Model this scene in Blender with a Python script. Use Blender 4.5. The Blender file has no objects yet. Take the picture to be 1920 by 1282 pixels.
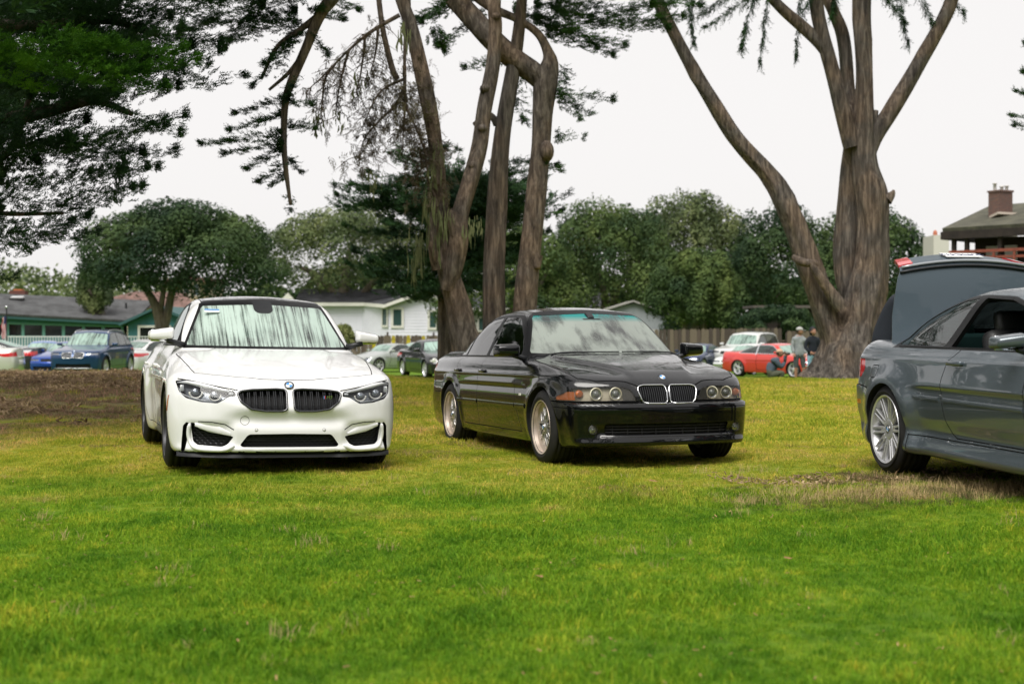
import bpy, bmesh, numpy as np, random, time, itertools
from math import pi, sin, cos, tan, radians, sqrt, atan2, exp, hypot
from mathutils import Vector, Matrix, Euler
random.seed(7); rng = np.random.default_rng(11)
T0 = time.time()
scene = bpy.context.scene
C = scene.collection
# ------------------------------------------------------------------ camera (50 mm lens at 1.2 m above the lawn)
FPX = 2664.0; HOR = 614.0; CAMZ = 1.2
cam_d = bpy.data.cameras.new('camera'); cam = bpy.data.objects.new('camera', cam_d); C.objects.link(cam)
cam_d.sensor_width = 36.0; cam_d.lens = FPX/1920*36
cam.location = (0, 0, CAMZ); cam.rotation_euler = (radians(90)-atan2(641-HOR, FPX), 0, 0)
cam_d.clip_start = .1; cam_d.clip_end = 3000
cam_d.dof.use_dof = True; cam_d.dof.focus_distance = 12.0; cam_d.dof.aperture_fstop = 2.5
scene.camera = cam
# ------------------------------------------------------------------ overcast sky and a very soft sun
SUN_EL, SUN_AZ = radians(58), radians(200)
world = bpy.data.worlds.new('World'); scene.world = world; world.use_nodes = True
wt = world.node_tree; bg = wt.nodes['Background']
sky = wt.nodes.new('ShaderNodeTexSky'); sky.sky_type = 'NISHITA'; sky.sun_disc = False
sky.sun_elevation = SUN_EL; sky.sun_rotation = SUN_AZ; sky.altitude = 10; sky.air_density = 1; sky.dust_density = 3
hsv = wt.nodes.new('ShaderNodeHueSaturation'); hsv.inputs['Saturation'].default_value = .12; hsv.inputs['Value'].default_value = 1.0
mx = wt.nodes.new('ShaderNodeMix'); mx.data_type = 'RGBA'; mx.inputs[0].default_value = .93
wt.links.new(sky.outputs[0], hsv.inputs['Color']); wt.links.new(hsv.outputs[0], mx.inputs[6])
mx.inputs[7].default_value = (3.85, 3.76, 3.72, 1)          # the closed cloud layer
wt.links.new(mx.outputs[2], bg.inputs['Color']); bg.inputs['Strength'].default_value = .1
sun_d = bpy.data.lights.new('sun', 'SUN'); sun = bpy.data.objects.new('sun', sun_d); C.objects.link(sun)
sun_d.energy = 1.5; sun_d.angle = radians(38); sun_d.color = (1, .965, .91)
sd = Vector((sin(SUN_AZ)*cos(SUN_EL), cos(SUN_AZ)*cos(SUN_EL), sin(SUN_EL)))   # direction towards the sun
sun.rotation_euler = sd.to_track_quat('Z', 'Y').to_euler()
scene.view_settings.view_transform = 'Standard'; scene.view_settings.look = 'None'
scene.view_settings.gamma = 1; scene.view_settings.use_curve_mapping = False
scene.view_settings.exposure = 1.28
scene.cycles.max_bounces = 6; scene.cycles.transparent_max_bounces = 16; scene.cycles.use_denoising = True
scene.cycles.caustics_reflective = False; scene.cycles.caustics_refractive = False
def W3(px, py, d):
    """world point seen at photo pixel (px, py) at distance d"""
    return np.array([(px-960)*d/FPX, d, CAMZ-(py-HOR)*d/FPX])
# ------------------------------------------------------------------ helpers
def link(o, parent=None):
    C.objects.link(o)
    if parent is not None: o.parent = parent
    return o
def tag(o, label=None, cat=None, group=None, kind=None):
    if label: o['label'] = label
    if cat: o['category'] = cat
    if group: o['group'] = group
    if kind: o['kind'] = kind
    return o
def empty(name, loc=(0,0,0), rz=0.0):
    o = bpy.data.objects.new(name, None); o.location = loc; o.rotation_euler = (0,0,rz); o.empty_display_size = .2
    return link(o)
def mobj(name, V, F, mats, parent=None, mi=None, smooth=True, normals=None, loc=None, rot=None):
    """one mesh object; mats: material or list; mi: material index per face; normals: per-vertex custom normals"""
    me = bpy.data.meshes.new(name)
    V = np.asarray(V, dtype=np.float32).reshape(-1, 3)
    if isinstance(F, np.ndarray): cnt = np.full(len(F), F.shape[1], np.int32); fl = F.ravel().astype(np.int32)
    else: cnt = np.fromiter(map(len, F), np.int32, len(F)); fl = np.fromiter(itertools.chain.from_iterable(F), np.int32, int(cnt.sum()))
    me.vertices.add(len(V)); me.vertices.foreach_set('co', V.ravel()); me.loops.add(len(fl)); me.loops.foreach_set('vertex_index', fl)
    me.polygons.add(len(cnt)); me.polygons.foreach_set('loop_start', np.r_[0, np.cumsum(cnt)[:-1]].astype(np.int32)); me.update(calc_edges=True)
    if not isinstance(mats, (list, tuple)): mats = [mats]
    for m in mats: me.materials.append(m)
    if mi is not None: me.polygons.foreach_set('material_index', np.asarray(mi, dtype=np.int32))
    if isinstance(smooth, bool):
        me.polygons.foreach_set('use_smooth', np.full(len(me.polygons), smooth, dtype=bool))
    else:
        me.polygons.foreach_set('use_smooth', np.asarray(smooth, dtype=bool))
    me.update()
    if normals is not None:
        lv = np.empty(len(me.loops), dtype=np.int32); me.loops.foreach_get('vertex_index', lv)
        nn = np.asarray(normals)[lv] if len(normals) == len(me.vertices) else np.asarray(normals)
        me.normals_split_custom_set(nn.tolist())
    o = bpy.data.objects.new(name, me)
    if loc is not None: o.location = loc
    if rot is not None: o.rotation_euler = rot
    return link(o, parent)
def inst(name, me, parent=None, loc=(0,0,0), rot=(0,0,0), sc=(1,1,1)):
    o = bpy.data.objects.new(name, me); o.location = loc; o.rotation_euler = rot; o.scale = sc
    return link(o, parent)
class MB:
    """collects primitive shapes into one mesh"""
    def __init__(s): s.V = []; s.F = []; s.M = []; s.n = 0
    def add(s, V, F, m=0):
        s.V.extend([tuple(v) for v in V]); s.F.extend([[i + s.n for i in f] for f in F]); s.M.extend([m]*len(F)); s.n += len(V); return s
    def box(s, c, d, m=0, rz=0.0, rx=0.0, ry=0.0):
        x, y, z = [k/2 for k in d]
        P = np.array([(-x,-y,-z),(x,-y,-z),(x,y,-z),(-x,y,-z),(-x,-y,z),(x,-y,z),(x,y,z),(-x,y,z)])
        if rx: P = P @ rotm('x', rx).T
        if ry: P = P @ rotm('y', ry).T
        if rz: P = P @ rotm('z', rz).T
        return s.add(P + np.array(c), [(0,3,2,1),(4,5,6,7),(0,1,5,4),(1,2,6,5),(2,3,7,6),(3,0,4,7)], m)
    def rbox(s, c, d, r=.02, m=0, rz=0.0, rx=0.0, ry=0.0, n=2):
        """rounded box: superellipsoid-like box with bevelled edges"""
        bm = bmesh.new(); bmesh.ops.create_cube(bm, size=1)
        for v in bm.verts: v.co = Vector((v.co.x*d[0], v.co.y*d[1], v.co.z*d[2]))
        r = min(r, .49*min(d))
        bmesh.ops.bevel(bm, geom=list(bm.edges), offset=r, segments=n, profile=.5, affect='EDGES')
        bm.verts.ensure_lookup_table(); bm.verts.index_update()
        P = np.array([v.co[:] for v in bm.verts]); F = [[v.index for v in f.verts] for f in bm.faces]; bm.free()
        if rx: P = P @ rotm('x', rx).T
        if ry: P = P @ rotm('y', ry).T
        if rz: P = P @ rotm('z', rz).T
        return s.add(P + np.array(c), F, m)
    def prism(s, poly, axis, a, b, m=0):
        """poly of 2D points extruded along axis from a to b (axis 'x': (y,z); 'y': (x,z); 'z': (x,y))"""
        n = len(poly)
        def P(p, t): return {'x': (t, p[0], p[1]), 'y': (p[0], t, p[1]), 'z': (p[0], p[1], t)}[axis]
        V = [P(p, a) for p in poly] + [P(p, b) for p in poly]
        F = [list(range(n))[::-1], list(range(n, 2*n))] + [(i, (i+1) % n, n+(i+1) % n, n+i) for i in range(n)]
        return s.add(V, F, m)
    def tube(s, P, R, n=8, m=0, cap=True):
        V, F = tube_mesh(P, R, n, cap); return s.add(V, F, m)
    def lathe(s, prof, n=32, c=(0,0,0), axis='y', m=0, close=False):
        """prof: (radius, along-axis) pairs"""
        V = []; k = len(prof)
        for i in range(n):
            a = 2*pi*i/n; ca, sa = cos(a), sin(a)
            for r, h in prof:
                if axis == 'y': V.append((c[0]+r*ca, c[1]+h, c[2]+r*sa))
                elif axis == 'z': V.append((c[0]+r*ca, c[1]+r*sa, c[2]+h))
                else: V.append((c[0]+h, c[1]+r*ca, c[2]+r*sa))
        F = []
        for i in range(n):
            j = (i+1) % n
            for q in range(k-1 if not close else k):
                q2 = (q+1) % k
                F.append((i*k+q, j*k+q, j*k+q2, i*k+q2))
        return s.add(V, F, m)
    def sphere(s, c, r, m=0, n=12, k=8):
        r = (r, r, r) if not isinstance(r, (tuple, list)) else r
        V = [(c[0], c[1], c[2]+r[2])]
        for i in range(1, k):
            t = pi*i/k
            for j in range(n): V.append((c[0]+r[0]*sin(t)*cos(2*pi*j/n), c[1]+r[1]*sin(t)*sin(2*pi*j/n), c[2]+r[2]*cos(t)))
        V.append((c[0], c[1], c[2]-r[2])); F = []
        for j in range(n): F.append((0, 1+j, 1+(j+1) % n))
        for i in range(k-2):
            for j in range(n):
                a = 1+i*n+j; b = 1+i*n+(j+1) % n; F.append((a, a+n, b+n, b))
        q = len(V)-1; b0 = 1+(k-2)*n
        for j in range(n): F.append((b0+j, q, b0+(j+1) % n))
        return s.add(V, F, m)
    def build(s, name, mats, parent=None, smooth=False, **kw):
        o = mobj(name, s.V, s.F, mats, parent, mi=s.M, smooth=smooth, **kw)
        return o
    def mesh(s, name, mats, smooth=False):
        o = s.build(name, mats, None, smooth); me = o.data; bpy.data.objects.remove(o); return me
def auto_smooth(o, ang=35):
    me = o.data
    me.polygons.foreach_set('use_smooth', np.ones(len(me.polygons), dtype=bool))
    try: me.set_sharp_from_angle(angle=radians(ang))
    except Exception: pass
    return o
def rotm(ax, a):
    c, s = cos(a), sin(a)
    return np.array({'x': [[1,0,0],[0,c,-s],[0,s,c]], 'y': [[c,0,s],[0,1,0],[-s,0,c]], 'z': [[c,-s,0],[s,c,0],[0,0,1]]}[ax])
def tube_mesh(P, R, n=8, cap=True):
    P = np.asarray(P, float); k = len(P); R = np.broadcast_to(np.asarray(R, float), (k,))
    T = np.gradient(P, axis=0); T /= np.linalg.norm(T, axis=1)[:, None] + 1e-12
    u = np.cross(T[0], (0,0,1.0)); 
    if np.linalg.norm(u) < .1: u = np.cross(T[0], (1.0,0,0))
    V = []
    for i in range(k):
        u = u - T[i]*np.dot(u, T[i]); u /= np.linalg.norm(u) + 1e-12; w = np.cross(T[i], u)
        for j in range(n):
            a = 2*pi*j/n; V.append(P[i] + R[i]*(cos(a)*u + sin(a)*w))
    F = [(i*n+j, i*n+(j+1) % n, (i+1)*n+(j+1) % n, (i+1)*n+j) for i in range(k-1) for j in range(n)]
    if cap: F += [list(range(n))[::-1], list(range((k-1)*n, k*n))]
    return V, F
def spline(pts, n=8):
    """Catmull-Rom through nD points, n samples per span"""
    P = np.asarray(pts, float); Q = np.vstack([2*P[0]-P[1], P, 2*P[-1]-P[-2]]); out = []
    for i in range(len(P)-1):
        a, b, c, d = Q[i:i+4]
        for t in np.linspace(0, 1, n, endpoint=False):
            out.append(.5*((2*b)+(c-a)*t+(2*a-5*b+4*c-d)*t*t+(3*b-a-3*c+d)*t**3))
    out.append(P[-1]); return np.array(out)
def curve(*pts):
    """smooth 1D function through (t, value) pairs (shape-preserving cubic), constant slope outside"""
    p = sorted(pts); x = np.array([a for a, b in p], float); y = np.array([b for a, b in p], float)
    h = np.diff(x); d = np.diff(y)/h; m = np.zeros(len(x))
    for i in range(1, len(x)-1):
        if d[i-1]*d[i] > 0:
            w1, w2 = 2*h[i]+h[i-1], h[i]+2*h[i-1]; m[i] = (w1+w2)/(w1/d[i-1]+w2/d[i])
    m[0] = d[0]; m[-1] = d[-1]
    X = np.linspace(x[0], x[-1], 600); k = np.clip(np.searchsorted(x, X, side='right')-1, 0, len(x)-2)
    t = (X-x[k])/h[k]
    Y = (2*t**3-3*t*t+1)*y[k]+(t**3-2*t*t+t)*h[k]*m[k]+(-2*t**3+3*t*t)*y[k+1]+(t**3-t*t)*h[k]*m[k+1]
    X = np.concatenate([[x[0]-1], X, [x[-1]+1]]); Y = np.concatenate([[y[0]-m[0]], Y, [y[-1]+m[-1]]])
    return lambda v: np.interp(v, X, Y)
def roundpoly(pts, r=.02, n=4):
    """round the corners of a closed 2D polygon; r may be a number or one per corner"""
    P = np.asarray(pts, float); k = len(P); out = []
    rr = [r]*k if np.isscalar(r) else r
    for i in range(k):
        a, b, c = P[i-1], P[i], P[(i+1) % k]; u = a-b; v = c-b; lu, lv = np.linalg.norm(u), np.linalg.norm(v)
        q = min(rr[i], .45*lu, .45*lv)
        if q < 1e-4: out.append(b); continue
        s, e = b+u/lu*q, b+v/lv*q
        for t in np.linspace(0, 1, n+1): out.append((1-t)**2*s+2*t*(1-t)*b+t*t*e)
    return np.array(out)
def strip(pts, w):
    """closed polygon of a band of width w along an open polyline"""
    P = np.asarray(pts, float); T = np.gradient(P, axis=0); T /= np.linalg.norm(T, axis=1)[:, None]
    Nn = np.stack([-T[:, 1], T[:, 0]], 1)*w/2
    return np.vstack([P+Nn, (P-Nn)[::-1]])
def grow(poly, d):
    P = np.asarray(poly, float); n = len(P)
    area = .5*np.sum(P[:, 0]*np.roll(P[:, 1], -1)-np.roll(P[:, 0], -1)*P[:, 1]); s = 1 if area > 0 else -1
    out = []
    for i in range(n):
        a = P[i]-P[i-1]; b = P[(i+1) % n]-P[i]; a /= np.linalg.norm(a)+1e-9; b /= np.linalg.norm(b)+1e-9
        na = np.array([a[1], -a[0]]); nb = np.array([b[1], -b[0]]); m = na+nb; L = np.dot(m, m)
        m = na if L < .2 else m*2/L
        out.append(P[i]+s*d*m)
    return np.array(out)
def inpoly(P, poly):
    x, y = P[:, 0], P[:, 1]; r = np.zeros(len(P), bool); Q = np.asarray(poly); n = len(Q)
    for i in range(n):
        x1, y1 = Q[i]; x2, y2 = Q[(i+1) % n]
        if y1 == y2: continue
        c = ((y1 > y) != (y2 > y)) & (x < (x2-x1)*(y-y1)/(y2-y1)+x1); r ^= c
    return r
def circle(c, r, n=28, r2=None):
    return np.array([(c[0]+r*cos(2*pi*i/n), c[1]+(r2 or r)*sin(2*pi*i/n)) for i in range(n)])
def smax(a, b, k):
    h = np.maximum(k-np.abs(a-b), 0)/k; return np.maximum(a, b)+h*h*k*.25
def smin(a, b, k): return -smax(-a, -b, k)
def sstep(a, b, x):
    t = np.clip((x-a)/(b-a), 0, 1); return t*t*(3-2*t)
def vnoise(p, seed=0):
    """cheap smooth value noise on (n,3) points, range -1..1"""
    p = np.asarray(p, float); i = np.floor(p).astype(np.int64); f = p-i; f = f*f*(3-2*f); out = 0
    def h(a):
        n = (a[:, 0]*374761393+a[:, 1]*668265263+a[:, 2]*2147483647+seed*1274126177) & 0xffffffff
        n = ((n ^ (n >> 13))*1274126177) & 0xffffffff; return ((n ^ (n >> 16)) & 0xffff)/32767.5-1
    for dx in (0, 1):
        for dy in (0, 1):
            for dz in (0, 1):
                w = (f[:, 0] if dx else 1-f[:, 0])*(f[:, 1] if dy else 1-f[:, 1])*(f[:, 2] if dz else 1-f[:, 2])
                out = out+w*h(i+np.array([dx, dy, dz]))
    return out

# ------------------------------------------------------------------ materials
def mat(name, col, rough=.6, metal=0, coat=0, spec=.5, alpha=None, **kw):
    m = bpy.data.materials.new(name); m.use_nodes = True; nt = m.node_tree; b = nt.nodes['Principled BSDF']
    b.inputs['Base Color'].default_value = (*col, 1); b.inputs['Roughness'].default_value = rough
    b.inputs['Metallic'].default_value = metal; b.inputs['Coat Weight'].default_value = coat
    b.inputs['Coat Roughness'].default_value = kw.get('cr', .03); b.inputs['Specular IOR Level'].default_value = spec
    return m
def nd(nt, t, **kw):
    n = nt.nodes.new(t)
    for k, v in kw.items():
        if k in n.inputs: n.inputs[k].default_value = v
        else: setattr(n, k, v)
    return n
def ramp(nt, fac, stops):
    n = nt.nodes.new('ShaderNodeValToRGB'); cr = n.color_ramp
    while len(cr.elements) < len(stops): cr.elements.new(.5)
    for e, (p, c) in zip(cr.elements, stops):
        e.position = p; e.color = (*c, 1) if len(c) == 3 else c
    nt.links.new(fac, n.inputs[0]); return n
def noise(nt, vec, scale, detail=4, rough=.55, dist=0):
    n = nd(nt, 'ShaderNodeTexNoise'); n.inputs['Scale'].default_value = scale; n.inputs['Detail'].default_value = detail
    n.inputs['Roughness'].default_value = rough; n.inputs['Distortion'].default_value = dist
    if vec is not None: nt.links.new(vec, n.inputs['Vector'])
    return n
def mapping(nt, vec, sc=(1,1,1), loc=(0,0,0)):
    n = nd(nt, 'ShaderNodeMapping'); n.inputs['Scale'].default_value = sc; n.inputs['Location'].default_value = loc
    nt.links.new(vec, n.inputs['Vector']); return n.outputs[0]
def mixc(nt, fac, a, b, mode='MIX'):
    n = nt.nodes.new('ShaderNodeMix'); n.data_type = 'RGBA'; n.blend_type = mode
    for s, v in ((0, fac), (6, a), (7, b)):
        if hasattr(v, 'links') or hasattr(v, 'is_linked'): nt.links.new(v, n.inputs[s])
        elif s == 0: n.inputs[0].default_value = v
        else: n.inputs[s].default_value = (*v, 1) if len(v) == 3 else v
    return n.outputs[2]
def mathn(nt, op, a, b=None, clamp=False):
    n = nt.nodes.new('ShaderNodeMath'); n.operation = op; n.use_clamp = clamp
    for i, v in enumerate((a, b)):
        if v is None: continue
        if hasattr(v, 'is_linked'): nt.links.new(v, n.inputs[i])
        else: n.inputs[i].default_value = v
    return n.outputs[0]
def bump(nt, h, strength=.3, dist=.01):
    n = nt.nodes.new('ShaderNodeBump'); n.inputs['Strength'].default_value = strength; n.inputs['Distance'].default_value = dist
    nt.links.new(h, n.inputs['Height']); nt.links.new(n.outputs[0], nt.nodes['Principled BSDF'].inputs['Normal']); return n
def geo_pos(nt): return nt.nodes.new('ShaderNodeNewGeometry').outputs['Position']
def obj_co(nt): return nt.nodes.new('ShaderNodeTexCoord').outputs['Object']
def var_mat(name, stops, scale=3, rough=.8, sc=(1,1,1), bs=.4, bd=.01, bscale=None, detail=6, pos=False, spec=.3, metal=0):
    """material whose colour wanders through the given stops by noise, with fine relief"""
    m = mat(name, stops[0][1], rough, metal, spec=spec); nt = m.node_tree
    co = mapping(nt, geo_pos(nt) if pos else obj_co(nt), sc)
    n = noise(nt, co, scale, detail); r = ramp(nt, n.outputs[0], stops)
    nt.links.new(r.outputs[0], nt.nodes['Principled BSDF'].inputs['Base Color'])
    if bs: 
        n2 = noise(nt, co, bscale or scale*4, 6); bump(nt, n2.outputs[0], bs, bd)
    return m
# ------------------------------------------------------------------ car bodies: an implicit surface, cut along panel outlines
def body_fn(s):
    """signed field of a car body, metres; x forward from the front axle, y sideways, z up"""
    Wp, S, T, Ff, Rr, B = s['plan'], s['section'], s['top'], s['front'], s['rear'], s['bottom']
    Pf, Pr = s['pfront'], s['prear']; cr = s.get('crown', .05); roof = s['roof']; gw = s['gwidth']; tb = s.get('tumble', .42)
    zb = s.get('zbelt', .95); hw = s['hw']; WB = s['wb']; ex = s.get('extra'); rc = s.get('roofcrown', .05); gk = s.get('gk', .10)
    wc, rr = s.get('wscurve', .30), s.get('rwcurve', .22); ush = s.get('union', .03); sk = s.get('shoulder', .09)
    FA, RA = s.get('flare_f', (.03, .40, .13)), s.get('flare_r', (.04, .40, .15)); wz = s['wr']
    def f(x, y, z):
        ya = np.abs(y)
        w = Wp(x)-S(z)
        for (A, r0, sg), xa in ((FA, 0.0), (RA, -WB)):
            r = np.sqrt((x-xa)**2+((z-wz)*.95)**2)
            w = w+A*np.exp(-(np.maximum(r-r0, 0)/sg)**2)*sstep(wz+.62, wz+.35, z)
        top = T(x)-cr*(ya/hw)**2.6
        if ex: w, top = ex(x, ya, z, w, top)
        a = smax(ya-w, z-top, sk)
        ff = Ff(z)-Pf(ya)
        if 'fx' in s: ff = ff+s['fx'](ya, z)
        a = smax(a, x-ff, s.get('kf', .05))
        a = smax(a, (Rr(z)+Pr(ya))-x, s.get('kr', .06))
        a = smax(a, B(x)-z, .04)
        rz = roof(x+wc*ya**2*sstep(s['peak']+.4, s['peak']+.9, x)-rr*ya**2*sstep(s['peak']-.4, s['peak']-.9, x))-rc*(ya/.55)**2
        g = smax(ya-(gw(x)-tb*(z-zb)), (z-rz)*.85, gk)
        g = smax(g, zb-.25-z, .02)
        return smin(a, g, ush)
    return f
def fgrad(f, P, h=.003):
    g = np.empty_like(P)
    for k in range(3):
        d = np.zeros(3); d[k] = h; a, b = P+d, P-d
        g[:, k] = (f(a[:, 0], a[:, 1], a[:, 2])-f(b[:, 0], b[:, 1], b[:, 2]))/(2*h)
    return g
def surface_nets(f, lo, hi, h):
    ax = [np.arange(l, u+h, h) for l, u in zip(lo, hi)]
    X, Y, Z = np.meshgrid(*ax, indexing='ij'); v = f(X, Y, Z).astype(np.float32); s = v < 0
    nx, ny, nz = [n-1 for n in v.shape]
    cnt = np.zeros((nx, ny, nz), np.float32); acc = np.zeros((nx, ny, nz, 3), np.float32)
    cor = [(i, j, k) for i in (0, 1) for j in (0, 1) for k in (0, 1)]
    sl = lambda c: (slice(c[0], c[0]+nx), slice(c[1], c[1]+ny), slice(c[2], c[2]+nz))
    for a in cor:
        for d in range(3):
            if a[d]: continue
            b = list(a); b[d] = 1; va, vb = v[sl(a)], v[sl(b)]; m = (va < 0) != (vb < 0)
            t = np.where(m, va/np.where(m, va-vb, 1), 0)
            for k in range(3): acc[..., k] += np.where(m, a[k]+(t if k == d else 0), 0)
            cnt += m
    act = cnt > 0; idx = -np.ones(act.shape, np.int64); I = np.argwhere(act); idx[act] = np.arange(len(I))
    P = (I+acc[act]/cnt[act][:, None])*h+np.array(lo)
    F = []
    for d in range(3):
        o = [1, 1, 1]; o[d] = 0; e = [0, 0, 0]; e[d] = 1
        A = s[o[0]:nx+(0 if d == 0 else 0)+0 or None, :, :] if 0 else None
        r = [slice(1, n) if k != d else slice(0, n) for k, n in enumerate((nx, ny, nz))]
        r2 = [slice(1, n) if k != d else slice(1, n+1) for k, n in enumerate((nx, ny, nz))]
        sa, sb = s[tuple(r)], s[tuple(r2)]; u, w = [k for k in range(3) if k != d]
        for sign in (0, 1):
            M = np.argwhere((sa & ~sb) if sign == 0 else (~sa & sb))+np.array([0 if k == d else 1 for k in range(3)])
            if not len(M): continue
            def at(du, dw):
                q = M.copy(); q[:, u] -= du; q[:, w] -= dw; return idx[q[:, 0], q[:, 1], q[:, 2]]
            Q = np.stack([at(0, 0), at(1, 0), at(1, 1), at(0, 1)], 1)
            flip = (sign == 0) ^ (d == 1)
            F.append(Q if flip else Q[:, ::-1])
    F = np.vstack(F); F = F[(F >= 0).all(1)]
    for it in range(4):
        g = fgrad(f, P); val = f(P[:, 0], P[:, 1], P[:, 2]); st = (val/np.maximum((g*g).sum(1), .05))[:, None]*g
        L = np.linalg.norm(st, axis=1)[:, None]; st *= np.minimum(1, .5*h/np.maximum(L, 1e-9)); P = P-st
    return P, F
PROJ = {'side': (0, 2, 1), 'front': (1, 2, 0), 'rear': (1, 2, 0), 'top': (0, 1, 2)}
class Shell:
    """half a body shell as plain polygons that outlines can be cut into"""
    def __init__(s, f, lo, hi, h):
        s.f = f; P, F = surface_nets(f, (lo[0], -h*1.5, lo[2]), hi, h)
        bm = bmesh.new(); vs = [bm.verts.new(p) for p in P]
        for q in F:
            try: bm.faces.new([vs[i] for i in q])
            except ValueError: pass
        bmesh.ops.bisect_plane(bm, geom=list(bm.verts)+list(bm.edges)+list(bm.faces), plane_co=(0,0,0), plane_no=(0,1,0), clear_inner=True, dist=1e-4)
        for v in bm.verts:
            if abs(v.co.y) < 2e-4: v.co.y = 0
        bm.verts.index_update(); bm.normal_update()
        s.P = [tuple(v.co) for v in bm.verts]; s.F = [[v.index for v in f.verts] for f in bm.faces]
        s.nrm = [tuple(f.normal) for f in bm.faces]; s.cen = [tuple(f.calc_center_median()) for f in bm.faces]; s.L = [0]*len(s.F); bm.free()
        s.split = {}; s.names = ['body']; s.meta = {}
    def centers(s): return np.array(s.cen)
    def _c(s, F):
        n = len(F); P = s.P; return (sum(P[v][0] for v in F)/n, sum(P[v][1] for v in F)/n, sum(P[v][2] for v in F)/n)
    def _mask(s, proj, rng_, C_):
        xr, yr, zr, nmin = rng_; k = PROJ[proj][2]; sg = -1 if proj == 'rear' else 1; N = np.array(s.nrm)
        return (N[:, k]*sg >= nmin) & (C_[:, 0] >= xr[0]) & (C_[:, 0] <= xr[1]) & (C_[:, 1] >= yr[0]) & (C_[:, 1] <= yr[1]) & (C_[:, 2] >= zr[0]) & (C_[:, 2] <= zr[1])
    def expand(s, fi):
        F = s.F[fi]; out = []; n = len(F); sp = s.split; hit = False
        for i in range(n):
            a, b = F[i], F[(i+1) % n]; out.append(a)
            if ((a, b) if a < b else (b, a)) in sp:
                hit = True; st = [(a, b)]; seq = []
                def rec(p, q):
                    m = sp.get((p, q) if p < q else (q, p))
                    if m is None: return
                    rec(p, m); seq.append(m); rec(m, q)
                rec(a, b); out += seq
        if hit: s.F[fi] = out
    def knife(s, poly, proj, mask):
        """cut the polygon's outline into the faces of the mask"""
        a, b, _ = PROJ[proj]; poly = np.asarray(poly, float); P = s.P; lo, hi = poly.min(0)-1e-3, poly.max(0)+1e-3
        def bb(fi):
            u = [P[v][a] for v in s.F[fi]]; w = [P[v][b] for v in s.F[fi]]; return min(u), max(u), min(w), max(w)
        cand = {}
        for fi in np.nonzero(mask)[0]:
            fi = int(fi); q = bb(fi)
            if q[1] < lo[0] or q[0] > hi[0] or q[3] < lo[1] or q[2] > hi[1]: continue
            cand[fi] = q
        m = len(poly)
        for i in range(m):
            p, q = poly[i], poly[(i+1) % m]; d = q-p; L = float(np.hypot(*d))
            if L < 1e-5: continue
            px, py = float(p[0]), float(p[1]); n0, n1 = -float(d[1])/L, float(d[0])/L
            x0, x1 = sorted((px, float(q[0]))); y0, y1 = sorted((py, float(q[1]))); e = 1e-4
            for fi in [k for k, t in cand.items() if t[1] >= x0-e and t[0] <= x1+e and t[3] >= y0-e and t[2] <= y1+e]:
                dd = [(P[v][a]-px)*n0+(P[v][b]-py)*n1 for v in s.F[fi]]
                if min(dd) > -1e-5 or max(dd) < 1e-5: continue
                s.expand(fi); F = s.F[fi]; dd = [(P[v][a]-px)*n0+(P[v][b]-py)*n1 for v in F]
                A, B = [], []; n = len(F)
                for j in range(n):
                    v, dv = F[j], dd[j]; w, dw = F[(j+1) % n], dd[(j+1) % n]
                    if abs(dv) <= 1e-5: A.append(v); B.append(v); continue
                    (A if dv > 0 else B).append(v)
                    if abs(dw) > 1e-5 and (dv > 0) != (dw > 0):
                        t = dv/(dv-dw); V0, V1 = P[v], P[w]; P.append((V0[0]+(V1[0]-V0[0])*t, V0[1]+(V1[1]-V0[1])*t, V0[2]+(V1[2]-V0[2])*t))
                        k = len(P)-1; s.split[(v, w) if v < w else (w, v)] = k; A.append(k); B.append(k)
                if len(A) < 3 or len(B) < 3: continue
                s.F[fi] = A; s.F.append(B); s.nrm.append(s.nrm[fi]); s.L.append(s.L[fi]); g = len(s.F)-1; s.cen[fi] = s._c(A); s.cen.append(s._c(B))
                cand[fi] = bb(fi); cand[g] = bb(g)
    def region(s, name, poly, proj='side', nmin=.25, x=(-9, 9), y=(-9, 9), z=(-9, 9), over=(), gap=0, **meta):
        """cut an outline into the shell and give the faces inside it a label"""
        a, b, _ = PROJ[proj]; rg = (x, y, z, nmin)
        if name not in s.names: s.names.append(name)
        L = s.names.index(name); G = 0
        if gap:
            if 'panel_gap' not in s.names: s.names.append('panel_gap')
            G = s.names.index('panel_gap'); outer, inner = grow(poly, gap/2), grow(poly, -gap/2)
            s.knife(outer, proj, s._mask(proj, rg, s.centers())); s.knife(inner, proj, s._mask(proj, rg, s.centers()))
        else: outer = inner = np.asarray(poly, float); s.knife(outer, proj, s._mask(proj, rg, s.centers()))
        allow = [0]+[s.names.index(o) for o in over if o in s.names]
        c = s.centers(); m = s._mask(proj, rg, c) & np.isin(np.array(s.L), allow); ix = np.nonzero(m)[0]; c = c[ix][:, [a, b]]
        io, ii = inpoly(c, outer), inpoly(c, inner)
        for f, o, i in zip(ix, io, ii):
            if i: s.L[f] = L
            elif o and G: s.L[f] = G
    def arrays(s):
        for fi in range(len(s.F)): s.expand(fi)
        s.V = np.array(s.P); s.Fc = s.F; s.lab = np.array(s.L); g = fgrad(s.f, s.V)
        s.N = g/np.maximum(np.linalg.norm(g, axis=1), 1e-9)[:, None]; s.N[s.V[:, 1] == 0, 1] = 0
        s.FN = np.array(s.nrm); s.FC = s.centers()
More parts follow.
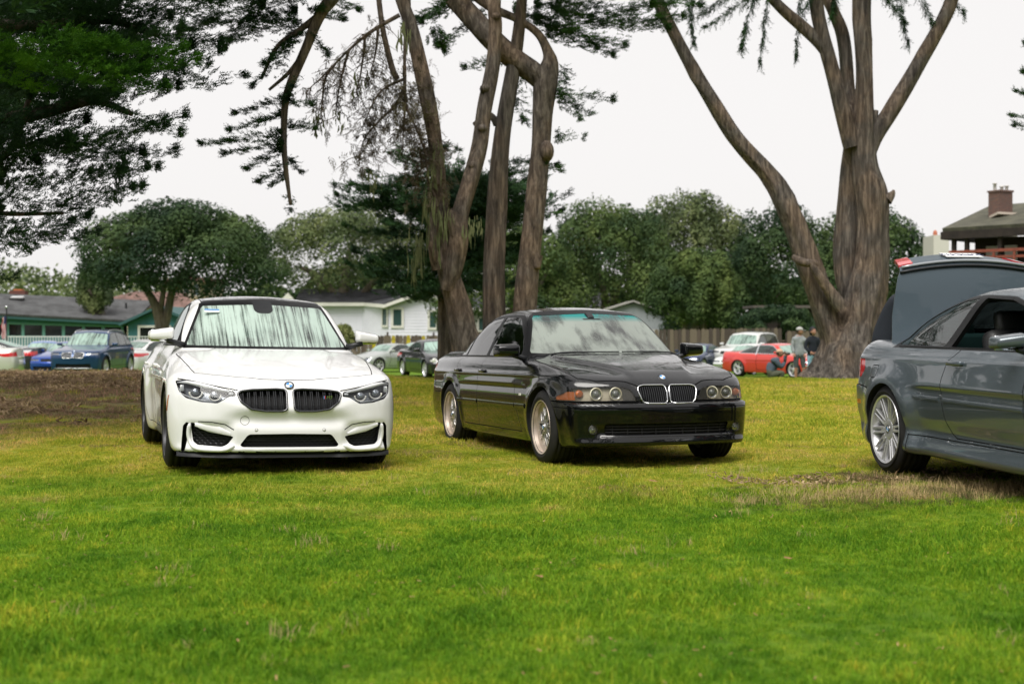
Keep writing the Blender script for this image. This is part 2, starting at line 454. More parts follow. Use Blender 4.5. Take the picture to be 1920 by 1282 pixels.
    def part(s, name, label, mats, parent, mode='pair', depth=0, ddir=None, wall=1, floor=None, skip_surface=False, offset=0, flip=False, masks=None):
        """make object(s) from the faces of one label. mode pair: one object each side; centre: both halves in one"""
        if label is not None and label not in s.names: return []
        sel = np.nonzero(masks if masks is not None else s.lab == s.names.index(label))[0]
        if not len(sel): return []
        used = sorted({v for i in sel for v in s.Fc[i]}); mp = {v: k for k, v in enumerate(used)}
        V = s.V[used]+s.N[used]*offset; N = s.N[used].copy(); F = [[mp[v] for v in s.Fc[i]] for i in sel]
        FM = []; FF = []; LN = []
        if not skip_surface:
            for q in F: FF.append(q); FM.append(0); LN += [N[v] for v in q]
        nV = len(V)
        if depth:
            ec = {}
            for q in F:
                for i in range(len(q)): 
                    e = (q[i], q[(i+1) % len(q)])
                    if (e[1], e[0]) in ec: del ec[(e[1], e[0])]
                    else: ec[e] = 1
            D = (np.array(ddir)*depth)[None] if ddir is not None else -N*depth
            V2 = V+D; V = np.vstack([V, V2])
            for (p, q) in ec:
                if abs(V[p][1]) < 1e-6 and abs(V[q][1]) < 1e-6: continue
                fn = np.cross(V[q]-V[p], V2[p]-V[p]); L = np.linalg.norm(fn)
                if L < 1e-12: continue
                fn = fn/L; quad = [q, p, nV+p, nV+q]; FF.append(quad); FM.append(wall); LN += [-fn]*4
            if floor is not None:
                for q in F: FF.append([v+nV for v in q]); FM.append(floor); LN += [N[v] for v in q]
        if flip: 
            FF2, LN2, k = [], [], 0
            for q in FF: l = LN[k:k+len(q)]; k += len(q); FF2.append(q[::-1]); LN2 += [-n for n in l[::-1]]
            FF, LN = FF2, LN2
        V = np.asarray(V); LN = np.asarray(LN)
        Vm = V*[1,-1,1]; Fm, Lm, k = [], [], 0
        for q in FF: l = LN[k:k+len(q)]; k += len(q); Fm.append(q[::-1]); Lm.append(l[::-1]*[1,-1,1])
        Lm = np.vstack(Lm); out = []
        if mode == 'pair':
            out.append(mobj(name, V, FF, mats, parent, mi=FM, normals=LN)); out.append(mobj(name, Vm, Fm, mats, parent, mi=FM, normals=Lm))
        elif mode == 'right': out.append(mobj(name, Vm, Fm, mats, parent, mi=FM, normals=Lm))
        elif mode == 'left': out.append(mobj(name, V, FF, mats, parent, mi=FM, normals=LN))
        else:
            n = len(V); mp = [i if abs(V[i][1]) < 1e-6 else i+n for i in range(n)]
            F2 = [[mp[v] for v in q] for q in Fm]
            VV = np.vstack([V, Vm])
            out.append(mobj(name, VV, FF+F2, mats, parent, mi=FM+FM, normals=np.vstack([LN, Lm])))
        return out
def surf_x(f, y, z, x0=1.3, x1=-.6, rear=False):
    """x where the surface is met coming from the front (or from behind)"""
    if rear: x0, x1 = -5.2, -2.0
    X = np.linspace(x0, x1, 96); v = f(X, np.full(96, y), np.full(96, z)); k = np.nonzero(v < 0)[0]
    if not len(k): return None
    k = k[0]
    return float(X[k]) if k == 0 else float(X[k-1]+(X[k]-X[k-1])*v[k-1]/(v[k-1]-v[k]))
def surf_y(f, x, z):
    Y = np.linspace(1.25, 0, 400); v = f(np.full(400, x), Y, np.full(400, z)); k = np.nonzero(v < 0)[0]
    return float(Y[k[0]]) if len(k) else 0
def surf_z(f, x, y):
    Z = np.linspace(2.2, 0, 500); v = f(np.full(500, x), np.full(500, y), Z); k = np.nonzero(v < 0)[0]
    return float(Z[k[0]]) if len(k) else 0

# ------------------------------------------------------------------ car materials
def paint(name, col, rough=.28, metal=0, flake=0, wet=.5, coat=1):
    m = mat(name, col, rough, metal, coat=coat, cr=.02, spec=.12); nt = m.node_tree; b = nt.nodes['Principled BSDF']
    co = obj_co(nt)
    if flake:
        n = noise(nt, co, 1400, 1); c2 = tuple(min(1, c*(1+flake)) for c in col); c1 = tuple(c*(1-flake*.5) for c in col)
        r = ramp(nt, n.outputs[0], [(.35, c1), (.65, c2)]); nt.links.new(r.outputs[0], b.inputs['Base Color'])
    # dew and rain runs: patches where beads break up the clear coat
    n1 = noise(nt, mapping(nt, co, (1, 2.2, 1)), 2.6, 5, .6); n2 = noise(nt, co, 160, 2, .5)
    n3 = noise(nt, mapping(nt, co, (1.2, 14, 1.5)), 2.2, 3)
    k = mathn(nt, 'ADD', mathn(nt, 'MULTIPLY', n1.outputs[0], .6), mathn(nt, 'MULTIPLY', n3.outputs[0], .4))
    r1 = ramp(nt, k, [(.47, (0, 0, 0)), (.56, (1, 1, 1))])
    sep = nt.nodes.new('ShaderNodeSeparateXYZ'); gn = nt.nodes.new('ShaderNodeNewGeometry'); nt.links.new(gn.outputs['Normal'], sep.inputs[0])
    up = nt.nodes.new('ShaderNodeMapRange'); up.inputs[1].default_value = .35; up.inputs[2].default_value = .85; nt.links.new(sep.outputs[2], up.inputs[0])
    bead = mathn(nt, 'MULTIPLY', mathn(nt, 'MULTIPLY', r1.outputs[0], up.outputs[0]), wet)
    nt.links.new(mathn(nt, 'ADD', mathn(nt, 'MULTIPLY', bead, .22), .02), b.inputs['Coat Roughness'])
    r2 = ramp(nt, n2.outputs[0], [(.5, (0, 0, 0)), (.68, (1, 1, 1))])
    bp = nt.nodes.new('ShaderNodeBump'); bp.inputs['Distance'].default_value = .0012
    nt.links.new(mathn(nt, 'MULTIPLY', bead, .9), bp.inputs['Strength']); nt.links.new(r2.outputs[0], bp.inputs['Height'])
    nt.links.new(bp.outputs[0], b.inputs['Coat Normal'])
    return m
def glass(name, tint=(.55, .75, .68), trans=.5, dew=0.0, dewcol=(.62, .72, .68), streak=True, band=None, rough=.02, stretch=(1.0, 9, 1.0), refl=1.15):
    """thin pane: see-through tint + mirror by Fresnel + a film of dew with runs in it"""
    m = bpy.data.materials.new(name); m.use_nodes = True; nt = m.node_tree; nt.nodes.clear()
    out = nd(nt, 'ShaderNodeOutputMaterial'); tr = nd(nt, 'ShaderNodeBsdfTransparent'); tr.inputs[0].default_value = (*[c*trans for c in tint], 1)
    gl = nd(nt, 'ShaderNodeBsdfGlossy'); gl.inputs['Roughness'].default_value = rough; gl.inputs[0].default_value = (1, 1, 1, 1)
    fr = nd(nt, 'ShaderNodeFresnel'); fr.inputs[0].default_value = 1.55
    k = nd(nt, 'ShaderNodeMixShader'); nt.links.new(mathn(nt, 'MULTIPLY', fr.outputs[0], refl, True), k.inputs[0]); nt.links.new(tr.outputs[0], k.inputs[1]); nt.links.new(gl.outputs[0], k.inputs[2])
    last = k.outputs[0]; co = obj_co(nt)
    if dew:
        df = nd(nt, 'ShaderNodeBsdfDiffuse'); 
        n1 = noise(nt, mapping(nt, co, stretch), 4.5, 4, .55, .15); n2 = noise(nt, co, 2.2, 2); n3 = noise(nt, co, 90, 2)
        v = mathn(nt, 'ADD', mathn(nt, 'MULTIPLY', n1.outputs[0], .72), mathn(nt, 'MULTIPLY', n2.outputs[0], .22)); v = mathn(nt, 'ADD', v, mathn(nt, 'MULTIPLY', n3.outputs[0], .10))
        if streak: r = ramp(nt, v, [(.40, (.08,)*3), (.47, (.45,)*3), (.56, (1,)*3)])
        else: r = ramp(nt, v, [(.30, (.5,)*3), (.65, (1,)*3)])
        c = ramp(nt, n2.outputs[0], [(.35, tuple(x*.82 for x in dewcol)), (.65, dewcol)])
        if band:
            sp = nt.nodes.new('ShaderNodeSeparateXYZ'); nt.links.new(co, sp.inputs[0])
            b = nt.nodes.new('ShaderNodeMapRange'); b.inputs[1].default_value = band[0]; b.inputs[2].default_value = band[1]; nt.links.new(sp.outputs[2], b.inputs[0])
            nt.links.new(mixc(nt, b.outputs[0], c.outputs[0], band[2]), df.inputs[0])
        else: nt.links.new(c.outputs[0], df.inputs[0])
        tl = nd(nt, 'ShaderNodeBsdfTranslucent'); nt.links.new(df.inputs[0].links[0].from_socket, tl.inputs[0])
        m1 = nd(nt, 'ShaderNodeMixShader'); m1.inputs[0].default_value = .3; nt.links.new(df.outputs[0], m1.inputs[1]); nt.links.new(tl.outputs[0], m1.inputs[2])
        m2 = nd(nt, 'ShaderNodeMixShader'); nt.links.new(mathn(nt, 'MULTIPLY', r.outputs[0], dew, True), m2.inputs[0]); nt.links.new(last, m2.inputs[1]); nt.links.new(m1.outputs[0], m2.inputs[2]); last = m2.outputs[0]
    nt.links.new(last, out.inputs[0]); return m
M = {}
M['black'] = mat('black plastic', (.012, .013, .015), .45)
M['matt'] = mat('underbody black', (.008, .008, .009), .8)
M['gap'] = mat('gap shadow rubber', (.01, .01, .01), .9)
M['rubber'] = var_mat('tyre rubber', [(.3, (.011, .011, .012)), (.7, (.022, .021, .02))], 9, .75, bs=.2, bd=.002, bscale=80)
M['trim'] = mat('window rubber', (.008, .008, .009), .4, spec=.25)
M['lining'] = mat('dark cloth lining', (.010, .010, .011), .9, spec=.1)
M['cloth'] = mat('black seat leather', (.015, .015, .016), .5)
M['chrome'] = mat('bright chrome', (.75, .76, .77), .12, 1)
M['satin'] = mat('satin silver', (.42, .43, .45), .32, .9)
M['alloy'] = var_mat('silver alloy', [(.3, (.62, .62, .64)), (.7, (.74, .74, .76))], 8, .34, bs=0, metal=.65)
M['alloy_old'] = var_mat('brushed old alloy', [(.3, (.36, .35, .35)), (.7, (.52, .51, .50))], 12, .34, bs=0, metal=.8)
M['lip'] = var_mat('dusty polished rim lip', [(.3, (.52, .43, .36)), (.7, (.72, .62, .54))], 5, .38, bs=0, metal=.55)
M['disc'] = mat('brake disc', (.22, .21, .2), .4, .9)
M['darkalloy'] = mat('dark alloy', (.05, .05, .055), .35, .6)
M['amber'] = mat('amber reflector', (.50, .14, .04), .25, coat=.6)
M['red'] = mat('red tail lens', (.55, .012, .015), .18, coat=1)
M['lens'] = glass('clear lens', (.97, .98, 1), .98, refl=.55)
M['hglass'] = glass('hazy lens', (.9, .88, .82), .97, dew=.05, dewcol=(.6, .58, .5), streak=False, refl=.5)
M['reflector'] = mat('lamp reflector', (.42, .44, .47), .18, .85)
M['bulb'] = mat('lamp glass eye', (.25, .28, .32), .05, .3, coat=1)
M['ring'] = mat('white light ring', (.82, .80, .72), .3, coat=.5)
M['white'] = mat('white enamel', (.8, .8, .8), .4)
M['blue'] = mat('blue enamel', (.03, .25, .62), .3)
M['mesh'] = mat('honeycomb black', (.02, .021, .024), .38)
M['mirror'] = mat('mirror glass', (.8, .82, .85), .02, 1)
M['paper'] = mat('paper', (.8, .8, .76), .8)
def roundel(parent, loc, nrm, r=.041, up=(0, 0, 1)):
    n = Vector(nrm).normalized(); u = Vector(up); u = (u-n*u.dot(n)).normalized(); w = u.cross(n)
    mb = MB(); k = 24
    def P(a, rr, h): return tuple(Vector(loc)+w*cos(a)*rr+u*sin(a)*rr+n*h)
    V = []; F = []; m = []
    for i in range(k):
        a, b = 2*pi*i/k, 2*pi*(i+1)/k; q = (i*4//k)
        mb.add([P(a, r, 0), P(b, r, 0), P(b, r*.96, .004), P(a, r*.96, .004)], [(0, 1, 2, 3)], 3)
        mb.add([P(a, r*.96, .004), P(b, r*.96, .004), P(b, r*.66, .005), P(a, r*.66, .005)], [(0, 1, 2, 3)], 0)
        mb.add([P(a, r*.66, .005), P(b, r*.66, .005), P(b, r*.60, .0055), P(a, r*.60, .0055)], [(0, 1, 2, 3)], 3)
        mb.add([P(a, r*.60, .0055), P(b, r*.60, .0055), P(0, 0, .006)], [(0, 1, 2)], 1 if q % 2 else 2)
    return mb.build('roundel', [M['black'], M['blue'], M['white'], M['chrome']], parent)
# ------------------------------------------------------------------ wheels
WCACHE = {}
def bar(mb, p0, p1, w0, w1, y0, y1, d=.018, m=0):
    """a spoke: tapered bar in the wheel plane from p0 to p1 with bevelled face; y is the face height"""
    p0 = np.array(p0, float); p1 = np.array(p1, float); t = (p1-p0)/np.linalg.norm(p1-p0); n = np.array([-t[1], t[0]])
    V = []
    for p, w, y in ((p0, w0, y0), (p1, w1, y1)):
        for s, hh in ((-1, -d), (-1, -.004), (-.6, 0), (.6, 0), (1, -.004), (1, -d)):
            q = p+n*s*w/2; V.append((q[0], y+hh, q[1]))
    mb.add(V, [(0+i, 1+i, 7+i, 6+i) for i in range(5)]+[(5, 0, 6, 11), (0, 5, 4, 3, 2, 1), (6, 7, 8, 9, 10, 11)], m)
def wheel_data(style, R, wd, rr):
    key = (style, R, wd, rr)
    if key in WCACHE: return WCACHE[key]
    h = wd/2; nn = 48
    ty = MB(); g = .008
    prof = [(rr-.012, -h+.01), (rr+.01, -h), (rr+.04, -h-.006), (R-.03, -h+.004), (R-.008, -h+.018), (R, -h+.03)]
    for gy in (-.55, -.18, .18, .55):
        c = gy*h; prof += [(R, c-.007), (R-g, c-.005), (R-g, c+.005), (R, c+.007)]
    prof += [(R, h-.03), (R-.008, h-.018), (R-.03, h-.004), (R-.045, h+.004), (rr+.04, h+.006), (rr+.036, h+.009), (rr+.028, h+.009), (rr+.01, h), (rr-.012, h-.01)]
    ty.lathe(prof, nn); tm = ty.mesh('tyre', [M['rubber']], True)
    rm = MB(); f0 = h-.012   # face plane
    if style == 'csl':
        rm.lathe([(rr-.004, -h+.01), (rr-.03, -h+.03), (rr-.035, h-.06), (rr-.012, h-.02), (rr-.01, h-.004), (rr+.002, h+.003), (rr+.006, h-.004)], nn)
        for i in range(10):
            a = 2*pi*i/10+.16
            for sgn in (-1, 1):
                a0, a1 = a+sgn*.19, a+sgn*.082
                r1 = rr-.014; p0 = (.085*cos(a0), .085*sin(a0)); p1 = (r1*cos(a1), r1*sin(a1))
                bar(rm, p0, p1, .017, .016, f0-.018, f0+.002, .026)
            bar(rm, (.045*cos(a), .045*sin(a)), (.125*cos(a), .125*sin(a)), .040, .034, f0-.024, f0-.0150, .022)
        rm.lathe([(.0, f0-.022), (.03, f0-.02), (.05, f0-.014), (.075, f0-.019), (.078, f0-.05)], 30)
        mats = [M['alloy']]; cap = f0-.016
    elif style == 'cross':
        ri = rr-.052
        rm.lathe([(rr-.004, -h+.01), (ri-.01, -h+.04), (ri-.012, f0-.05)], nn, m=0)
        rm.lathe([(ri-.012, f0-.05), (ri, f0-.046), (rr-.012, f0-.030), (rr-.006, h-.002), (rr+.004, h+.004), (rr+.007, h-.004)], nn, m=1)
        for i in range(10):
            a = 2*pi*i/10
            for sgn in (-1, 1):
                r1, r2 = ri, .10
                bar(rm, (.06*cos(a), .06*sin(a)), (r2*cos(a+sgn*.10), r2*sin(a+sgn*.10)), .014, .012, f0-.022, f0-.022, .02)
                bar(rm, (r2*cos(a+sgn*.10), r2*sin(a+sgn*.10)), (r1*cos(a+sgn*.30), r1*sin(a+sgn*.30)), .012, .010, f0-.022, f0-.036, .018)
            bar(rm, (.10*cos(a+.314-.2), .10*sin(a+.314-.2)), (ri*cos(a+.13), ri*sin(a+.13)), .010, .010, f0-.024, f0-.036, .016)
        rm.lathe([(.0, f0-.012), (.034, f0-.012), (.04, f0-.02), (.066, f0-.022), (.07, f0-.05)], 30)
        for i in range(15):
            a = 2*pi*i/15; rm.lathe([(0, .004), (.004, .004), (.005, 0)], 6, (((ri-.004)*cos(a)), f0-.036, (ri-.004)*sin(a)), 'y', 2)
        mats = [M['alloy_old'], M['lip'], M['chrome']]; cap = f0-.011
    else:
        k = {'five': 5, 'ten': 10, 'seven': 7, 'old': 5}.get(style, 5); al = M['darkalloy'] if style == 'dark' else M['alloy']
        if style == 'dark': k = 10
        rm.lathe([(rr-.004, -h+.01), (rr-.03, -h+.03), (rr-.035, h-.06), (rr-.015, h-.02), (rr-.008, h-.002), (rr+.004, h+.003), (rr+.006, h-.004)], nn)
        for i in range(k):
            a = 2*pi*i/k+.3
            if k == 5 or style == 'dark':
                for sgn in (-1, 1): bar(rm, (.05*cos(a+sgn*.25), .05*sin(a+sgn*.25)), ((rr-.01)*cos(a+sgn*.13), (rr-.01)*sin(a+sgn*.13)), .024, .02, f0-.02, f0-.008, .03)
            else: bar(rm, (.04*cos(a), .04*sin(a)), ((rr-.01)*cos(a), (rr-.01)*sin(a)), .04, .03, f0-.02, f0-.008, .03)
        rm.lathe([(.0, f0-.012), (.05, f0-.014), (.07, f0-.022), (.075, f0-.05)], 24); mats = [al]; cap = f0-.010
    rme = rm.mesh('rim', mats); 
    rme.polygons.foreach_set('use_smooth', np.ones(len(rme.polygons), dtype=bool)); rme.set_sharp_from_angle(angle=radians(32))
    dk = MB(); dk.lathe([(.06, -.01+h*.3), (rr-.04, -.01+h*.3), (rr-.04, h*.3-.03), (.06, h*.3-.03)], 32, close=True)
    dm = dk.mesh('brake_disc', [M['disc']])
    WCACHE[key] = (tm, rme, dm, cap); return WCACHE[key]
def add_wheel(parent, x, y, R, wd, rr, style, rnd=True, spin=0.0, steer=0.0, detail=True):
    tm, rme, dm, cap = wheel_data(style, R, wd, rr)
    w = empty('wheel'); w.parent = parent; w.location = (x, y-np.sign(y)*wd/2, R); w.rotation_euler = (0, spin, (pi if y < 0 else 0)+steer)
    inst('tyre', tm, w); inst('rim', rme, w)
    if detail: inst('brake_disc', dm, w)
    if rnd: roundel(w, (0, cap, 0), (0, 1, 0), .033)
    return w
# ------------------------------------------------------------------ assembling a car
def text_mesh(name, body, size, mt, M4, parent, shear=0, ext=.002, align='LEFT'):
    cu = bpy.data.curves.new('t', 'FONT'); cu.body = body; cu.size = size; cu.extrude = ext; cu.shear = shear; cu.align_x = align
    if align == 'CENTER': cu.align_y = 'CENTER'
    t = bpy.data.objects.new('t', cu); link(t); dg = bpy.context.evaluated_depsgraph_get(); dg.update(); me = bpy.data.meshes.new_from_object(t.evaluated_get(dg)); bpy.data.objects.remove(t)
    me.materials.clear(); me.materials.append(mt); o = bpy.data.objects.new(name, me); o.matrix_local = M4; return link(o, parent)
def box_ok(**k): return k
def car_shell(s, h):
    f = body_fn(s); L0, L1 = s['xmin'], s['xmax']
    sh = Shell(f, (L0-.06, 0, s['zmin']-.05), (L1+.06, s['hw']+.10, s['height']+.06), h)
    sh.spec = s; return sh
def arches(sh, ra, inner=.60, x0=0.0, x1=None, ra2=None):
    s = sh.spec; x1 = -s['wb'] if x1 is None else x1
    sh.names.append('wheel_arch'); L = len(sh.names)-1
    for xa, r in ((x0, ra), (x1, ra2 or ra)):
        c = sh.centers(); sh.knife(circle((xa, s['wr']), r, 40), 'side', c[:, 1] > inner-.03)
        c = sh.centers(); sh.knife(np.array([(xa-r-.02, inner), (xa+r+.02, inner), (xa+r+.02, inner-.3), (xa-r-.02, inner-.3)]), 'top', (c[:, 2] < s['wr']+r) & (np.abs(c[:, 0]-xa) < r+.05))
        m = sh.centers(); ins = (m[:, 1] > inner) & (np.hypot(m[:, 0]-xa, m[:, 2]-s['wr']) < r)
        for i in np.nonzero(ins)[0]: sh.L[i] = L
def interior(root, s, seats=((-1.35, .37), (-1.35, -.37)), rear=-2.25, dash=-.62, zf=.30, wheel_y=.37, hs=.0):
    mb = MB(); mb.rbox((dash-.08, 0, .80), (.42, 1.34, .26), .07); mb.rbox((dash-.22, wheel_y, .90), (.2, .36, .12), .05)
    mb.build('dashboard', [M['lining']], root, True)
    mb = MB(); mb.box((-1.5, 0, zf), (2.5, 1.3, .03)); mb.build('cabin_floor', [M['matt']], root)
    for i, (x, y) in enumerate(seats):
        st = MB(); st.rbox((x+.02, y, .48), (.52, .50, .18), .06); st.rbox((x-.30, y, .80), (.16, .48, .60), .06, ry=-.32); st.rbox((x-.42, y, 1.14+hs), (.10, .27, .17), .04, ry=-.25)
        for q in (-.06, .06): st.tube([(x-.37, y+q, 1.0), (x-.41, y+q, 1.12)], .007, 6)
        st.build('front_seat', [M['cloth']], root, True)
    st = MB(); st.rbox((rear, 0, .50), (.5, 1.2, .18), .06); st.rbox((rear-.32, 0, .80), (.16, 1.2, .55), .06, ry=-.35)
    for y in (-.36, .36): st.rbox((rear-.42, y, 1.08), (.09, .26, .13), .04, ry=-.3)
    st.build('rear_seat', [M['cloth']], root, True)
    sw = MB(); c = np.array([dash-.36, wheel_y, .88]); R = rotm('y', -.42)
    ring = [c+R @ np.array([0, .185*cos(t), .185*sin(t)]) for t in np.linspace(0, 2*pi, 25)]; sw.tube(ring, .015, 8, cap=False)
    for t in (0, pi, -pi/2): sw.tube([c, c+R @ np.array([0, .18*cos(t), .18*sin(t)])], .018, 6)
    sw.sphere(tuple(c), (.03, .08, .06)); sw.build('steering_wheel', [M['black']], root, True)
def mirrorpod(root, x, y, z, mats, kind='m', sc=1.0):
    """door mirrors, one each side: shell, glass and foot"""
    for sg in (1, -1):
        bm = bmesh.new(); bmesh.ops.create_cube(bm, size=1)
        for v in bm.verts:
            v.co = Vector((v.co.x*.13, v.co.y*.235, v.co.z*.145))
            if v.co.x > 0: v.co.y *= .86; v.co.z *= .72
            if v.co.y > 0: v.co.z *= .80; v.co.x -= .035
            if kind == 'm' and v.co.y > 0: v.co.z *= .80; v.co.x -= .02
            if kind == 'm' and v.co.y < 0 and v.co.z < 0: v.co.z += .035
            if kind == 'm' and v.co.y < 0 and v.co.z > 0: v.co.z += .012
        bmesh.ops.bevel(bm, geom=list(bm.edges), offset=.03, segments=3, profile=.6, affect='EDGES')
        bmesh.ops.subdivide_edges(bm, edges=list(bm.edges), cuts=1, use_grid_fill=True, smooth=.2)
        bm.verts.index_update(); V = np.array([v.co[:] for v in bm.verts])*sc; F = [[v.index for v in f.verts] for f in bm.faces]
        bm.free(); V = V*[1, sg, 1]; 
        if sg < 0: F = [q[::-1] for q in F]
        c = np.array([x, sg*y, z]); mi = [1 if (np.mean(V[q], 0)[2] < -.034*sc and kind == 'm') else 0 for q in F]
        o = mobj('door_mirror', V+c, F, mats, root, mi=mi, smooth=True)
        g = MB(); g.rbox((x-.068*sc, sg*y, z), (.006, .18*sc, .105*sc), .02); g.build('mirror_glass', [M['mirror']], o, True)
        ft = MB(); ft.tube([(x-.03, sg*(y-.20*sc), z-.085*sc), (x-.02, sg*(y-.12*sc), z-.06*sc), (x-.005, sg*(y-.05*sc), z-.045*sc)], [.030, .024, .020], 8); ft.build('mirror_foot', [M['black']], o, True)
def finish_car(sh, root, mats, wheels=True, lining=True):
    """turn the labelled shell into parts common to all cars"""
    s = sh.spec; sh.arrays(); P = lambda *a, **k: sh.part(*a, **k)
    s0 = sh.names.index('body'); under = (sh.lab == s0) & (sh.FN[:, 2] < -.75) & (sh.FC[:, 2] < .42)
    P('underbody', None, [M['matt']], root, 'centre', masks=under)
    P('body', None, [mats['body']], root, 'centre', masks=(sh.lab == s0) & ~under)
    P('panel_gap', 'panel_gap', [M['gap'], M['gap']], root, 'centre', depth=.008, skip_surface=True, floor=0)
    P('wheel_arch', 'wheel_arch', [M['matt'], M['matt']], root, 'pair', depth=.22, ddir=(0, -1, 0), skip_surface=True)
    if lining:
        glassy = [n for n in sh.names if 'glass' in n or n in ('open_window', 'boot_opening', 'windshield', 'rear_window', 'wheel_arch', 'panel_gap', 'headlight', 'kidney_grille', 'air_intake', 'side_intake', 'taillight')]
        m = ~np.isin(sh.lab, [sh.names.index(n) for n in glassy]) & (sh.FC[:, 2] > .55) & (sh.FC[:, 0] < -.45) & (sh.FC[:, 0] > s.get('lx', -s['wb']-.35))
        P('cabin_lining', None, [M['lining']], root, 'centre', masks=m, offset=-.028, flip=True)
def grille_bars(f, parent, ys, zr, mat_, w=.006, dep=.02, back=.012, inset=.004):
    mb = MB()
    for y in ys:
        lo, hi = zr(y)
        if hi-lo < .02: continue
        V = []
        for z in np.linspace(lo, hi, 5):
            x = (surf_x(f, y, z) or 0)-inset
            V += [(x-dep, y-w/2, z), (x, y-w/2, z), (x, y+w/2, z), (x-dep, y+w/2, z)]
        F = [(i*4+j, i*4+(j+1) % 4, i*4+4+(j+1) % 4, i*4+4+j) for i in range(4) for j in range(4)]
        mb.add(V, F)
    return mb
def poly_zr(poly, y, m=.004):
    P = np.asarray(poly); zs = []
    for i in range(len(P)):
        a, b = P[i], P[(i+1) % len(P)]
        if (a[0]-y)*(b[0]-y) <= 0 and a[0] != b[0]: zs.append(a[1]+(b[1]-a[1])*(y-a[0])/(b[0]-a[0]))
    return (min(zs)+m, max(zs)-m) if len(zs) > 1 else (0, 0)
def honeycomb(f, root, poly, sg, c=.022, inset=.018, name='honeycomb', th=.0035, d=.010):
    """a real hexagon lattice just behind an intake opening"""
    P = np.asarray(poly); lo, hi = P.min(0), P.max(0); mb = MB(); w = c*1.9; hh = c*.95; r = 0; z = lo[1]
    cache = {}
    while z < hi[1]:
        y = lo[0]+(w/2 if r % 2 else 0)
        while y < hi[0]:
            hexp = [(y+w*.5, z), (y+w*.28, z+hh*.5), (y-w*.28, z+hh*.5), (y-w*.5, z)]
            for a, b in zip(hexp[:-1], hexp[1:]):
                mid = np.array([[(a[0]+b[0])/2, (a[1]+b[1])/2], a, b])
                if inpoly(mid, P).all():
                    xs = [(surf_x(f, abs(q[0]), q[1]) or .5)-inset for q in (a, b)]
                    A = np.array([xs[0], a[0]*sg, a[1]]); B_ = np.array([xs[1], b[0]*sg, b[1]]); n = np.array([0, -(B_[2]-A[2]), B_[1]-A[1]]); n = n/np.linalg.norm(n)*th/2; D = np.array([-d, 0, 0])
                    mb.add([A-n, A+n, B_+n, B_-n, A-n+D, A+n+D, B_+n+D, B_-n+D], [(0, 1, 2, 3), (0, 4, 5, 1), (3, 2, 6, 7)])
            y += w
        z += hh; r += 1
    return mb.build(name, [M['mesh']], root)
def tubeline(f, pts, off, r, n=6):
    """a bead following the surface through front-view points"""
    P = []
    for y, z in pts:
        x = surf_x(f, abs(y), z)
        if x is not None: P.append((x+off, y, z))
    return tube_mesh(P, r, n)
def loop3(f, poly, off, r, sg=1, n=6):
    P = [((surf_x(f, abs(y), z) or .5)+off, y*sg, z) for y, z in poly]; P.append(P[0]); P.append(P[1])
    return tube_mesh(P, r, n, cap=False)
def disc_on(f, y, z, r, off, ax=(1, 0, 0)):
    return ((surf_x(f, abs(y), z) or .5)+off, y, z)

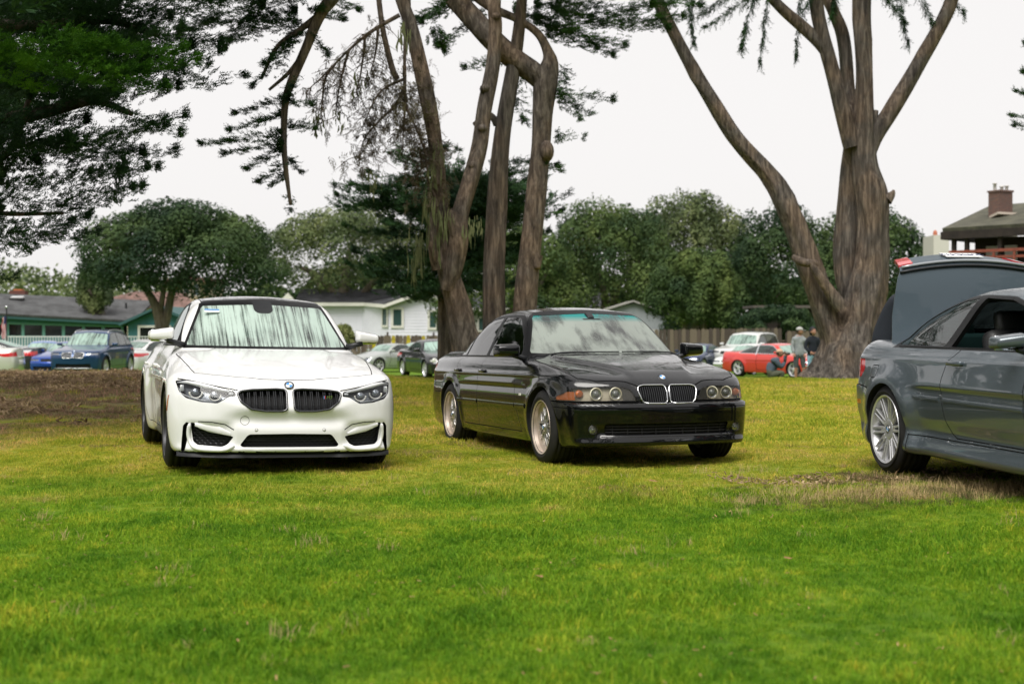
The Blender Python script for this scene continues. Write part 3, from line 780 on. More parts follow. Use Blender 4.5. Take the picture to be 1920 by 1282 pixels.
# ------------------------------------------------------------------ 1. white sports sedan
def white_sedan():
    s = dict(wb=2.812, hw=.93, wr=.333, height=1.45, xmin=-3.90, xmax=.80, zmin=.13, zbelt=.95, peak=-1.65)
    s['plan'] = curve((-4.0, .78), (-3.8, .845), (-3.4, .895), (-2.9, .905), (-2.2, .895), (-1.4, .89), (-.4, .895), (.15, .895), (.5, .885), (.8, .86))
    s['section'] = curve((.10, .10), (.17, .045), (.26, .02), (.40, .004), (.55, 0), (.68, .004), (.76, .012), (.82, .03), (.90, .065), (1.0, .13), (1.1, .24), (1.5, .9))
    s['top'] = curve((-4, .9), (-3.88, 1.0), (-3.80, 1.055), (-3.6, 1.05), (-3.2, 1.04), (-.9, .985), (-.45, .960), (-.3, .940), (0, .892), (.3, .835), (.5, .783), (.60, .745), (.67, .69), (.72, .62), (.9, .4))
    s['crown'] = .055
    s['front'] = curve((.05, .70), (.13, .755), (.18, .785), (.26, .79), (.40, .80), (.50, .79), (.58, .775), (.66, .735), (.72, .69), (.80, .62), (.95, .4))
    s['pfront'] = curve((0, 0), (.2, .006), (.4, .03), (.6, .085), (.75, .165), (.84, .25), (.90, .36), (.95, .52), (1.0, .75))
    s['rear'] = curve((.1, -3.70), (.25, -3.84), (.5, -3.885), (.75, -3.85), (1.0, -3.82), (1.1, -3.80))
    s['prear'] = curve((0, 0), (.4, .02), (.7, .10), (.85, .22), (.95, .45)); s['bottom'] = curve((-4, .22), (-3.4, .16), (.3, .145), (.6, .155), (.9, .165))
    s['roof'] = curve((.3, .50), (-.2, .84), (-.42, .985), (-.6, 1.105), (-.8, 1.235), (-1.0, 1.355), (-1.12, 1.405), (-1.3, 1.437), (-1.65, 1.455), (-2.05, 1.435), (-2.4, 1.375), (-2.75, 1.255), (-3.0, 1.16), (-3.3, 1.04), (-3.6, .90))
    s['roofcrown'] = .04; s['gwidth'] = curve((-3.7, .50), (-3.3, .62), (-2.9, .72), (-2.3, .785), (-1.6, .80), (-.9, .795), (-.4, .77), (0, .70)); s['tumble'] = .44
    s['flare_f'] = (.030, .385, .16); s['flare_r'] = (.045, .385, .20)
    def fx(y, z):   # sculpted bumper: scooped corners round the intakes, proud lower blade, hollow under the grilles
        d = 0*y
        d = d-.035*np.exp(-((z-.42)/.055)**2)*sstep(.62, .30, y)
        d = d+.018*np.exp(-((z-.185)/.03)**2)
        d = d-.030*sstep(.40, .50, y)*sstep(.83, .74, y)*np.exp(-((z-.31)/.085)**4)
        d = d+.014*np.exp(-((z-.585)/.10)**4)*np.exp(-((y-.22)/.20)**4)
        return d
    s['fx'] = fx
    def ex(x, y, z, w, top):   # bonnet power dome and shoulder crease
        top = top+.014*(1-sstep(-.03, .03, y-(.34+.16*sstep(.6, -.4, x))))*sstep(.66, .35, x)
        w = w+.012*np.exp(-((z-.78)/.05)**2)*sstep(-.5, -.8, x)
        w = w-.014*np.exp(-((z-.42)/.13)**2)*sstep(-.45, -.7, x)*sstep(-2.45, -2.2, x)
        return w, top
    s['extra'] = ex
    sh = car_shell(s, .019); R = sh.region
    PB = .60
    # glasshouse
    R('windshield_frame', [(-.1, .968), (.62, .968), (.722, .965), (.712, 1.0), (.562, 1.335), (.552, 1.362), (.50, 1.395), (-.1, 1.425)], 'front', .18, x=(-1.4, -.2), z=(.955, 2))
    R('windshield', [(-.1, .990), (.60, .990), (.690, .995), (.685, 1.015), (.542, 1.325), (.52, 1.345), (-.1, 1.372)], 'front', .18, x=(-1.4, -.2), z=(.96, 2), over=['windshield_frame'])
    R('sensor_patch', roundpoly([(-.1, 1.285), (.05, 1.285), (.085, 1.31), (.085, 1.40), (-.1, 1.40)], .01, 1), 'front', .1, x=(-1.4, -.6), z=(1.2, 1.5), over=['windshield', 'windshield_frame'])
    dlo = roundpoly([(-.72, .985), (-.86, 1.08), (-1.17, 1.31), (-1.45, 1.375), (-1.85, 1.385), (-2.3, 1.345), (-2.72, 1.21), (-3.02, 1.045), (-2.98, 1.0), (-2.7, .99)], .03, 3)
    R('window_trim', dlo, 'side', .3, z=(.93, 2), x=(-3.3, -.5))
    R('side_glass', roundpoly([(-.86, 1.01), (-.92, 1.09), (-1.21, 1.285), (-1.45, 1.348), (-1.78, 1.36), (-1.83, 1.01)], .02, 2), 'side', .3, z=(.93, 2), over=['window_trim'])
    R('side_glass', roundpoly([(-1.90, 1.01), (-1.86, 1.355), (-2.28, 1.32), (-2.62, 1.205), (-2.66, 1.01)], .02, 2), 'side', .3, z=(.93, 2), over=['window_trim'])
    R('rear_window', roundpoly([(-.1, 1.07), (.52, 1.07), (.47, 1.33), (.3, 1.355), (-.1, 1.365)], .03, 2), 'rear', .2, x=(-3.5, -2.2), z=(1.0, 2))
    R('roof', [(-1.0, -.1), (-1.0, .30), (-1.06, .515), (-1.14, .53), (-2.2, .525), (-2.5, .50), (-2.55, .3), (-2.56, -.1)], 'top', .5, z=(1.3, 2), gap=.008)
    # front
    hl = [(.862, .715), (.80, .725), (.70, .704), (.60, .682), (.50, .660), (.427, .642), (.418, .604), (.475, .598), (.56, .548), (.68, .556), (.79, .583), (.838, .63)]
    R('headlight', roundpoly(hl, .012, 2), 'front', .1, x=(.1, 1), z=(.4, .8), y=(.35, 1))
    kd = [(.026, .640), (.04, .657), (.10, .663), (.30, .655), (.385, .643), (.408, .622), (.385, .565), (.31, .508), (.20, .492), (.06, .492), (.030, .505)]
    kd = roundpoly(kd, .012, 2); R('kidney_grille', kd, 'front', .1, x=(.4, 1), z=(.4, .8))
    R('panel_gap', strip(spline([(.405, .650), (.50, .667), (.62, .690), (.74, .716), (.845, .731)], 4), .009), 'front', .05, x=(.1, 1), z=(.5, .8)) 
    ci = roundpoly([(-.1, .318), (.315, .312), (.335, .300), (.388, .228), (.37, .212), (-.1, .212)], .012, 2)
    R('air_intake', ci, 'front', .1, x=(.3, 1), z=(.15, .4))
    si = roundpoly([(.755, .398), (.715, .392), (.695, .352), (.62, .325), (.435, .292), (.478, .232), (.52, .212), (.70, .222), (.732, .248)], .012, 2)
    R('side_intake', si, 'front', .05, x=(.1, 1), z=(.15, .45), y=(.38, .9))
    R('air_curtain', roundpoly([(.785, .400), (.81, .37), (.822, .17), (.798, .163), (.775, .26), (.765, .39)], .006, 1), 'front', .02, x=(.0, 1), z=(.12, .45), y=(.7, .95))
    R('panel_gap', strip([(.70, .405), (.60, .402), (.50, .385), (.435, .345)], .008), 'front', .05, x=(.2, 1), z=(.3, .45))
    R('front_splitter', [(-.1, .165), (.36, .168), (.46, .165), (.60, .160), (.80, .160), (.95, .165), (.95, .05), (-.1, .05)], 'front', -.3, x=(.25, 1), z=(0, .2))
    R('side_marker', [(.335, .475), (.365, .475), (.385, .60), (.36, .60)], 'side', .2, z=(.4, .7), y=(.6, 1.1))
    hood = [(.625, -.1), (.615, .2), (.575, .40), (.505, .58), (.425, .715), (.30, .735), (0, .765), (-.35, .79), (-.52, .79), (-.47, .5), (-.44, -.1)]
    R('hood', hood, 'top', .35, z=(.6, 1.02), gap=.008)
    arches(sh, .365)
    R('door', [(-.62, .985), (-.76, .95), (-.72, .70), (-.74, .40), (-.68, .255), (-1.84, .255), (-1.87, .6), (-1.86, .985)], 'side', .25, y=(.5, 1.2), z=(.2, 1.02), x=(-2, -.5), gap=.008)
    R('door', [(-1.87, .985), (-1.88, .6), (-1.85, .255), (-2.28, .255), (-2.42, .42), (-2.62, .66), (-2.75, .985)], 'side', .25, y=(.5, 1.2), z=(.2, 1.02), gap=.008)
    R('side_sill', [(-.40, .245), (-2.42, .245), (-2.42, .1), (-.40, .1)], 'side', -.2, y=(.6, 1.2), z=(.1, .3))
    R('taillight', roundpoly([(.86, .86), (.40, .90), (.44, .76), (.86, .72)], .02, 2), 'rear', .1, x=(-4.5, -3.2), z=(.5, 1.0))
    R('trunk_lid', [(-.1, 1.06), (.60, 1.02), (.62, .70), (-.1, .70)], 'rear', .1, x=(-4.5, -3.5), z=(.5, 1.1), gap=.008)
    root = empty('parked_car', (-1.978, 11.88, .048), radians(-72.5)); root.rotation_euler = (radians(-1.1), radians(-.3), radians(-72.5))
    tag(root, 'white sports sedan with black roof, black twin grilles and open black air intakes', 'car')
    body = paint('pearl white paint', (.79, .79, .785), .3, flake=0, wet=.25); carbon = paint('dark carbon roof', (.012, .013, .016), .22, wet=1)
    mats = dict(body=body); P = sh.part; f = sh.f
    finish_car(sh, root, mats)
    P('windshield_frame', 'windshield_frame', [M['trim'], M['trim']], root, 'centre', depth=.015)
    ws = glass('dewy windscreen', (.45, .68, .60), .5, dew=.84, dewcol=(.70, .86, .77), stretch=(.30, 8, .30))
    w = P('windshield', 'windshield', [ws, M['trim']], root, 'centre', offset=-.002)[0]
    sg = glass('side glass', (.35, .55, .52), .45, dew=.35, dewcol=(.30, .48, .46), stretch=(7, 1, 1))
    P('window_trim', 'window_trim', [M['trim']], root, 'pair'); P('side_window', 'side_glass', [sg, M['trim']], root, 'pair', offset=-.003)
    P('rear_window', 'rear_window', [ws, M['trim']], root, 'centre', offset=-.003)
    P('sensor_patch', 'sensor_patch', [M['black']], root, 'centre')
    P('roof', 'roof', [carbon], root, 'centre'); P('hood', 'hood', [body], root, 'centre')
    for nm in ('door', 'trunk_lid'): P(nm, nm, [body], root, 'pair' if nm == 'door' else 'centre')
    P('side_sill', 'side_sill', [body], root, 'pair')
    P('front_splitter', 'front_splitter', [M['black'], M['black']], root, 'centre')
    mb = MB(); V = []
    for t in np.linspace(-1, 1, 31):
        y = t*.85; x = (surf_x(f, abs(y), .20) or .35); e = x+.012-(.03 if abs(y) < .36 else 0); V += [(e-.06, y, .170), (e-.03, y, .152), (e-.022, y, .128), (e-.30, y, .115), (e-.30, y, .170)]
    Fp = [(i*5+j, i*5+(j+1) % 5, i*5+5+(j+1) % 5, i*5+5+j) for i in range(30) for j in range(5)]; mb.add(V, Fp); auto_smooth(mb.build('front_splitter', [M['black']], root), 40)
    P('side_marker', 'side_marker', [M['amber'], M['black']], root, 'pair', depth=.01, offset=.002)
    P('air_curtain', 'air_curtain', [M['matt'], M['matt']], root, 'pair', depth=.10, ddir=(-1, 0, 0), skip_surface=True, floor=0)
    P('taillight', 'taillight', [M['red']], root, 'pair')
    for nm in ('air_intake', 'side_intake'):
        P(nm, nm, [M['matt'], M['black']], root, 'centre' if nm == 'air_intake' else 'pair', depth=.075, ddir=(-1, 0, 0), skip_surface=True, floor=0)
    for sgn in (1, -1):
        honeycomb(f, root, si, sgn, .021)
    hc = np.vstack([ci[ci[:, 0] >= 0], (ci[ci[:, 0] >= 0]*[-1, 1])[::-1]])
    ci2 = np.array([(-.335, .300), (-.385, .23), (-.37, .214), (.37, .214), (.385, .23), (.335, .300), (.31, .315), (-.31, .315)]); honeycomb(f, root, ci2, 1, .021)
    mb = MB(); mb.box((.70, 0, .262), (.02, .72, .012)); mb.build('grille_strut', [M['black']], root)
    # kidneys
    ks = P('kidney_grille', 'kidney_grille', [M['matt'], M['black']], root, 'pair', depth=.06, ddir=(-1, 0, 0), skip_surface=True, floor=0)
    gloss = mat('gloss black trim', (.012, .013, .016), .12, coat=1); wetbar = mat('satin black bars', (.010, .011, .013), .3, spec=.35)
    for o, sgn in zip(ks, (1, -1)):
        fr = MB(); V, F = loop3(f, kd, .004, .009, sgn, 8); fr.add(V, F); fr.build('grille_frame', [gloss], o, True)
        ys = []
        for i in range(7):
            c = .068+i*.051; ys += [c-.0075, c+.0075]
        b = grille_bars(f, o, ys, lambda y: poly_zr(kd, y), None, .006, .02, inset=.006)
        V = np.array(b.V); V[:, 1] *= sgn; b.V = [tuple(v) for v in V]; b.build('grille_bars', [wetbar], o)
    # headlights: housing, clear lens, two light rings, brow strip
    chro = mat('silver light guide', (.78, .79, .80), .3, .3)
    hs = P('headlight', 'headlight', [M['lens'], M['black']], root, 'pair', depth=.07, ddir=(-1, 0, 0), wall=1)
    hb = P('headlight_housing', 'headlight', [mat('grey lamp bowl', (.20, .215, .23), .25, .4), M['black']], root, 'pair', offset=-.065)
    for o, hh, sgn in zip(hs, hb, (1, -1)):
        hh.parent = o
        for k, (cy, cz, rr_) in enumerate(((.715, .628, .044), (.575, .608, .040))):
            x = (surf_x(f, cy, cz) or .5)-.030
            ring = [(x+.008*cos(t)*0, (cy+rr_*cos(t)*1.12)*sgn, cz+rr_*sin(t)*(1 if sin(t) < 0 else .85)) for t in np.linspace(pi*.96, 2*pi+.12, 16)]
            m = MB(); m.tube(ring, .0065, 6); m.build('light_ring', [M['ring']], o, True)
            m = MB(); m.lathe([(0, .0), (.018, -.002), (.033, -.012), (.036, -.03)], 20, (x-.006, cy*sgn, cz), 'x'); m.build('projector', [M['reflector']], o, True)
            m = MB(); m.sphere((x-.012, cy*sgn, cz), (.016, .022, .022)); m.build('lamp_eye', [M['bulb']], o, True)
        br = [((surf_x(f, y, z) or .5)-.016, y*sgn, z) for y, z in ((.845, .700), (.78, .706), (.70, .691), (.60, .669), (.50, .647), (.44, .634))]
        m = MB(); m.tube(br, [.006, .014, .019, .016, .012, .005], 8); m.build('light_brow', [chro], o, True)
        m = MB(); lo = [((surf_x(f, y, z) or .5)-.02, y*sgn, z) for y, z in ((.838, .66), (.825, .62), (.78, .597), (.68, .571), (.57, .563))]; m.tube(lo, .003, 6); m.build('lamp_trim', [chro], o, True)
        m = MB(); m.rbox(((surf_x(f, .815, .655) or .4)-.03, .815*sgn, .658), (.03, .03, .05), .006); m.rbox(((surf_x(f, .46, .62) or .6)-.018, .455*sgn, .622), (.01, .035, .014), .004); m.build('lamp_detail', [chro], o, True)
    x = surf_x(f, 0, .69); roundel(root, (x+.002, 0, .692), (1, 0, .95), .041)
    # brow fins over the side intakes, tow eye cap, parking sensors, badge
    for sgn in (1, -1):
        pts = [(.725, .375), (.66, .350), (.56, .325), (.46, .305)]; mb = MB()
        V = []
        for (y, z), hgt in zip(pts, (.020, .044, .052, .018)):
            x = (surf_x(f, y, z+.02) or .5); V += [(x+.006, y*sgn, z-.006), (x+.016, y*sgn, z+hgt*.45), (x+.002, y*sgn, z+hgt)]
        F = [(i*3+j, i*3+3+j, i*3+4+j, i*3+1+j) for i in range(3) for j in range(2)]
        if sgn < 0: F = [q[::-1] for q in F]
        mb.add(V, F); o = mb.build('intake_fin', [body], root, True)
        sl = MB(); P3 = [((surf_x(f, y, z) or .4)+.006, y*sgn, z) for y, z in spline([(.762, .385), (.768, .30), (.745, .225), (.70, .195), (.60, .188), (.50, .192), (.43, .225)], 4)]
        sl.tube(P3, [.010]+[.017]*(len(P3)-2)+[.010], 8); sl.build('intake_surround', [body], root, True)
        m = MB(); m.lathe([(0, .003), (.009, .003), (.010, 0)], 14, disc_on(f, .265*sgn, .345, 0, 0), 'x'); m.build('parking_sensor', [body], root, True)
        m = MB(); c = disc_on(f, .265*sgn, .345, 0, .001); m.tube([(c[0], c[1]+.012*cos(t), c[2]+.012*sin(t)) for t in np.linspace(0, 2*pi, 15)], .0012, 5, cap=False); m.build('sensor_ring', [M['gap']], root)
    m = MB(); P3 = []
    for t in np.linspace(0, 2*pi, 25): y, z = -.352+.034*cos(t), .418+.034*sin(t); P3.append((surf_x(f, abs(y), z)+.0005, y, z))
    m.tube(P3, .0017, 5, cap=False); m.build('tow_eye_cap', [M['gap']], root)
    bx = surf_x(f, .30, .60)-.004
    text_mesh('badge', 'M3', .036, M['chrome'], Matrix.Translation((bx+.01, .285, .588)) @ Matrix(((0, 0, 1, 0), (1, 0, 0, 0), (0, 1, 0, 0), (0, 0, 0, 1))), root, .3)
    m = MB(); m.box((bx+.01, .276, .600), (.003, .007, .024), 0); m.box((bx+.01, .269, .600), (.003, .007, .024), 1); m.build('badge_stripe', [M['red'], M['blue']], root)
    # sensor housing and mirror behind the glass, paper on the dash, stickers
    mb = MB(); mb.rbox((-1.03, -.0, 1.295), (.10, .20, .07), .02, ry=.5); mb.rbox((-.98, .0, 1.225), (.03, .24, .07), .02); mb.build('rear_view_mirror', [M['black']], root, True)
    mb = MB(); mb.box((-.60, .27, 1.0), (.10, .27, .003), 0, ry=-.35); mb.build('windshield_card', [M['paper']], root)
    mb = MB(); mb.box((-.935, -.455, 1.295), (.004, .13, .035), 0, ry=-.95); mb.box((-.945, -.455, 1.308), (.004, .13, .012), 1, ry=-.95); mb.build('permit_sticker', [M['white'], M['blue']], root)
    interior(root, s, dash=-.68)
    # M-style mirrors
    mirrorpod(root, -.66, .905, 1.07, [body, M['black']], 'm', .95)
    for x0 in (-1.72, -2.62):
        for sgn in (1, -1):
            y = surf_y(f, x0, .80); mb = MB(); mb.rbox((x0, sgn*(y+.022), .80), (.20, .022, .028), .01)
            for q in (-.08, .08): mb.rbox((x0+q, sgn*(y+.01), .80), (.025, .03, .022), .006)
            mb.build('door_handle', [body], root, True)
    for x0, yy in ((0, .905), (-s['wb'], .925)):
        for sgn in (1, -1): add_wheel(root, x0, sgn*yy, .333, .275 if x0 == 0 else .285, .240, 'dark', spin=.3)
    return root
def side_strip(f, root, name, pts, hgt, t, mat_, sides=(1, -1)):
    """moulding that follows the flank; pts are (x, z)"""
    for sg in sides:
        V = []
        for x, z in pts:
            y = surf_y(f, x, z)
            V += [(x, sg*(y-.004), z-hgt/2), (x, sg*(y+t*.8), z-hgt*.38), (x, sg*(y+t), z), (x, sg*(y+t*.8), z+hgt*.38), (x, sg*(y-.004), z+hgt/2)]
        F = [(i*5+j, i*5+5+j, i*5+6+j, i*5+1+j) for i in range(len(pts)-1) for j in range(4)]
        n = len(V)-5; F += [(0, 1, 2, 3, 4), (n+4, n+3, n+2, n+1, n)]
        if sg > 0: F = [q[::-1] for q in F]
        auto_smooth(mobj(name, V, F, mat_, root), 50)
def wiper(root, f, y0, y1, xo=-.30):
    mb = MB(); P = []
    for t in np.linspace(0, 1, 8):
        y = y0+(y1-y0)*t; x = xo-.30*y*y*.9-.05; z = surf_z(f, x, abs(y)); P.append((x, y, z+.015))
    mb.tube(P, .007, 6); mb.build('wiper', [M['black']], root, True)
# ------------------------------------------------------------------ 2. black saloon
def black_saloon():
    s = dict(wb=2.83, hw=.90, wr=.328, height=1.43, xmin=-3.95, xmax=.84, zmin=.15, zbelt=.94, peak=-1.60)
    s['plan'] = curve((-4.0, .76), (-3.8, .82), (-3.4, .865), (-2.8, .885), (-1.4, .885), (-.3, .885), (.2, .875), (.5, .85), (.8, .82))
    s['section'] = curve((.12, .085), (.20, .05), (.30, .025), (.45, .006), (.58, 0), (.70, .006), (.775, .014), (.80, .026), (.88, .06), (.96, .11), (1.06, .22), (1.5, .9))
    s['top'] = curve((-4, .88), (-3.93, .93), (-3.86, .975), (-3.6, .99), (-3.1, .995), (-.9, .965), (-.5, .965), (-.3, .945), (0, .903), (.3, .855), (.5, .81), (.62, .775), (.69, .735), (.74, .67), (.9, .4))
    s['crown'] = .05
    s['front'] = curve((.05, .74), (.17, .80), (.215, .815), (.26, .805), (.40, .815), (.50, .825), (.545, .815), (.562, .755), (.60, .745), (.70, .715), (.74, .685), (.80, .60), (.95, .4))
    s['pfront'] = curve((0, 0), (.2, .006), (.4, .03), (.6, .085), (.72, .14), (.80, .20), (.855, .29), (.89, .42), (.95, .75))
    s['rear'] = curve((.1, -3.75), (.2, -3.90), (.5, -3.945), (.56, -3.90), (.9, -3.86), (1.0, -3.84), (1.1, -3.83))
    s['prear'] = curve((0, 0), (.4, .02), (.7, .09), (.82, .2), (.90, .42)); s['bottom'] = curve((-4, .24), (-3.4, .18), (.3, .17), (.6, .19), (.9, .20))
    s['roof'] = curve((.3, .50), (-.2, .82), (-.38, .955), (-.6, 1.09), (-.8, 1.205), (-1.0, 1.315), (-1.12, 1.365), (-1.3, 1.405), (-1.6, 1.428), (-2.0, 1.415), (-2.35, 1.365), (-2.7, 1.245), (-2.95, 1.14), (-3.2, 1.03), (-3.5, .90))
    s['roofcrown'] = .04; s['gwidth'] = curve((-3.7, .48), (-3.3, .62), (-2.9, .72), (-2.3, .765), (-1.6, .775), (-.9, .775), (-.4, .755), (0, .68)); s['tumble'] = .42
    s['flare_f'] = (.014, .375, .05); s['flare_r'] = (.014, .375, .05)
    def fx(y, z):
        d = 0*y
        d = d-.022*np.exp(-((z-.32)/.045)**4)*sstep(.66, .60, y)
        d = d+.028*np.exp(-((z-.64)/.085)**4)*np.exp(-((y-.14)/.15)**4)
        return d
    s['fx'] = fx
    def ex(x, y, z, w, top):   # bonnet V crease, waist crease
        yc = .28+.34*sstep(.70, -.45, x)
        top = top+.020*(1-sstep(-.035, .035, y-yc))*sstep(.74, .5, x)
        top = top-.012*np.exp(-((y-yc-.10)/.08)**2)*sstep(.7, .3, x)
        w = w+.008*np.exp(-((z-.785)/.02)**2)-.006*np.exp(-((z-.67)/.05)**2)
        w = w+.008*(z < .30)*sstep(.32, .26, z)*sstep(-.4, -.5, x)*sstep(-2.5, -2.35, x)
        return w, top
    s['extra'] = ex
    sh = car_shell(s, .020); R = sh.region
    R('windshield_frame', [(-.1, .955), (.66, .950), (.765, .955), (.75, 1.0), (.585, 1.325), (.57, 1.35), (.50, 1.378), (-.1, 1.398)], 'front', .18, x=(-1.4, -.2), z=(.94, 2))
    R('windshield', [(-.1, .975), (.60, .972), (.715, .978), (.712, 1.0), (.560, 1.312), (.53, 1.335), (-.1, 1.360)], 'front', .18, x=(-1.4, -.2), z=(.95, 2), over=['windshield_frame'])
    dlo = roundpoly([(-.60, .935), (-.82, 1.09), (-1.17, 1.31), (-1.30, 1.345), (-1.80, 1.358), (-2.30, 1.33), (-2.64, 1.20), (-3.10, .96), (-3.07, .935)], .03, 3)
    R('window_trim', dlo, 'side', .3, z=(.90, 2), x=(-3.3, -.5))
    R('side_glass', roundpoly([(-.84, .955), (-.86, 1.055), (-1.23, 1.29), (-1.34, 1.318), (-1.735, 1.33), (-1.825, .955)], .02, 2), 'side', .3, z=(.9, 2), over=['window_trim'])
    R('side_glass', roundpoly([(-1.90, .955), (-1.815, 1.33), (-2.28, 1.302), (-2.50, 1.225), (-2.66, .955)], .02, 2), 'side', .3, z=(.9, 2), over=['window_trim'])
    R('side_glass', roundpoly([(-2.70, .955), (-2.545, 1.205), (-2.64, 1.17), (-3.04, .965), (-3.02, .955)], .01, 1), 'side', .3, z=(.9, 2), over=['window_trim'])
    R('rear_window', roundpoly([(-.1, 1.07), (.52, 1.07), (.47, 1.31), (.3, 1.335), (-.1, 1.345)], .03, 2), 'rear', .2, x=(-3.5, -2.2), z=(1.0, 2))
    R('sunroof', roundpoly([(-1.22, -.1), (-1.22, .38), (-1.62, .38), (-1.62, -.1)], [.0, .05, .05, .0], 3), 'top', .6, z=(1.3, 2), gap=.01)
    hl = roundpoly([(.275, .574), (.36, .575), (.88, .572), (.86, .62), (.79, .684), (.60, .692), (.40, .692), (.325, .665)], .014, 2)
    R('headlight', hl, 'front', .02, x=(.1, 1), z=(.5, .8), y=(.2, 1))
    kd = roundpoly([(.014, .560), (.012, .66), (.026, .705), (.225, .705), (.268, .690), (.272, .655), (.245, .572), (.215, .553), (.05, .550)], .022, 3)
    R('kidney_grille', kd, 'front', .1, x=(.4, 1), z=(.5, .8))
    R('bumper_gap', [(-.1, .560), (.95, .560), (.95, .572), (-.1, .572)], 'front', .0, x=(.1, 1), z=(.5, .6))
    ci = roundpoly([(-.1, .385), (.56, .385), (.575, .37), (.565, .285), (-.1, .285)], .012, 2); R('air_intake', ci, 'front', .1, x=(.3, 1), z=(.15, .45))
    fg = circle((.665, .335), .038, 20); R('fog_light', fg, 'front', .1, x=(.3, 1), z=(.2, .45))
    R('panel_gap', strip([(.96, .515), (.5, .515), (-.1, .515)], .007), 'front', .05, x=(.1, 1), z=(.45, .55))
    hood = [(.72, -.1), (.715, .26), (.66, .36), (.60, .60), (.50, .735), (.36, .775), (0, .785), (-.40, .775), (-.55, .74), (-.42, .5), (-.36, .25), (-.34, -.1)]
    R('hood', hood, 'top', .3, z=(.66, 1.02), gap=.009)
    R('cowl', [(-.30, -.1), (-.32, .25), (-.38, .5), (-.52, .76), (-.66, .78), (-.6, -.1)], 'top', .3, z=(.9, 1.1))
    arches(sh, .362)
    R('door', [(-.60, .94), (-.70, .93), (-.715, .64), (-.66, .45), (-.56, .262), (-1.855, .262), (-1.865, .6), (-1.845, .94)], 'side', .25, y=(.5, 1.2), z=(.2, .96), x=(-2, -.5), gap=.009)
    R('door', [(-1.845, .94), (-1.865, .6), (-1.855, .262), (-2.36, .262), (-2.46, .44), (-2.63, .68), (-2.70, .94)], 'side', .25, y=(.5, 1.2), z=(.2, .96), gap=.009)
    R('bumper_gap', strip([(.36, .556), (.56, .556)], .008), 'side', .1, y=(.5, 1)); R('bumper_gap', strip([(-3.2, .556), (-3.9, .556)], .008), 'side', .1, y=(.5, 1))
    R('taillight', roundpoly([(.84, .86), (.42, .90), (.44, .70), (.84, .66)], .02, 2), 'rear', .1, x=(-4.5, -3.2), z=(.5, 1.0))
    R('trunk_lid', [(-.1, 1.03), (.60, 1.0), (.62, .60), (-.1, .60)], 'rear', .1, x=(-4.5, -3.5), z=(.5, 1.1), gap=.008)
    root = empty('parked_car', (1.087, 12.76, -.002)); root.rotation_euler = (0, radians(-.9), radians(-71.2))
    tag(root, 'glossy black older saloon wet with dew, chrome twin grilles and round twin headlamps', 'car')
    body = paint('black clear coat paint', (.0025, .0028, .0034), .25, wet=.6); f = sh.f; P = sh.part
    finish_car(sh, root, dict(body=body))
    ws = glass('foggy windscreen', (.55, .68, .64), .5, dew=.62, dewcol=(.56, .62, .56), stretch=(.4, 1.3, .4), band=(1.27, 1.33, (.02, .42, .40)))
    sg = glass('dark tinted side glass', (.30, .34, .34), .25, dew=0)
    P('windshield_frame', 'windshield_frame', [M['trim'], M['trim']], root, 'centre', depth=.015); P('windshield', 'windshield', [ws], root, 'centre', offset=-.002)
    P('window_trim', 'window_trim', [M['trim']], root, 'pair'); P('side_window', 'side_glass', [sg, M['trim']], root, 'pair', offset=-.003)
    P('rear_window', 'rear_window', [ws], root, 'centre', offset=-.003); P('sunroof', 'sunroof', [body], root, 'centre'); P('hood', 'hood', [body], root, 'centre')
    P('cowl', 'cowl', [M['black']], root, 'centre', offset=-.006); P('door', 'door', [body], root, 'pair'); P('trunk_lid', 'trunk_lid', [body], root, 'centre')
    P('bumper_gap', 'bumper_gap', [M['gap'], M['gap']], root, 'centre', depth=.015, skip_surface=True, floor=0); P('taillight', 'taillight', [M['red']], root, 'pair')
    P('air_intake', 'air_intake', [M['matt'], M['black']], root, 'centre', depth=.05, ddir=(-1, 0, 0), skip_surface=True, floor=0)
    mb = MB()
    for z in (.31, .335, .36):
        V, F = tubeline(f, [(y, z) for y in np.linspace(-.56, .56, 13)], -.012, .005, 6); mb.add(V, F)
    for y in np.linspace(-.5, .5, 9): mb.box(((surf_x(f, abs(y), .335) or .7)-.016, y, .335), (.012, .006, .09))
    mb.build('intake_slats', [M['matt']], root)
    V, F = tubeline(f, [(y, .272) for y in np.linspace(-.60, .60, 15)], -.002, .005, 6); mobj('bumper_lip_line', V, F, M['black'], root)
    ks = P('kidney_grille', 'kidney_grille', [M['matt'], M['matt']], root, 'pair', depth=.05, ddir=(-1, 0, 0), skip_surface=True, floor=0)
    for o, sgn in zip(ks, (1, -1)):
        fr = MB(); V, F = loop3(f, kd, .005, .0058, sgn, 8); fr.add(V, F); fr.build('chrome_frame', [M['chrome']], o, True)
        b = grille_bars(f, o, [.03+i*.0195 for i in range(13)], lambda y: poly_zr(kd, y), None, .0065, .02, inset=.004)
        V = np.array(b.V); V[:, 1] *= sgn; b.V = [tuple(v) for v in V]; b.build('grille_bars', [M['black']], o)
    amb = glass('amber lens', (1, .35, .12), .8, dew=.28, dewcol=(.75, .22, .08), streak=False)
    hs = P('headlight', 'headlight', [M['hglass'], M['black']], root, 'pair', depth=.05, ddir=(-1, 0, 0)); hb = P('headlight_housing', 'headlight', [mat('dull lamp bowl', (.62, .58, .50), .35, .2), M['black']], root, 'pair', offset=-.05)
    creamy = mat('yellowed light ring', (.80, .76, .60), .35, coat=.4); dkb = mat('dark lamp bezel', (.05, .05, .05), .3, .4)
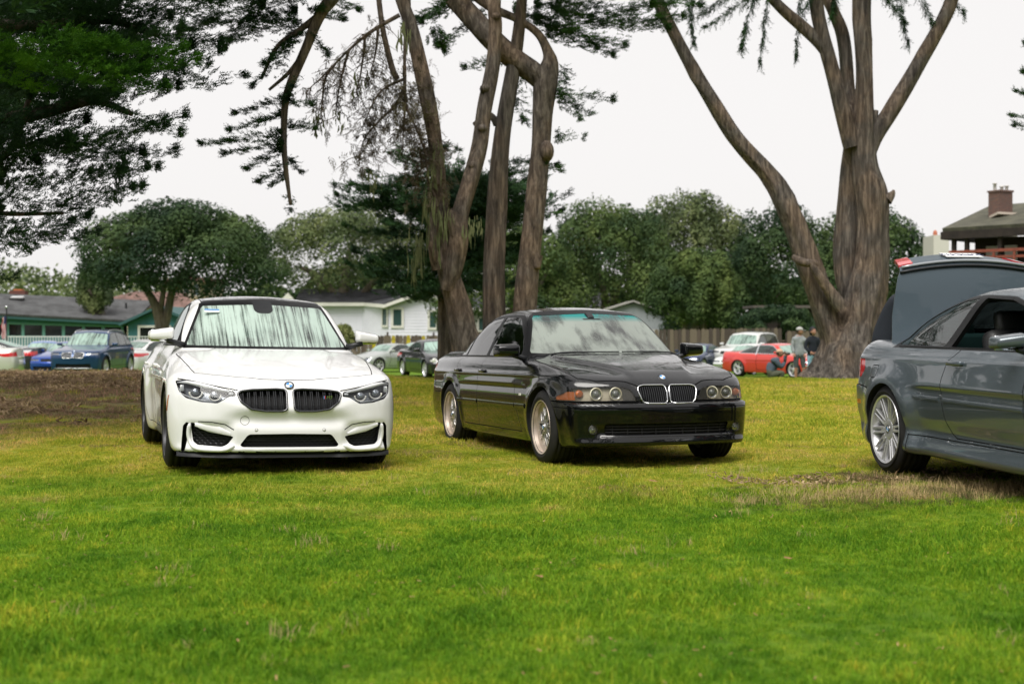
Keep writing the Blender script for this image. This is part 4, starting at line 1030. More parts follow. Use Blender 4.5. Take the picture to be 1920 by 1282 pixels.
    for o, hh, sgn in zip(hs, hb, (1, -1)):
        hh.parent = o
        for k, (cy, cz) in enumerate(((.452, .632), (.610, .630))):
            x = (surf_x(f, cy, cz) or .5)-.018; c = (x, cy*sgn, cz)
            m = MB(); m.lathe([(.047, 0), (.055, .004), (.057, -.004), (.048, -.02)], 28, c, 'x'); m.build('light_ring', [creamy], o, True)
            m = MB(); m.lathe([(.0, -.002), (.024, -.006), (.036, -.012), (.046, -.004)], 24, c, 'x'); m.build('projector', [M['reflector']], o, True)
            m = MB(); m.sphere((x-.004, cy*sgn, cz), (.012, .022, .022)); m.build('lamp_eye', [M['bulb']], o, True)
        x = surf_x(f, .735, .63)-.02; m = MB(); m.lathe([(0, .004), (.02, .008), (.032, .0), (.036, -.02)], 20, (x, .735*sgn, .630), 'x'); m.build('indicator_bulb', [M['amber']], o, True)
        am = MB(); V = []
        for y in (.775, .80, .83, .865): 
            for z in (.58, .62, .65 if y < .85 else .625): V.append(((surf_x(f, y, z) or .35)-.010, y*sgn, z))
        F = [(i*3+j, i*3+3+j, i*3+4+j, i*3+1+j) for i in range(3) for j in range(2)]
        am.add(V, F); am.build('indicator_lens', [M['amber']], o, True)
        m = MB(); pts = [((surf_x(f, y, z) or .6)-.012, y*sgn, z) for y, z in ((.30, .60), (.38, .60), (.385, .68))]
        V = [((surf_x(f, y, z) or .6)-.02, y*sgn, z) for y, z in ((.285, .578), (.395, .578), (.395, .688), (.335, .664))]; m.add(V, [(0, 1, 2, 3)]); m.build('lamp_blank', [dkb], o)
        m = MB(); x = surf_x(f, .665, .335); m.lathe([(.037, .002), (.040, .004), (.041, -.004)], 22, (x-.002, .665*sgn, .335), 'x', 0); m.lathe([(0, -.006), (.02, -.008), (.036, -.012)], 22, (x, .665*sgn, .335), 'x', 1); m.sphere((x-.012, .665*sgn, .335), (.01, .016, .016), 2)
        m.build('fog_light', [M['black'], M['reflector'], M['bulb']], root, True)
    P('fog_light_glass', 'fog_light', [M['hglass']], root, 'pair')
    x = surf_x(f, 0, .768); roundel(root, ((x or .66)+.002, 0, .766), (1, 0, 1.2), .040)
    wiper(root, f, .05, .68); wiper(root, f, -.62, .02)
    mb = MB(); mb.rbox((-.98, .0, 1.275), (.05, .2, .06), .02); mb.rbox((-1.03, 0, 1.33), (.10, .07, .03), .01, ry=.5); mb.build('rear_view_mirror', [M['black']], root, True)
    interior(root, s, dash=-.66)
    mirrorpod(root, -.70, .945, 1.0, [body, body], 'o', 1.0)
    side_strip(f, root, 'rub_strip', [(-x, .497) for x in np.linspace(.72, 1.84, 7)], .045, .010, body); side_strip(f, root, 'rub_strip', [(-x, .495) for x in np.linspace(1.88, 2.52, 5)], .045, .010, body)
    side_strip(f, root, 'rub_strip', [(-x, .498) for x in np.linspace(.42, .70, 4)], .045, .010, body)
    side_strip(f, root, 'belt_moulding', [(-x, .945) for x in np.linspace(.66, 2.9, 10)], .014, .006, M['trim'])
    for x0 in (-1.71, -2.56):
        for sgn in (1, -1):
            y = surf_y(f, x0, .80); mb = MB(); mb.rbox((x0, sgn*(y+.020), .80), (.17, .024, .034), .012)
            for q in (-.07, .07): mb.rbox((x0+q, sgn*(y+.008), .80), (.028, .03, .026), .006)
            mb.build('door_handle', [body], root, True)
            c = mat('x', (0, 0, 0)) if 0 else None
    for sgn in (1, -1):
        y = surf_y(f, -.55, .60); mb = MB(); mb.rbox((-.545, sgn*(y+.001), .60), (.055, .006, .022), .003); mb.build('side_repeater', [M['ring']], root)
    for x0, yy in ((0, .878), (-s['wb'], .880)):
        for sgn in (1, -1): add_wheel(root, x0, sgn*yy, .328, .235, .232, 'cross', spin=.2+x0)
    return root
# ------------------------------------------------------------------ 3. grey coupe with its boot open
def grey_coupe():
    s = dict(wb=2.731, hw=.90, wr=.335, height=1.41, xmin=-3.68, xmax=.82, zmin=.15, zbelt=.95, peak=-1.35)
    s['plan'] = curve((-4.0, .72), (-3.6, .82), (-3.3, .855), (-2.9, .868), (-2.2, .865), (-1.4, .872), (-.3, .870), (.3, .86), (.6, .83), (.8, .78))
    s['section'] = curve((.12, .10), (.18, .045), (.26, .022), (.33, .032), (.36, .036), (.46, .014), (.60, .0), (.72, .004), (.83, .014), (.865, .020), (.90, .044), (.96, .085), (1.04, .17), (1.5, .9))
    s['top'] = curve((-4, .88), (-3.68, .95), (-3.6, 1.01), (-3.4, 1.03), (-3.1, 1.02), (-.9, .965), (-.4, .955), (0, .895), (.4, .81), (.65, .74), (.75, .66), (.9, .4))
    s['crown'] = .05
    s['front'] = curve((.05, .70), (.2, .80), (.45, .82), (.55, .80), (.7, .72), (.95, .4))
    s['pfront'] = curve((0, 0), (.4, .04), (.6, .10), (.8, .24), (.89, .42), (.95, .75))
    s['rear'] = curve((.1, -3.42), (.2, -3.50), (.35, -3.60), (.55, -3.655), (.64, -3.65), (.665, -3.61), (.9, -3.58), (1.1, -3.56))
    s['prear'] = curve((0, 0), (.4, .015), (.65, .06), (.78, .13), (.85, .22), (.90, .42)); s['bottom'] = curve((-4, .25), (-3.4, .20), (-2.4, .18), (.9, .17))
    s['roof'] = curve((.3, .50), (-.2, .82), (-.4, .95), (-.6, 1.08), (-.8, 1.20), (-1.0, 1.32), (-1.1, 1.365), (-1.25, 1.398), (-1.5, 1.408), (-1.8, 1.400), (-2.1, 1.370), (-2.45, 1.305), (-2.8, 1.20), (-3.05, 1.09), (-3.3, .97))
    s['roofcrown'] = .045; s['gwidth'] = curve((-3.7, .50), (-3.3, .62), (-2.9, .70), (-2.3, .75), (-1.6, .765), (-.9, .765), (-.4, .74), (0, .68)); s['tumble'] = .42; s['rwcurve'] = .30; s['union'] = .06
    s['flare_f'] = (.045, .36, .13); s['flare_r'] = (.055, .355, .15)
    def ex(x, y, z, w, top):
        w = w+.006*np.exp(-((z-.875)/.016)**2)
        w = w+.022*np.exp(-((z-.215)/.045)**2)*sstep(-.30, -.45, x)*sstep(-2.5, -2.3, x)
        return w, top
    s['extra'] = ex
    sh = car_shell(s, .021); R = sh.region
    R('windshield', [(-.1, .965), (.60, .97), (.69, .985), (.55, 1.30), (.52, 1.325), (-.1, 1.35)], 'front', .18, x=(-1.4, -.2), z=(.94, 2))
    dlo = roundpoly([(-.58, .945), (-.80, 1.09), (-1.10, 1.27), (-1.30, 1.315), (-1.75, 1.335), (-2.0, 1.325), (-2.26, 1.28), (-2.63, 1.175), (-2.90, 1.00), (-2.89, .955)], .035, 3)
    R('window_trim', dlo, 'side', .3, z=(.90, 2), x=(-3.3, -.5))
    R('side_glass', roundpoly([(-2.03, .975), (-1.97, 1.06), (-1.80, 1.31), (-2.0, 1.30), (-2.24, 1.258), (-2.60, 1.155), (-2.85, 1.0), (-2.83, .977)], .02, 2), 'side', .3, z=(.9, 2), over=['window_trim'])
    R('open_window', roundpoly([(-1.92, .970), (-1.70, 1.312), (-1.30, 1.29), (-1.12, 1.245), (-.84, 1.09), (-.80, .965)], .015, 2), 'side', .3, z=(.9, 2), over=['window_trim'])
    R('rear_window', roundpoly([(-.1, 1.10), (.52, 1.10), (.47, 1.30), (.3, 1.33), (-.1, 1.335)], .03, 2), 'rear', .2, x=(-3.5, -2.2), z=(1.0, 2))
    R('boot_opening', [(-3.10, -.1), (-3.10, .58), (-3.20, .62), (-3.52, .60), (-3.57, .4), (-3.60, -.1)], 'top', .4, z=(.8, 1.2))
    R('fuel_flap', roundpoly([(-3.045, .815), (-2.90, .815), (-2.885, .722), (-3.03, .722)], .025, 3), 'side', .2, z=(.6, .9), gap=.007)
    arches(sh, .352)
    R('door', [(-.60, .955), (-.68, .93), (-.70, .60), (-.66, .345), (-1.66, .345), (-1.73, .375), (-1.80, .46), (-1.842, .61), (-1.833, .75), (-1.79, .86), (-1.72, .955)], 'side', .25, y=(.5, 1.2), z=(.2, .965), gap=.009)
    R('side_sill', [(-.36, .325), (-2.34, .325), (-2.34, .1), (-.36, .1)], 'side', -.2, y=(.6, 1.2), z=(.1, .335), gap=.008)
    R('taillight', roundpoly([(-3.24, .86), (-3.22, .78), (-3.30, .715), (-3.9, .715), (-3.9, .86)], .01, 1), 'side', .15, x=(-3.7, -3.2), z=(.68, .9), y=(.4, 1))
    R('bumper_gap', strip([(-3.05, .640), (-3.15, .640), (-3.35, .655), (-3.9, .665)], .010), 'side', .05, y=(.3, 1), z=(.55, .75))
    R('side_marker', [(-3.30, .50), (-3.42, .50), (-3.42, .535), (-3.30, .535)], 'side', .1, y=(.3, 1))
    root = empty('parked_car', (4.134, 8.24, .093)); root.rotation_euler = (0, 0, radians(-81.35))
    tag(root, 'slate grey metallic coupe with its boot lid raised and silver many-spoke wheels', 'car')
    body = paint('slate grey metallic paint', (.10, .122, .142), .32, metal=.5, flake=.4, wet=.4); f = sh.f; P = sh.part
    finish_car(sh, root, dict(body=body))
    gl = glass('green side glass', (.25, .62, .58), .6, dew=.08, dewcol=(.3, .42, .42))
    P('windshield', 'windshield', [gl], root, 'centre', offset=-.002); P('window_trim', 'window_trim', [M['trim'], M['trim']], root, 'pair', depth=.03)
    P('side_window', 'side_glass', [gl], root, 'pair', offset=-.004); P('rear_window', 'rear_window', [gl], root, 'centre')
    sh_l = P('side_window', 'open_window', [gl], root, 'left', offset=-.004)
    P('boot_opening', 'boot_opening', [M['matt'], M['lining']], root, 'centre', depth=.34, ddir=(0, 0, -1), skip_surface=True, floor=0)
    for nm in ('fuel_flap',): P(nm, nm, [body], root, 'right')
    P('door', 'door', [body], root, 'pair'); P('side_sill', 'side_sill', [body], root, 'pair'); P('taillight', 'taillight', [M['red'], M['black']], root, 'pair')
    P('body_panel', 'fuel_flap', [body], root, 'left')
    P('bumper_gap', 'bumper_gap', [M['gap'], M['gap']], root, 'pair', depth=.012, skip_surface=True, floor=0); P('side_marker', 'side_marker', [M['red']], root, 'pair')
    side_strip(f, root, 'rub_strip', [(-x, .588+.008*x) for x in np.linspace(.70, 1.80, 8)], .034, .011, body)
    side_strip(f, root, 'rub_strip', [(-x, .588+.008*x) for x in np.linspace(1.88, 2.27, 4)], .034, .011, body)
    side_strip(f, root, 'belt_moulding', [(-x, .962) for x in np.linspace(.66, 2.8, 10)], .014, .005, M['trim'])
    for sgn in (1, -1):
        y = surf_y(f, -1.64, .86); mb = MB(); mb.rbox((-1.64, sgn*(y+.022), .862), (.215, .022, .034), .014)
        for q in (-.09, .09): mb.rbox((-1.64+q, sgn*(y+.008), .862), (.03, .03, .026), .006)
        mb.build('door_handle', [body], root, True)
    # raised boot lid: main panel upright, its rear face on top with lamps and plate
    prof = [(-3.05, .985, .70), (-3.085, 1.20, .685), (-3.10, 1.36, .655), (-3.115, 1.50, .625), (-3.125, 1.54, .605), (-3.14, 1.565, .595), (-3.19, 1.588, .585), (-3.28, 1.615, .56), (-3.38, 1.64, .535), (-3.43, 1.645, .52)]
    def lidpt(i, t, off=0):
        x, z, hw_ = prof[i]; y = hw_*t; c = 1-t*t
        k = sstep(1.3, 1.56, z); return (x+.025*c*(1-k)-.05*c*k*0+off*(1-k), y, z+.050*c*k+.012*c+off*k)
    nt_ = 15; T_ = np.linspace(-1, 1, nt_); V = [lidpt(i, t) for i in range(len(prof)) for t in T_]
    Vb = [(x-.03 if i < 5*nt_ else x, y*.985, z-(.03 if i >= 5*nt_ else 0)) for i, (x, y, z) in enumerate(V)]; n = len(V)
    F = [(i*nt_+j, i*nt_+j+1, (i+1)*nt_+j+1, (i+1)*nt_+j) for i in range(len(prof)-1) for j in range(nt_-1)]
    F2 = [tuple(n+q for q in f_[::-1]) for f_ in F]; fm = [0]*len(F)+[1]*len(F)
    rim = [j for j in range(nt_)]+[i*nt_+nt_-1 for i in range(1, len(prof))]+[(len(prof)-1)*nt_+j for j in range(nt_-2, -1, -1)]+[i*nt_ for i in range(len(prof)-2, 0, -1)]
    E_ = [(rim[(k+1) % len(rim)], rim[k], n+rim[k], n+rim[(k+1) % len(rim)]) for k in range(len(rim))]
    wetlid = paint('wet dull grey lid paint', (.075, .10, .12), .5, metal=.3, wet=1, coat=.3)
    lid = mobj('boot_lid', V+Vb, F+F2+E_, [wetlid, M['lining']], root, mi=fm+[0]*len(E_), smooth=True); auto_smooth(lid, 40)
    mb = MB(); P3 = [tuple(np.array(lidpt(4, t))+np.array([.012, 0, .002])) for t in np.linspace(-1.0, 1.0, 17)]; mb.tube(P3, .011, 8); mb.build('lid_seal', [M['black']], lid, True)
    lidm = paint('bright grey lid edge', (.32, .34, .36), .3, metal=.5, wet=.2)
    mb = MB(); P3 = [tuple(np.array(lidpt(5, t))+np.array([.004, 0, .014])) for t in np.linspace(-.98, .98, 17)]; mb.tube(P3, .013, 8); mb.build('spoiler_lip', [lidm], lid, True)
    for sg_ in (-1, 1):
        V = []; 
        for i in (6, 7, 8, 9):
            for t in (.80, .90, 1.0): p = lidpt(i, t*sg_, .012); V.append(p)
        F = [(i*3+j, i*3+3+j, i*3+4+j, i*3+1+j) for i in range(3) for j in range(2)]
        if sg_ > 0: F = [q[::-1] for q in F]
        V2 = [(a, b, c-.025) for a, b, c in V]; F3 = [(0, 3, 15, 12), (3, 6, 18, 15), (6, 9, 21, 18), (2, 14, 17, 5), (5, 17, 20, 8), (8, 20, 23, 11), (0, 12, 13, 1), (1, 13, 14, 2), (9, 10, 22, 21), (10, 11, 23, 22)]
        o = mobj('lid_taillight', V+V2, F+F3, M['red'], lid, smooth=False)
    a = Vector(lidpt(6, 0, .006)); b = Vector(lidpt(9, 0, .006)); d = (b-a).normalized(); nn = Vector((0, -1, 0)).cross(d); nn = -nn if nn.z < 0 else nn
    c = (a+b)/2+nn*.008; pm = MB(); u = Vector((0, 1, 0))
    def q3(s_, t_, h_): return tuple(c+u*s_+d*t_+nn*h_)
    pm.add([q3(-.155, -.076, -.004), q3(.155, -.076, -.004), q3(.155, .076, -.004), q3(-.155, .076, -.004), q3(-.155, -.076, .003), q3(.155, -.076, .003), q3(.155, .076, .003), q3(-.155, .076, .003)], [(0, 3, 2, 1), (4, 5, 6, 7), (0, 1, 5, 4), (1, 2, 6, 5), (2, 3, 7, 6), (3, 0, 4, 7)])
    pl = pm.build('license_plate', [M['white']], lid)
    ux = Vector((0, -1, 0)); uy = -d; uz = ux.cross(uy)
    if uz.dot(nn) < 0: ux = -ux; uz = -uz
    text_mesh('plate_number', '2UMC412', .088, mat('plate ink', (.03, .04, .12), .5), Matrix.Translation(c+nn*.006) @ Matrix((ux, uy, uz)).transposed().to_4x4(), pl, 0, .001, 'CENTER')
    for sg_ in (-1, 1):
        mb = MB(); mb.tube([(-3.02, sg_*.60, .99), (-3.09, sg_*.60, 1.02), (-3.13, sg_*.60, 1.12), (-3.13, sg_*.60, 1.3)], .011, 6); mb.build('lid_hinge', [M['black']], lid, True)
    interior(root, s, dash=-.66, rear=-2.2, wheel_y=.37)
    mirrorpod(root, -.74, .93, 1.01, [paint('mirror grey', (.11, .13, .145), .28, metal=.5, wet=.2), M['black']], 'm', .88)
    for x0, yy in ((0, .895), (-s['wb'], .898)):
        for sgn in (1, -1): add_wheel(root, x0, sgn*yy, .335, .265 if x0 else .235, .256, 'csl', spin=.25)
    return root
# ------------------------------------------------------------------ terrain
def gz(x, y):
    x = np.asarray(x, float); y = np.asarray(y, float)
    z = .055*np.exp(-((x+2.3)/2.2)**2-((y-13)/3.2)**2)+.095*np.exp(-((x-4.0)/1.9)**4-((y-9.5)/3.8)**4)
    z = z-.045*np.exp(-((x-.2)/1.3)**2-((y-15.6)/1.4)**2)
    z = z+.16*sstep(17, 29, y)*sstep(-1.5, -4.5, x)+.03*sstep(20, 29, y)
    z = z-(.62+.10*sstep(-1.5, -4.5, x))*sstep(31, 47, y)-.25*sstep(48, 66, y)-.15*sstep(66, 85, y)
    z = z+.012*np.sin(x*1.7+y*.9)*np.sin(y*1.1-x*.4)*sstep(60, 20, y)
    z = z+5*sstep(150, 330, y+.25*np.abs(x))
    return z
def ground_nodes(nt, blades=False):
    """lawn colour from world position: rich green in front, straw-yellow further on, bare mulch and worn patches"""
    P = geo_pos(nt); sp = nt.nodes.new('ShaderNodeSeparateXYZ'); nt.links.new(P, sp.inputs[0]); X, Y = sp.outputs[0], sp.outputs[1]
    def mr(v, a, b, c=0., d=1.):
        n = nt.nodes.new('ShaderNodeMapRange'); n.interpolation_type = 'SMOOTHSTEP'
        for i, q in enumerate((a, b, c, d)): n.inputs[1+i].default_value = q
        nt.links.new(v, n.inputs[0]); return n.outputs[0]
    A = lambda a, b: mathn(nt, 'ADD', a, b); Mu = lambda a, b: mathn(nt, 'MULTIPLY', a, b)
    flat = mapping(nt, P, (1, 1, 0)); n1 = noise(nt, flat, .42, 5, .6).outputs[0]; n2 = noise(nt, mapping(nt, P, (1, .7, 0)), 2.1, 6, .65).outputs[0]
    n3 = noise(nt, mapping(nt, P, (1, 1, 0), (7, 3, 0)), 11, 4, .6).outputs[0]; n4 = noise(nt, mapping(nt, P, (.6, .8, 0), (3, 9, 0)), 1.0, 5, .6).outputs[0]
    k = A(A(Mu(n1, .30), Mu(n2, .38)), Mu(n3, .32))
    green = ramp(nt, k, [(.37, (.050, .145, .007)), (.45, (.110, .25, .011)), (.53, (.20, .345, .016)), (.61, (.40, .44, .03)), (.69, (.50, .40, .09))]).outputs[0]
    yel = ramp(nt, k, [(.36, (.19, .28, .014)), (.45, (.34, .39, .028)), (.52, (.48, .46, .055)), (.59, (.56, .44, .12)), (.66, (.38, .24, .11))]).outputs[0]
    far = ramp(nt, k, [(.4, (.13, .27, .02)), (.6, (.20, .34, .03))]).outputs[0]
    yy = A(Y, Mu(mathn(nt, 'SUBTRACT', n4, .5), 9)); c = mixc(nt, mr(yy, 8.3, 13.0), green, yel); c = mixc(nt, mr(Y, 30, 35), c, far)
    brown = ramp(nt, A(Mu(n2, .5), Mu(n3, .5)), [(.36, (.10, .064, .042)), (.48, (.20, .13, .075)), (.56, (.30, .22, .11)), (.64, (.40, .31, .13))]).outputs[0]
    wob = Mu(mathn(nt, 'SUBTRACT', n4, .5), 3.2); wob2 = Mu(mathn(nt, 'SUBTRACT', n2, .5), 2.2); w = A(wob, wob2)
    # mulch bank on the left, before the crest
    m1 = Mu(Mu(mr(A(X, Mu(w, 1.5)), -3.2, -5.4), mr(A(Y, Mu(w, 4)), 13.0, 20.0)), mr(Y, 33.5, 31.5))
    m1 = Mu(m1, mr(A(Mu(n4, .55), Mu(n2, .45)), .40, .50, .25, 1.))
    # worn patch behind the grey car
    dx = Mu(mathn(nt, 'SUBTRACT', X, 2.75), .95); dy = Mu(mathn(nt, 'SUBTRACT', Y, 10.6), 2.1); r = mathn(nt, 'SQRT', A(Mu(dx, dx), Mu(dy, dy))); m2 = Mu(mr(A(r, Mu(mathn(nt, 'SUBTRACT', n2, .5), 5.0)), .85, .30), .75)
    dx = Mu(mathn(nt, 'SUBTRACT', X, 3.6), .5); dy = Mu(mathn(nt, 'SUBTRACT', Y, 9.55), 1.5); r = mathn(nt, 'SQRT', A(Mu(dx, dx), Mu(dy, dy))); m3 = Mu(mr(A(r, Mu(mathn(nt, 'SUBTRACT', n3, .5), 3.0)), 1.05, .45), .75)
    m4 = Mu(Mu(mr(n4, .56, .64), mr(n3, .46, .55)), Mu(mr(Y, 7.5, 11), mr(Y, 31, 28)))
    m = mathn(nt, 'MAXIMUM', mathn(nt, 'MAXIMUM', m1, m2), mathn(nt, 'MAXIMUM', m3, Mu(m4, .7)))
    return mixc(nt, mathn(nt, 'MINIMUM', m, 1.0), c, brown), m, k, n3
def ground():
    m = mat('lawn soil', (.1, .15, .02), .95, spec=.1); nt = m.node_tree
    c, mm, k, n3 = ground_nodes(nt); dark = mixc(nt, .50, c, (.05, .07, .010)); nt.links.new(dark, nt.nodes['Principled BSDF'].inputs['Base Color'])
    n = noise(nt, mapping(nt, geo_pos(nt), (1, 1, .3)), 60, 4); bump(nt, n.outputs[0], .9, .02)
    xs = np.concatenate([[-420, -250, -150, -100, -75, -58], np.arange(-46, -16, 1.0), np.arange(-16, 16.01, .25), np.arange(17, 47, 1.0), [58, 75, 100, 150, 250, 420]])
    ys = np.concatenate([[-120, -70, -40, -22, -12, -6, -2], np.arange(0, 34, .25), np.arange(34, 70, .8), [72, 76, 80, 86, 94, 104, 118, 135, 155, 180, 210, 245, 290, 340, 420, 600]])
    X, Y = np.meshgrid(xs, ys, indexing='ij'); Z = gz(X, Y); nx, ny = X.shape; V = np.stack([X, Y, Z], -1).reshape(-1, 3)
    F = [(i*ny+j, (i+1)*ny+j, (i+1)*ny+j+1, i*ny+j+1) for i in range(nx-1) for j in range(ny-1)]
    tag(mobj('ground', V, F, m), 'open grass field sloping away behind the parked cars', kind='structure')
def blade_mat(name, f):
    m = mat(name, (.1, .2, .02), .6, spec=.12); nt = m.node_tree; b = nt.nodes['Principled BSDF']
    c, mm, k, n3 = ground_nodes(nt, True); at = nt.nodes.new('ShaderNodeAttribute'); at.attribute_name = 'v'
    r = ramp(nt, at.outputs['Fac'], [(0, (.38, .48, .5)), (.4, (.85, .92, .95)), (.7, (1.15, 1.1, 1.2)), (.86, (1.4, 1.3, 1.9)), (.93, (1.9, 1.35, 2.2)), (1, (2.1, 1.3, 2.2))])
    nt.links.new(mixc(nt, 1.0, c, r.outputs[0], 'MULTIPLY'), b.inputs['Base Color'])
    tr = nd(nt, 'ShaderNodeBsdfTranslucent'); mx = nd(nt, 'ShaderNodeMixShader'); mx.inputs[0].default_value = f
    nt.links.new(b.inputs['Base Color'].links[0].from_socket, tr.inputs[0]); nt.links.new(b.outputs[0], mx.inputs[1]); nt.links.new(tr.outputs[0], mx.inputs[2])
    nt.links.new(mx.outputs[0], nt.nodes['Material Output'].inputs[0]); return m
def tuft(name, n, rad, h, w, mt, lean=.6, vr=(0, 1)):
    V, F, A = [], [], []
    for i in range(n):
        a = rng.uniform(0, 2*pi); r = rad*sqrt(rng.uniform()); x, y = r*cos(a), r*sin(a); hh = h*rng.uniform(.55, 1.15); t = rng.uniform(0, 2*pi); ww = w*rng.uniform(.7, 1.2)/2
        l = lean*rng.uniform(.2, 1.2)*hh; lx, ly = l*cos(t), l*sin(t); q = rng.uniform(0, 2*pi); ux, uy = cos(q)*ww, sin(q)*ww; k = len(V)
        V += [(x-ux, y-uy, -.01), (x+ux, y+uy, -.01), (x+lx*.35-ux*.8, y+ly*.35-uy*.8, hh*.6), (x+lx*.35+ux*.8, y+ly*.35+uy*.8, hh*.6), (x+lx, y+ly, hh)]
        F += [(k, k+1, k+3, k+2), (k+2, k+3, k+4)]; A += [rng.uniform(*vr)]*5
    me = bpy.data.meshes.new(name); me.from_pydata(V, [], F); me.materials.append(mt)
    at = me.attributes.new('v', 'FLOAT', 'POINT'); at.data.foreach_set('value', np.array(A, dtype=np.float32)); return me
def scatter(name, pts, rots, scl, variant, meshes, label):
    """instances of small meshes on points, as one object of stuff"""
    me = bpy.data.meshes.new(name); me.from_pydata([tuple(p) for p in pts], [], [])
    for nm, ty, dat, key in (('rot', 'FLOAT_VECTOR', rots, 'vector'), ('scl', 'FLOAT', scl, 'value'), ('pick', 'INT', variant, 'value')):
        a = me.attributes.new(nm, ty, 'POINT'); a.data.foreach_set(key, np.asarray(dat, dtype=np.int32 if ty == 'INT' else np.float32).ravel())
    o = bpy.data.objects.new(name, me); link(o); tag(o, label, kind='stuff')
    coll = bpy.data.collections.new(name+'_kinds')
    for i, q in enumerate(meshes): coll.objects.link(bpy.data.objects.new('%s_%02d' % (name, i), q))
    ng = bpy.data.node_groups.new(name, 'GeometryNodeTree'); ng.interface.new_socket('Geometry', in_out='INPUT', socket_type='NodeSocketGeometry'); ng.interface.new_socket('Geometry', in_out='OUTPUT', socket_type='NodeSocketGeometry')
    N = ng.nodes; gi = N.new('NodeGroupInput'); go = N.new('NodeGroupOutput'); ip = N.new('GeometryNodeInstanceOnPoints'); ci = N.new('GeometryNodeCollectionInfo')
    ci.inputs['Collection'].default_value = coll; ci.inputs['Separate Children'].default_value = True; ci.inputs['Reset Children'].default_value = True
    ip.inputs['Pick Instance'].default_value = True
    def att(nm, ty):
        a = N.new('GeometryNodeInputNamedAttribute'); a.data_type = ty; a.inputs['Name'].default_value = nm; return a.outputs['Attribute']
    L = ng.links; L.new(gi.outputs[0], ip.inputs['Points']); L.new(ci.outputs[0], ip.inputs['Instance']); L.new(att('pick', 'INT'), ip.inputs['Instance Index'])
    e2r = N.new('FunctionNodeEulerToRotation'); L.new(att('rot', 'FLOAT_VECTOR'), e2r.inputs[0]); L.new(e2r.outputs[0], ip.inputs['Rotation']); L.new(att('scl', 'FLOAT'), ip.inputs['Scale']); L.new(ip.outputs[0], go.inputs[0])
    md = o.modifiers.new('scatter', 'NODES'); md.node_group = ng; return o
def in_mulch(x, y): return (x < -4.0) & (y > 17.5) & (y < 32.5)
def grass():
    bm_ = blade_mat('grass blades', .30); straw = mat('dry straw', (.46, .34, .17), .7, spec=.2)
    K = [tuft('g', 120, .085, .022, .0034, bm_, 1.15) for _ in range(5)]+[tuft('g', 90, .10, .032, .0036, bm_, 1.0) for _ in range(2)]+[tuft('g', 26, .10, .05, .003, bm_, .9, (.8, 1)) for _ in range(1)]
    pts = []
    def fill(y0, y1, sp):
        y = y0
        while y < y1:
            hw = y*.385+1.9; n = int(2*hw/sp); x = -hw+np.arange(n)*sp+rng.uniform(-.5, .5, n)*sp; pts.append(np.stack([x, y+rng.uniform(-.5, .5, n)*sp, np.full(n, sp)], 1)); y += sp
    fill(3.3, 9, .088); fill(9, 14.5, .105)
    P = np.vstack(pts); n = len(P); Z = gz(P[:, 0], P[:, 1]); P3 = np.stack([P[:, 0], P[:, 1], Z], 1)
    nz_ = vnoise(np.stack([P[:, 0]*1.3, P[:, 1]*1.3, P[:, 0]*0], 1), 5); big = vnoise(np.stack([P[:, 0]*3.1, P[:, 1]*3.1, P[:, 0]*0+4], 1), 2)
    var = rng.integers(0, 5, n); var[(big > .35)] = rng.integers(5, 7, (big > .35).sum()); var[rng.uniform(size=n) < .05] = 7
    sc = (.95+.30*nz_+.25*np.maximum(big, 0))*np.where(P[:, 1] > 11, .8, 1.0)*rng.uniform(.85, 1.15, n); rot = np.stack([rng.normal(0, .06, n), rng.normal(0, .06, n), rng.uniform(0, 6.28, n)], 1)
    scatter('lawn_grass', P3, rot, sc, var, K, 'short green lawn grass in front of the three near cars')
    K2 = [tuft('f', 120, .17, .032, .0058, bm_, 1.3) for _ in range(5)]+[tuft('f', 60, .17, .05, .006, bm_, .9) for _ in range(2)]
    pts.clear(); fill(14.5, 22, .165); fill(22, 33, .24); P = np.vstack(pts); P = P[~(in_mulch(P[:, 0], P[:, 1]) & (rng.uniform(size=len(P)) < .62))]; n = len(P)
    P3 = np.stack([P[:, 0], P[:, 1], gz(P[:, 0], P[:, 1])], 1)
    scatter('distant_grass', P3, np.stack([rng.normal(0, .05, n), rng.normal(0, .05, n), rng.uniform(0, 6.28, n)], 1), rng.uniform(.7, 1.15, n)*np.where(P[:, 1] > 22, 1.3, 1), rng.integers(0, 7, n), K2, 'thin yellow green grass behind the near cars up to the crest')
    # dry straw stubble by the grey car, mulch chips on the bank
    K3 = [tuft('s', 20, .10, .075, .003, straw, .7) for _ in range(4)]
    n = 420; x = rng.normal(3.3, 1.1, n); y = rng.normal(9.65, .30, n)-.06*(x-3.3); k = (x > 1.4) & (x < 5.5); x, y = x[k], y[k]; n = len(x)
    x = np.concatenate([x, rng.uniform(-6, 6, 150)]); y = np.concatenate([y, rng.uniform(4.5, 13, 150)]); n = len(x)
    scatter('straw_stubble', np.stack([x, y, gz(x, y)], 1), np.stack([rng.normal(0, .1, n), rng.normal(0, .1, n), rng.uniform(0, 6.28, n)], 1), rng.uniform(.45, 1.0, n), rng.integers(0, 4, n), K3, 'dry straw-coloured stubble around the worn patch behind the grey coupe')
    chip = var_mat('bark mulch', [(.3, (.09, .058, .036)), (.5, (.22, .15, .085)), (.7, (.46, .34, .20))], 3, .9, pos=True, bs=0)
    def chips(n, L):
        mb = MB()
        for i in range(n):
            mb.box((rng.normal(0, .12), rng.normal(0, .12), rng.uniform(0, .02)), (L*rng.uniform(.4, 1.3), .012*rng.uniform(.5, 1.6), .006), 0, rz=rng.uniform(0, 3.1), ry=rng.normal(0, .35))
        return mb.mesh('m', [chip])
    K4 = [chips(34, .05) for _ in range(4)]+[tuft('s', 26, .16, .05, .005, straw, 1.3) for _ in range(2)]
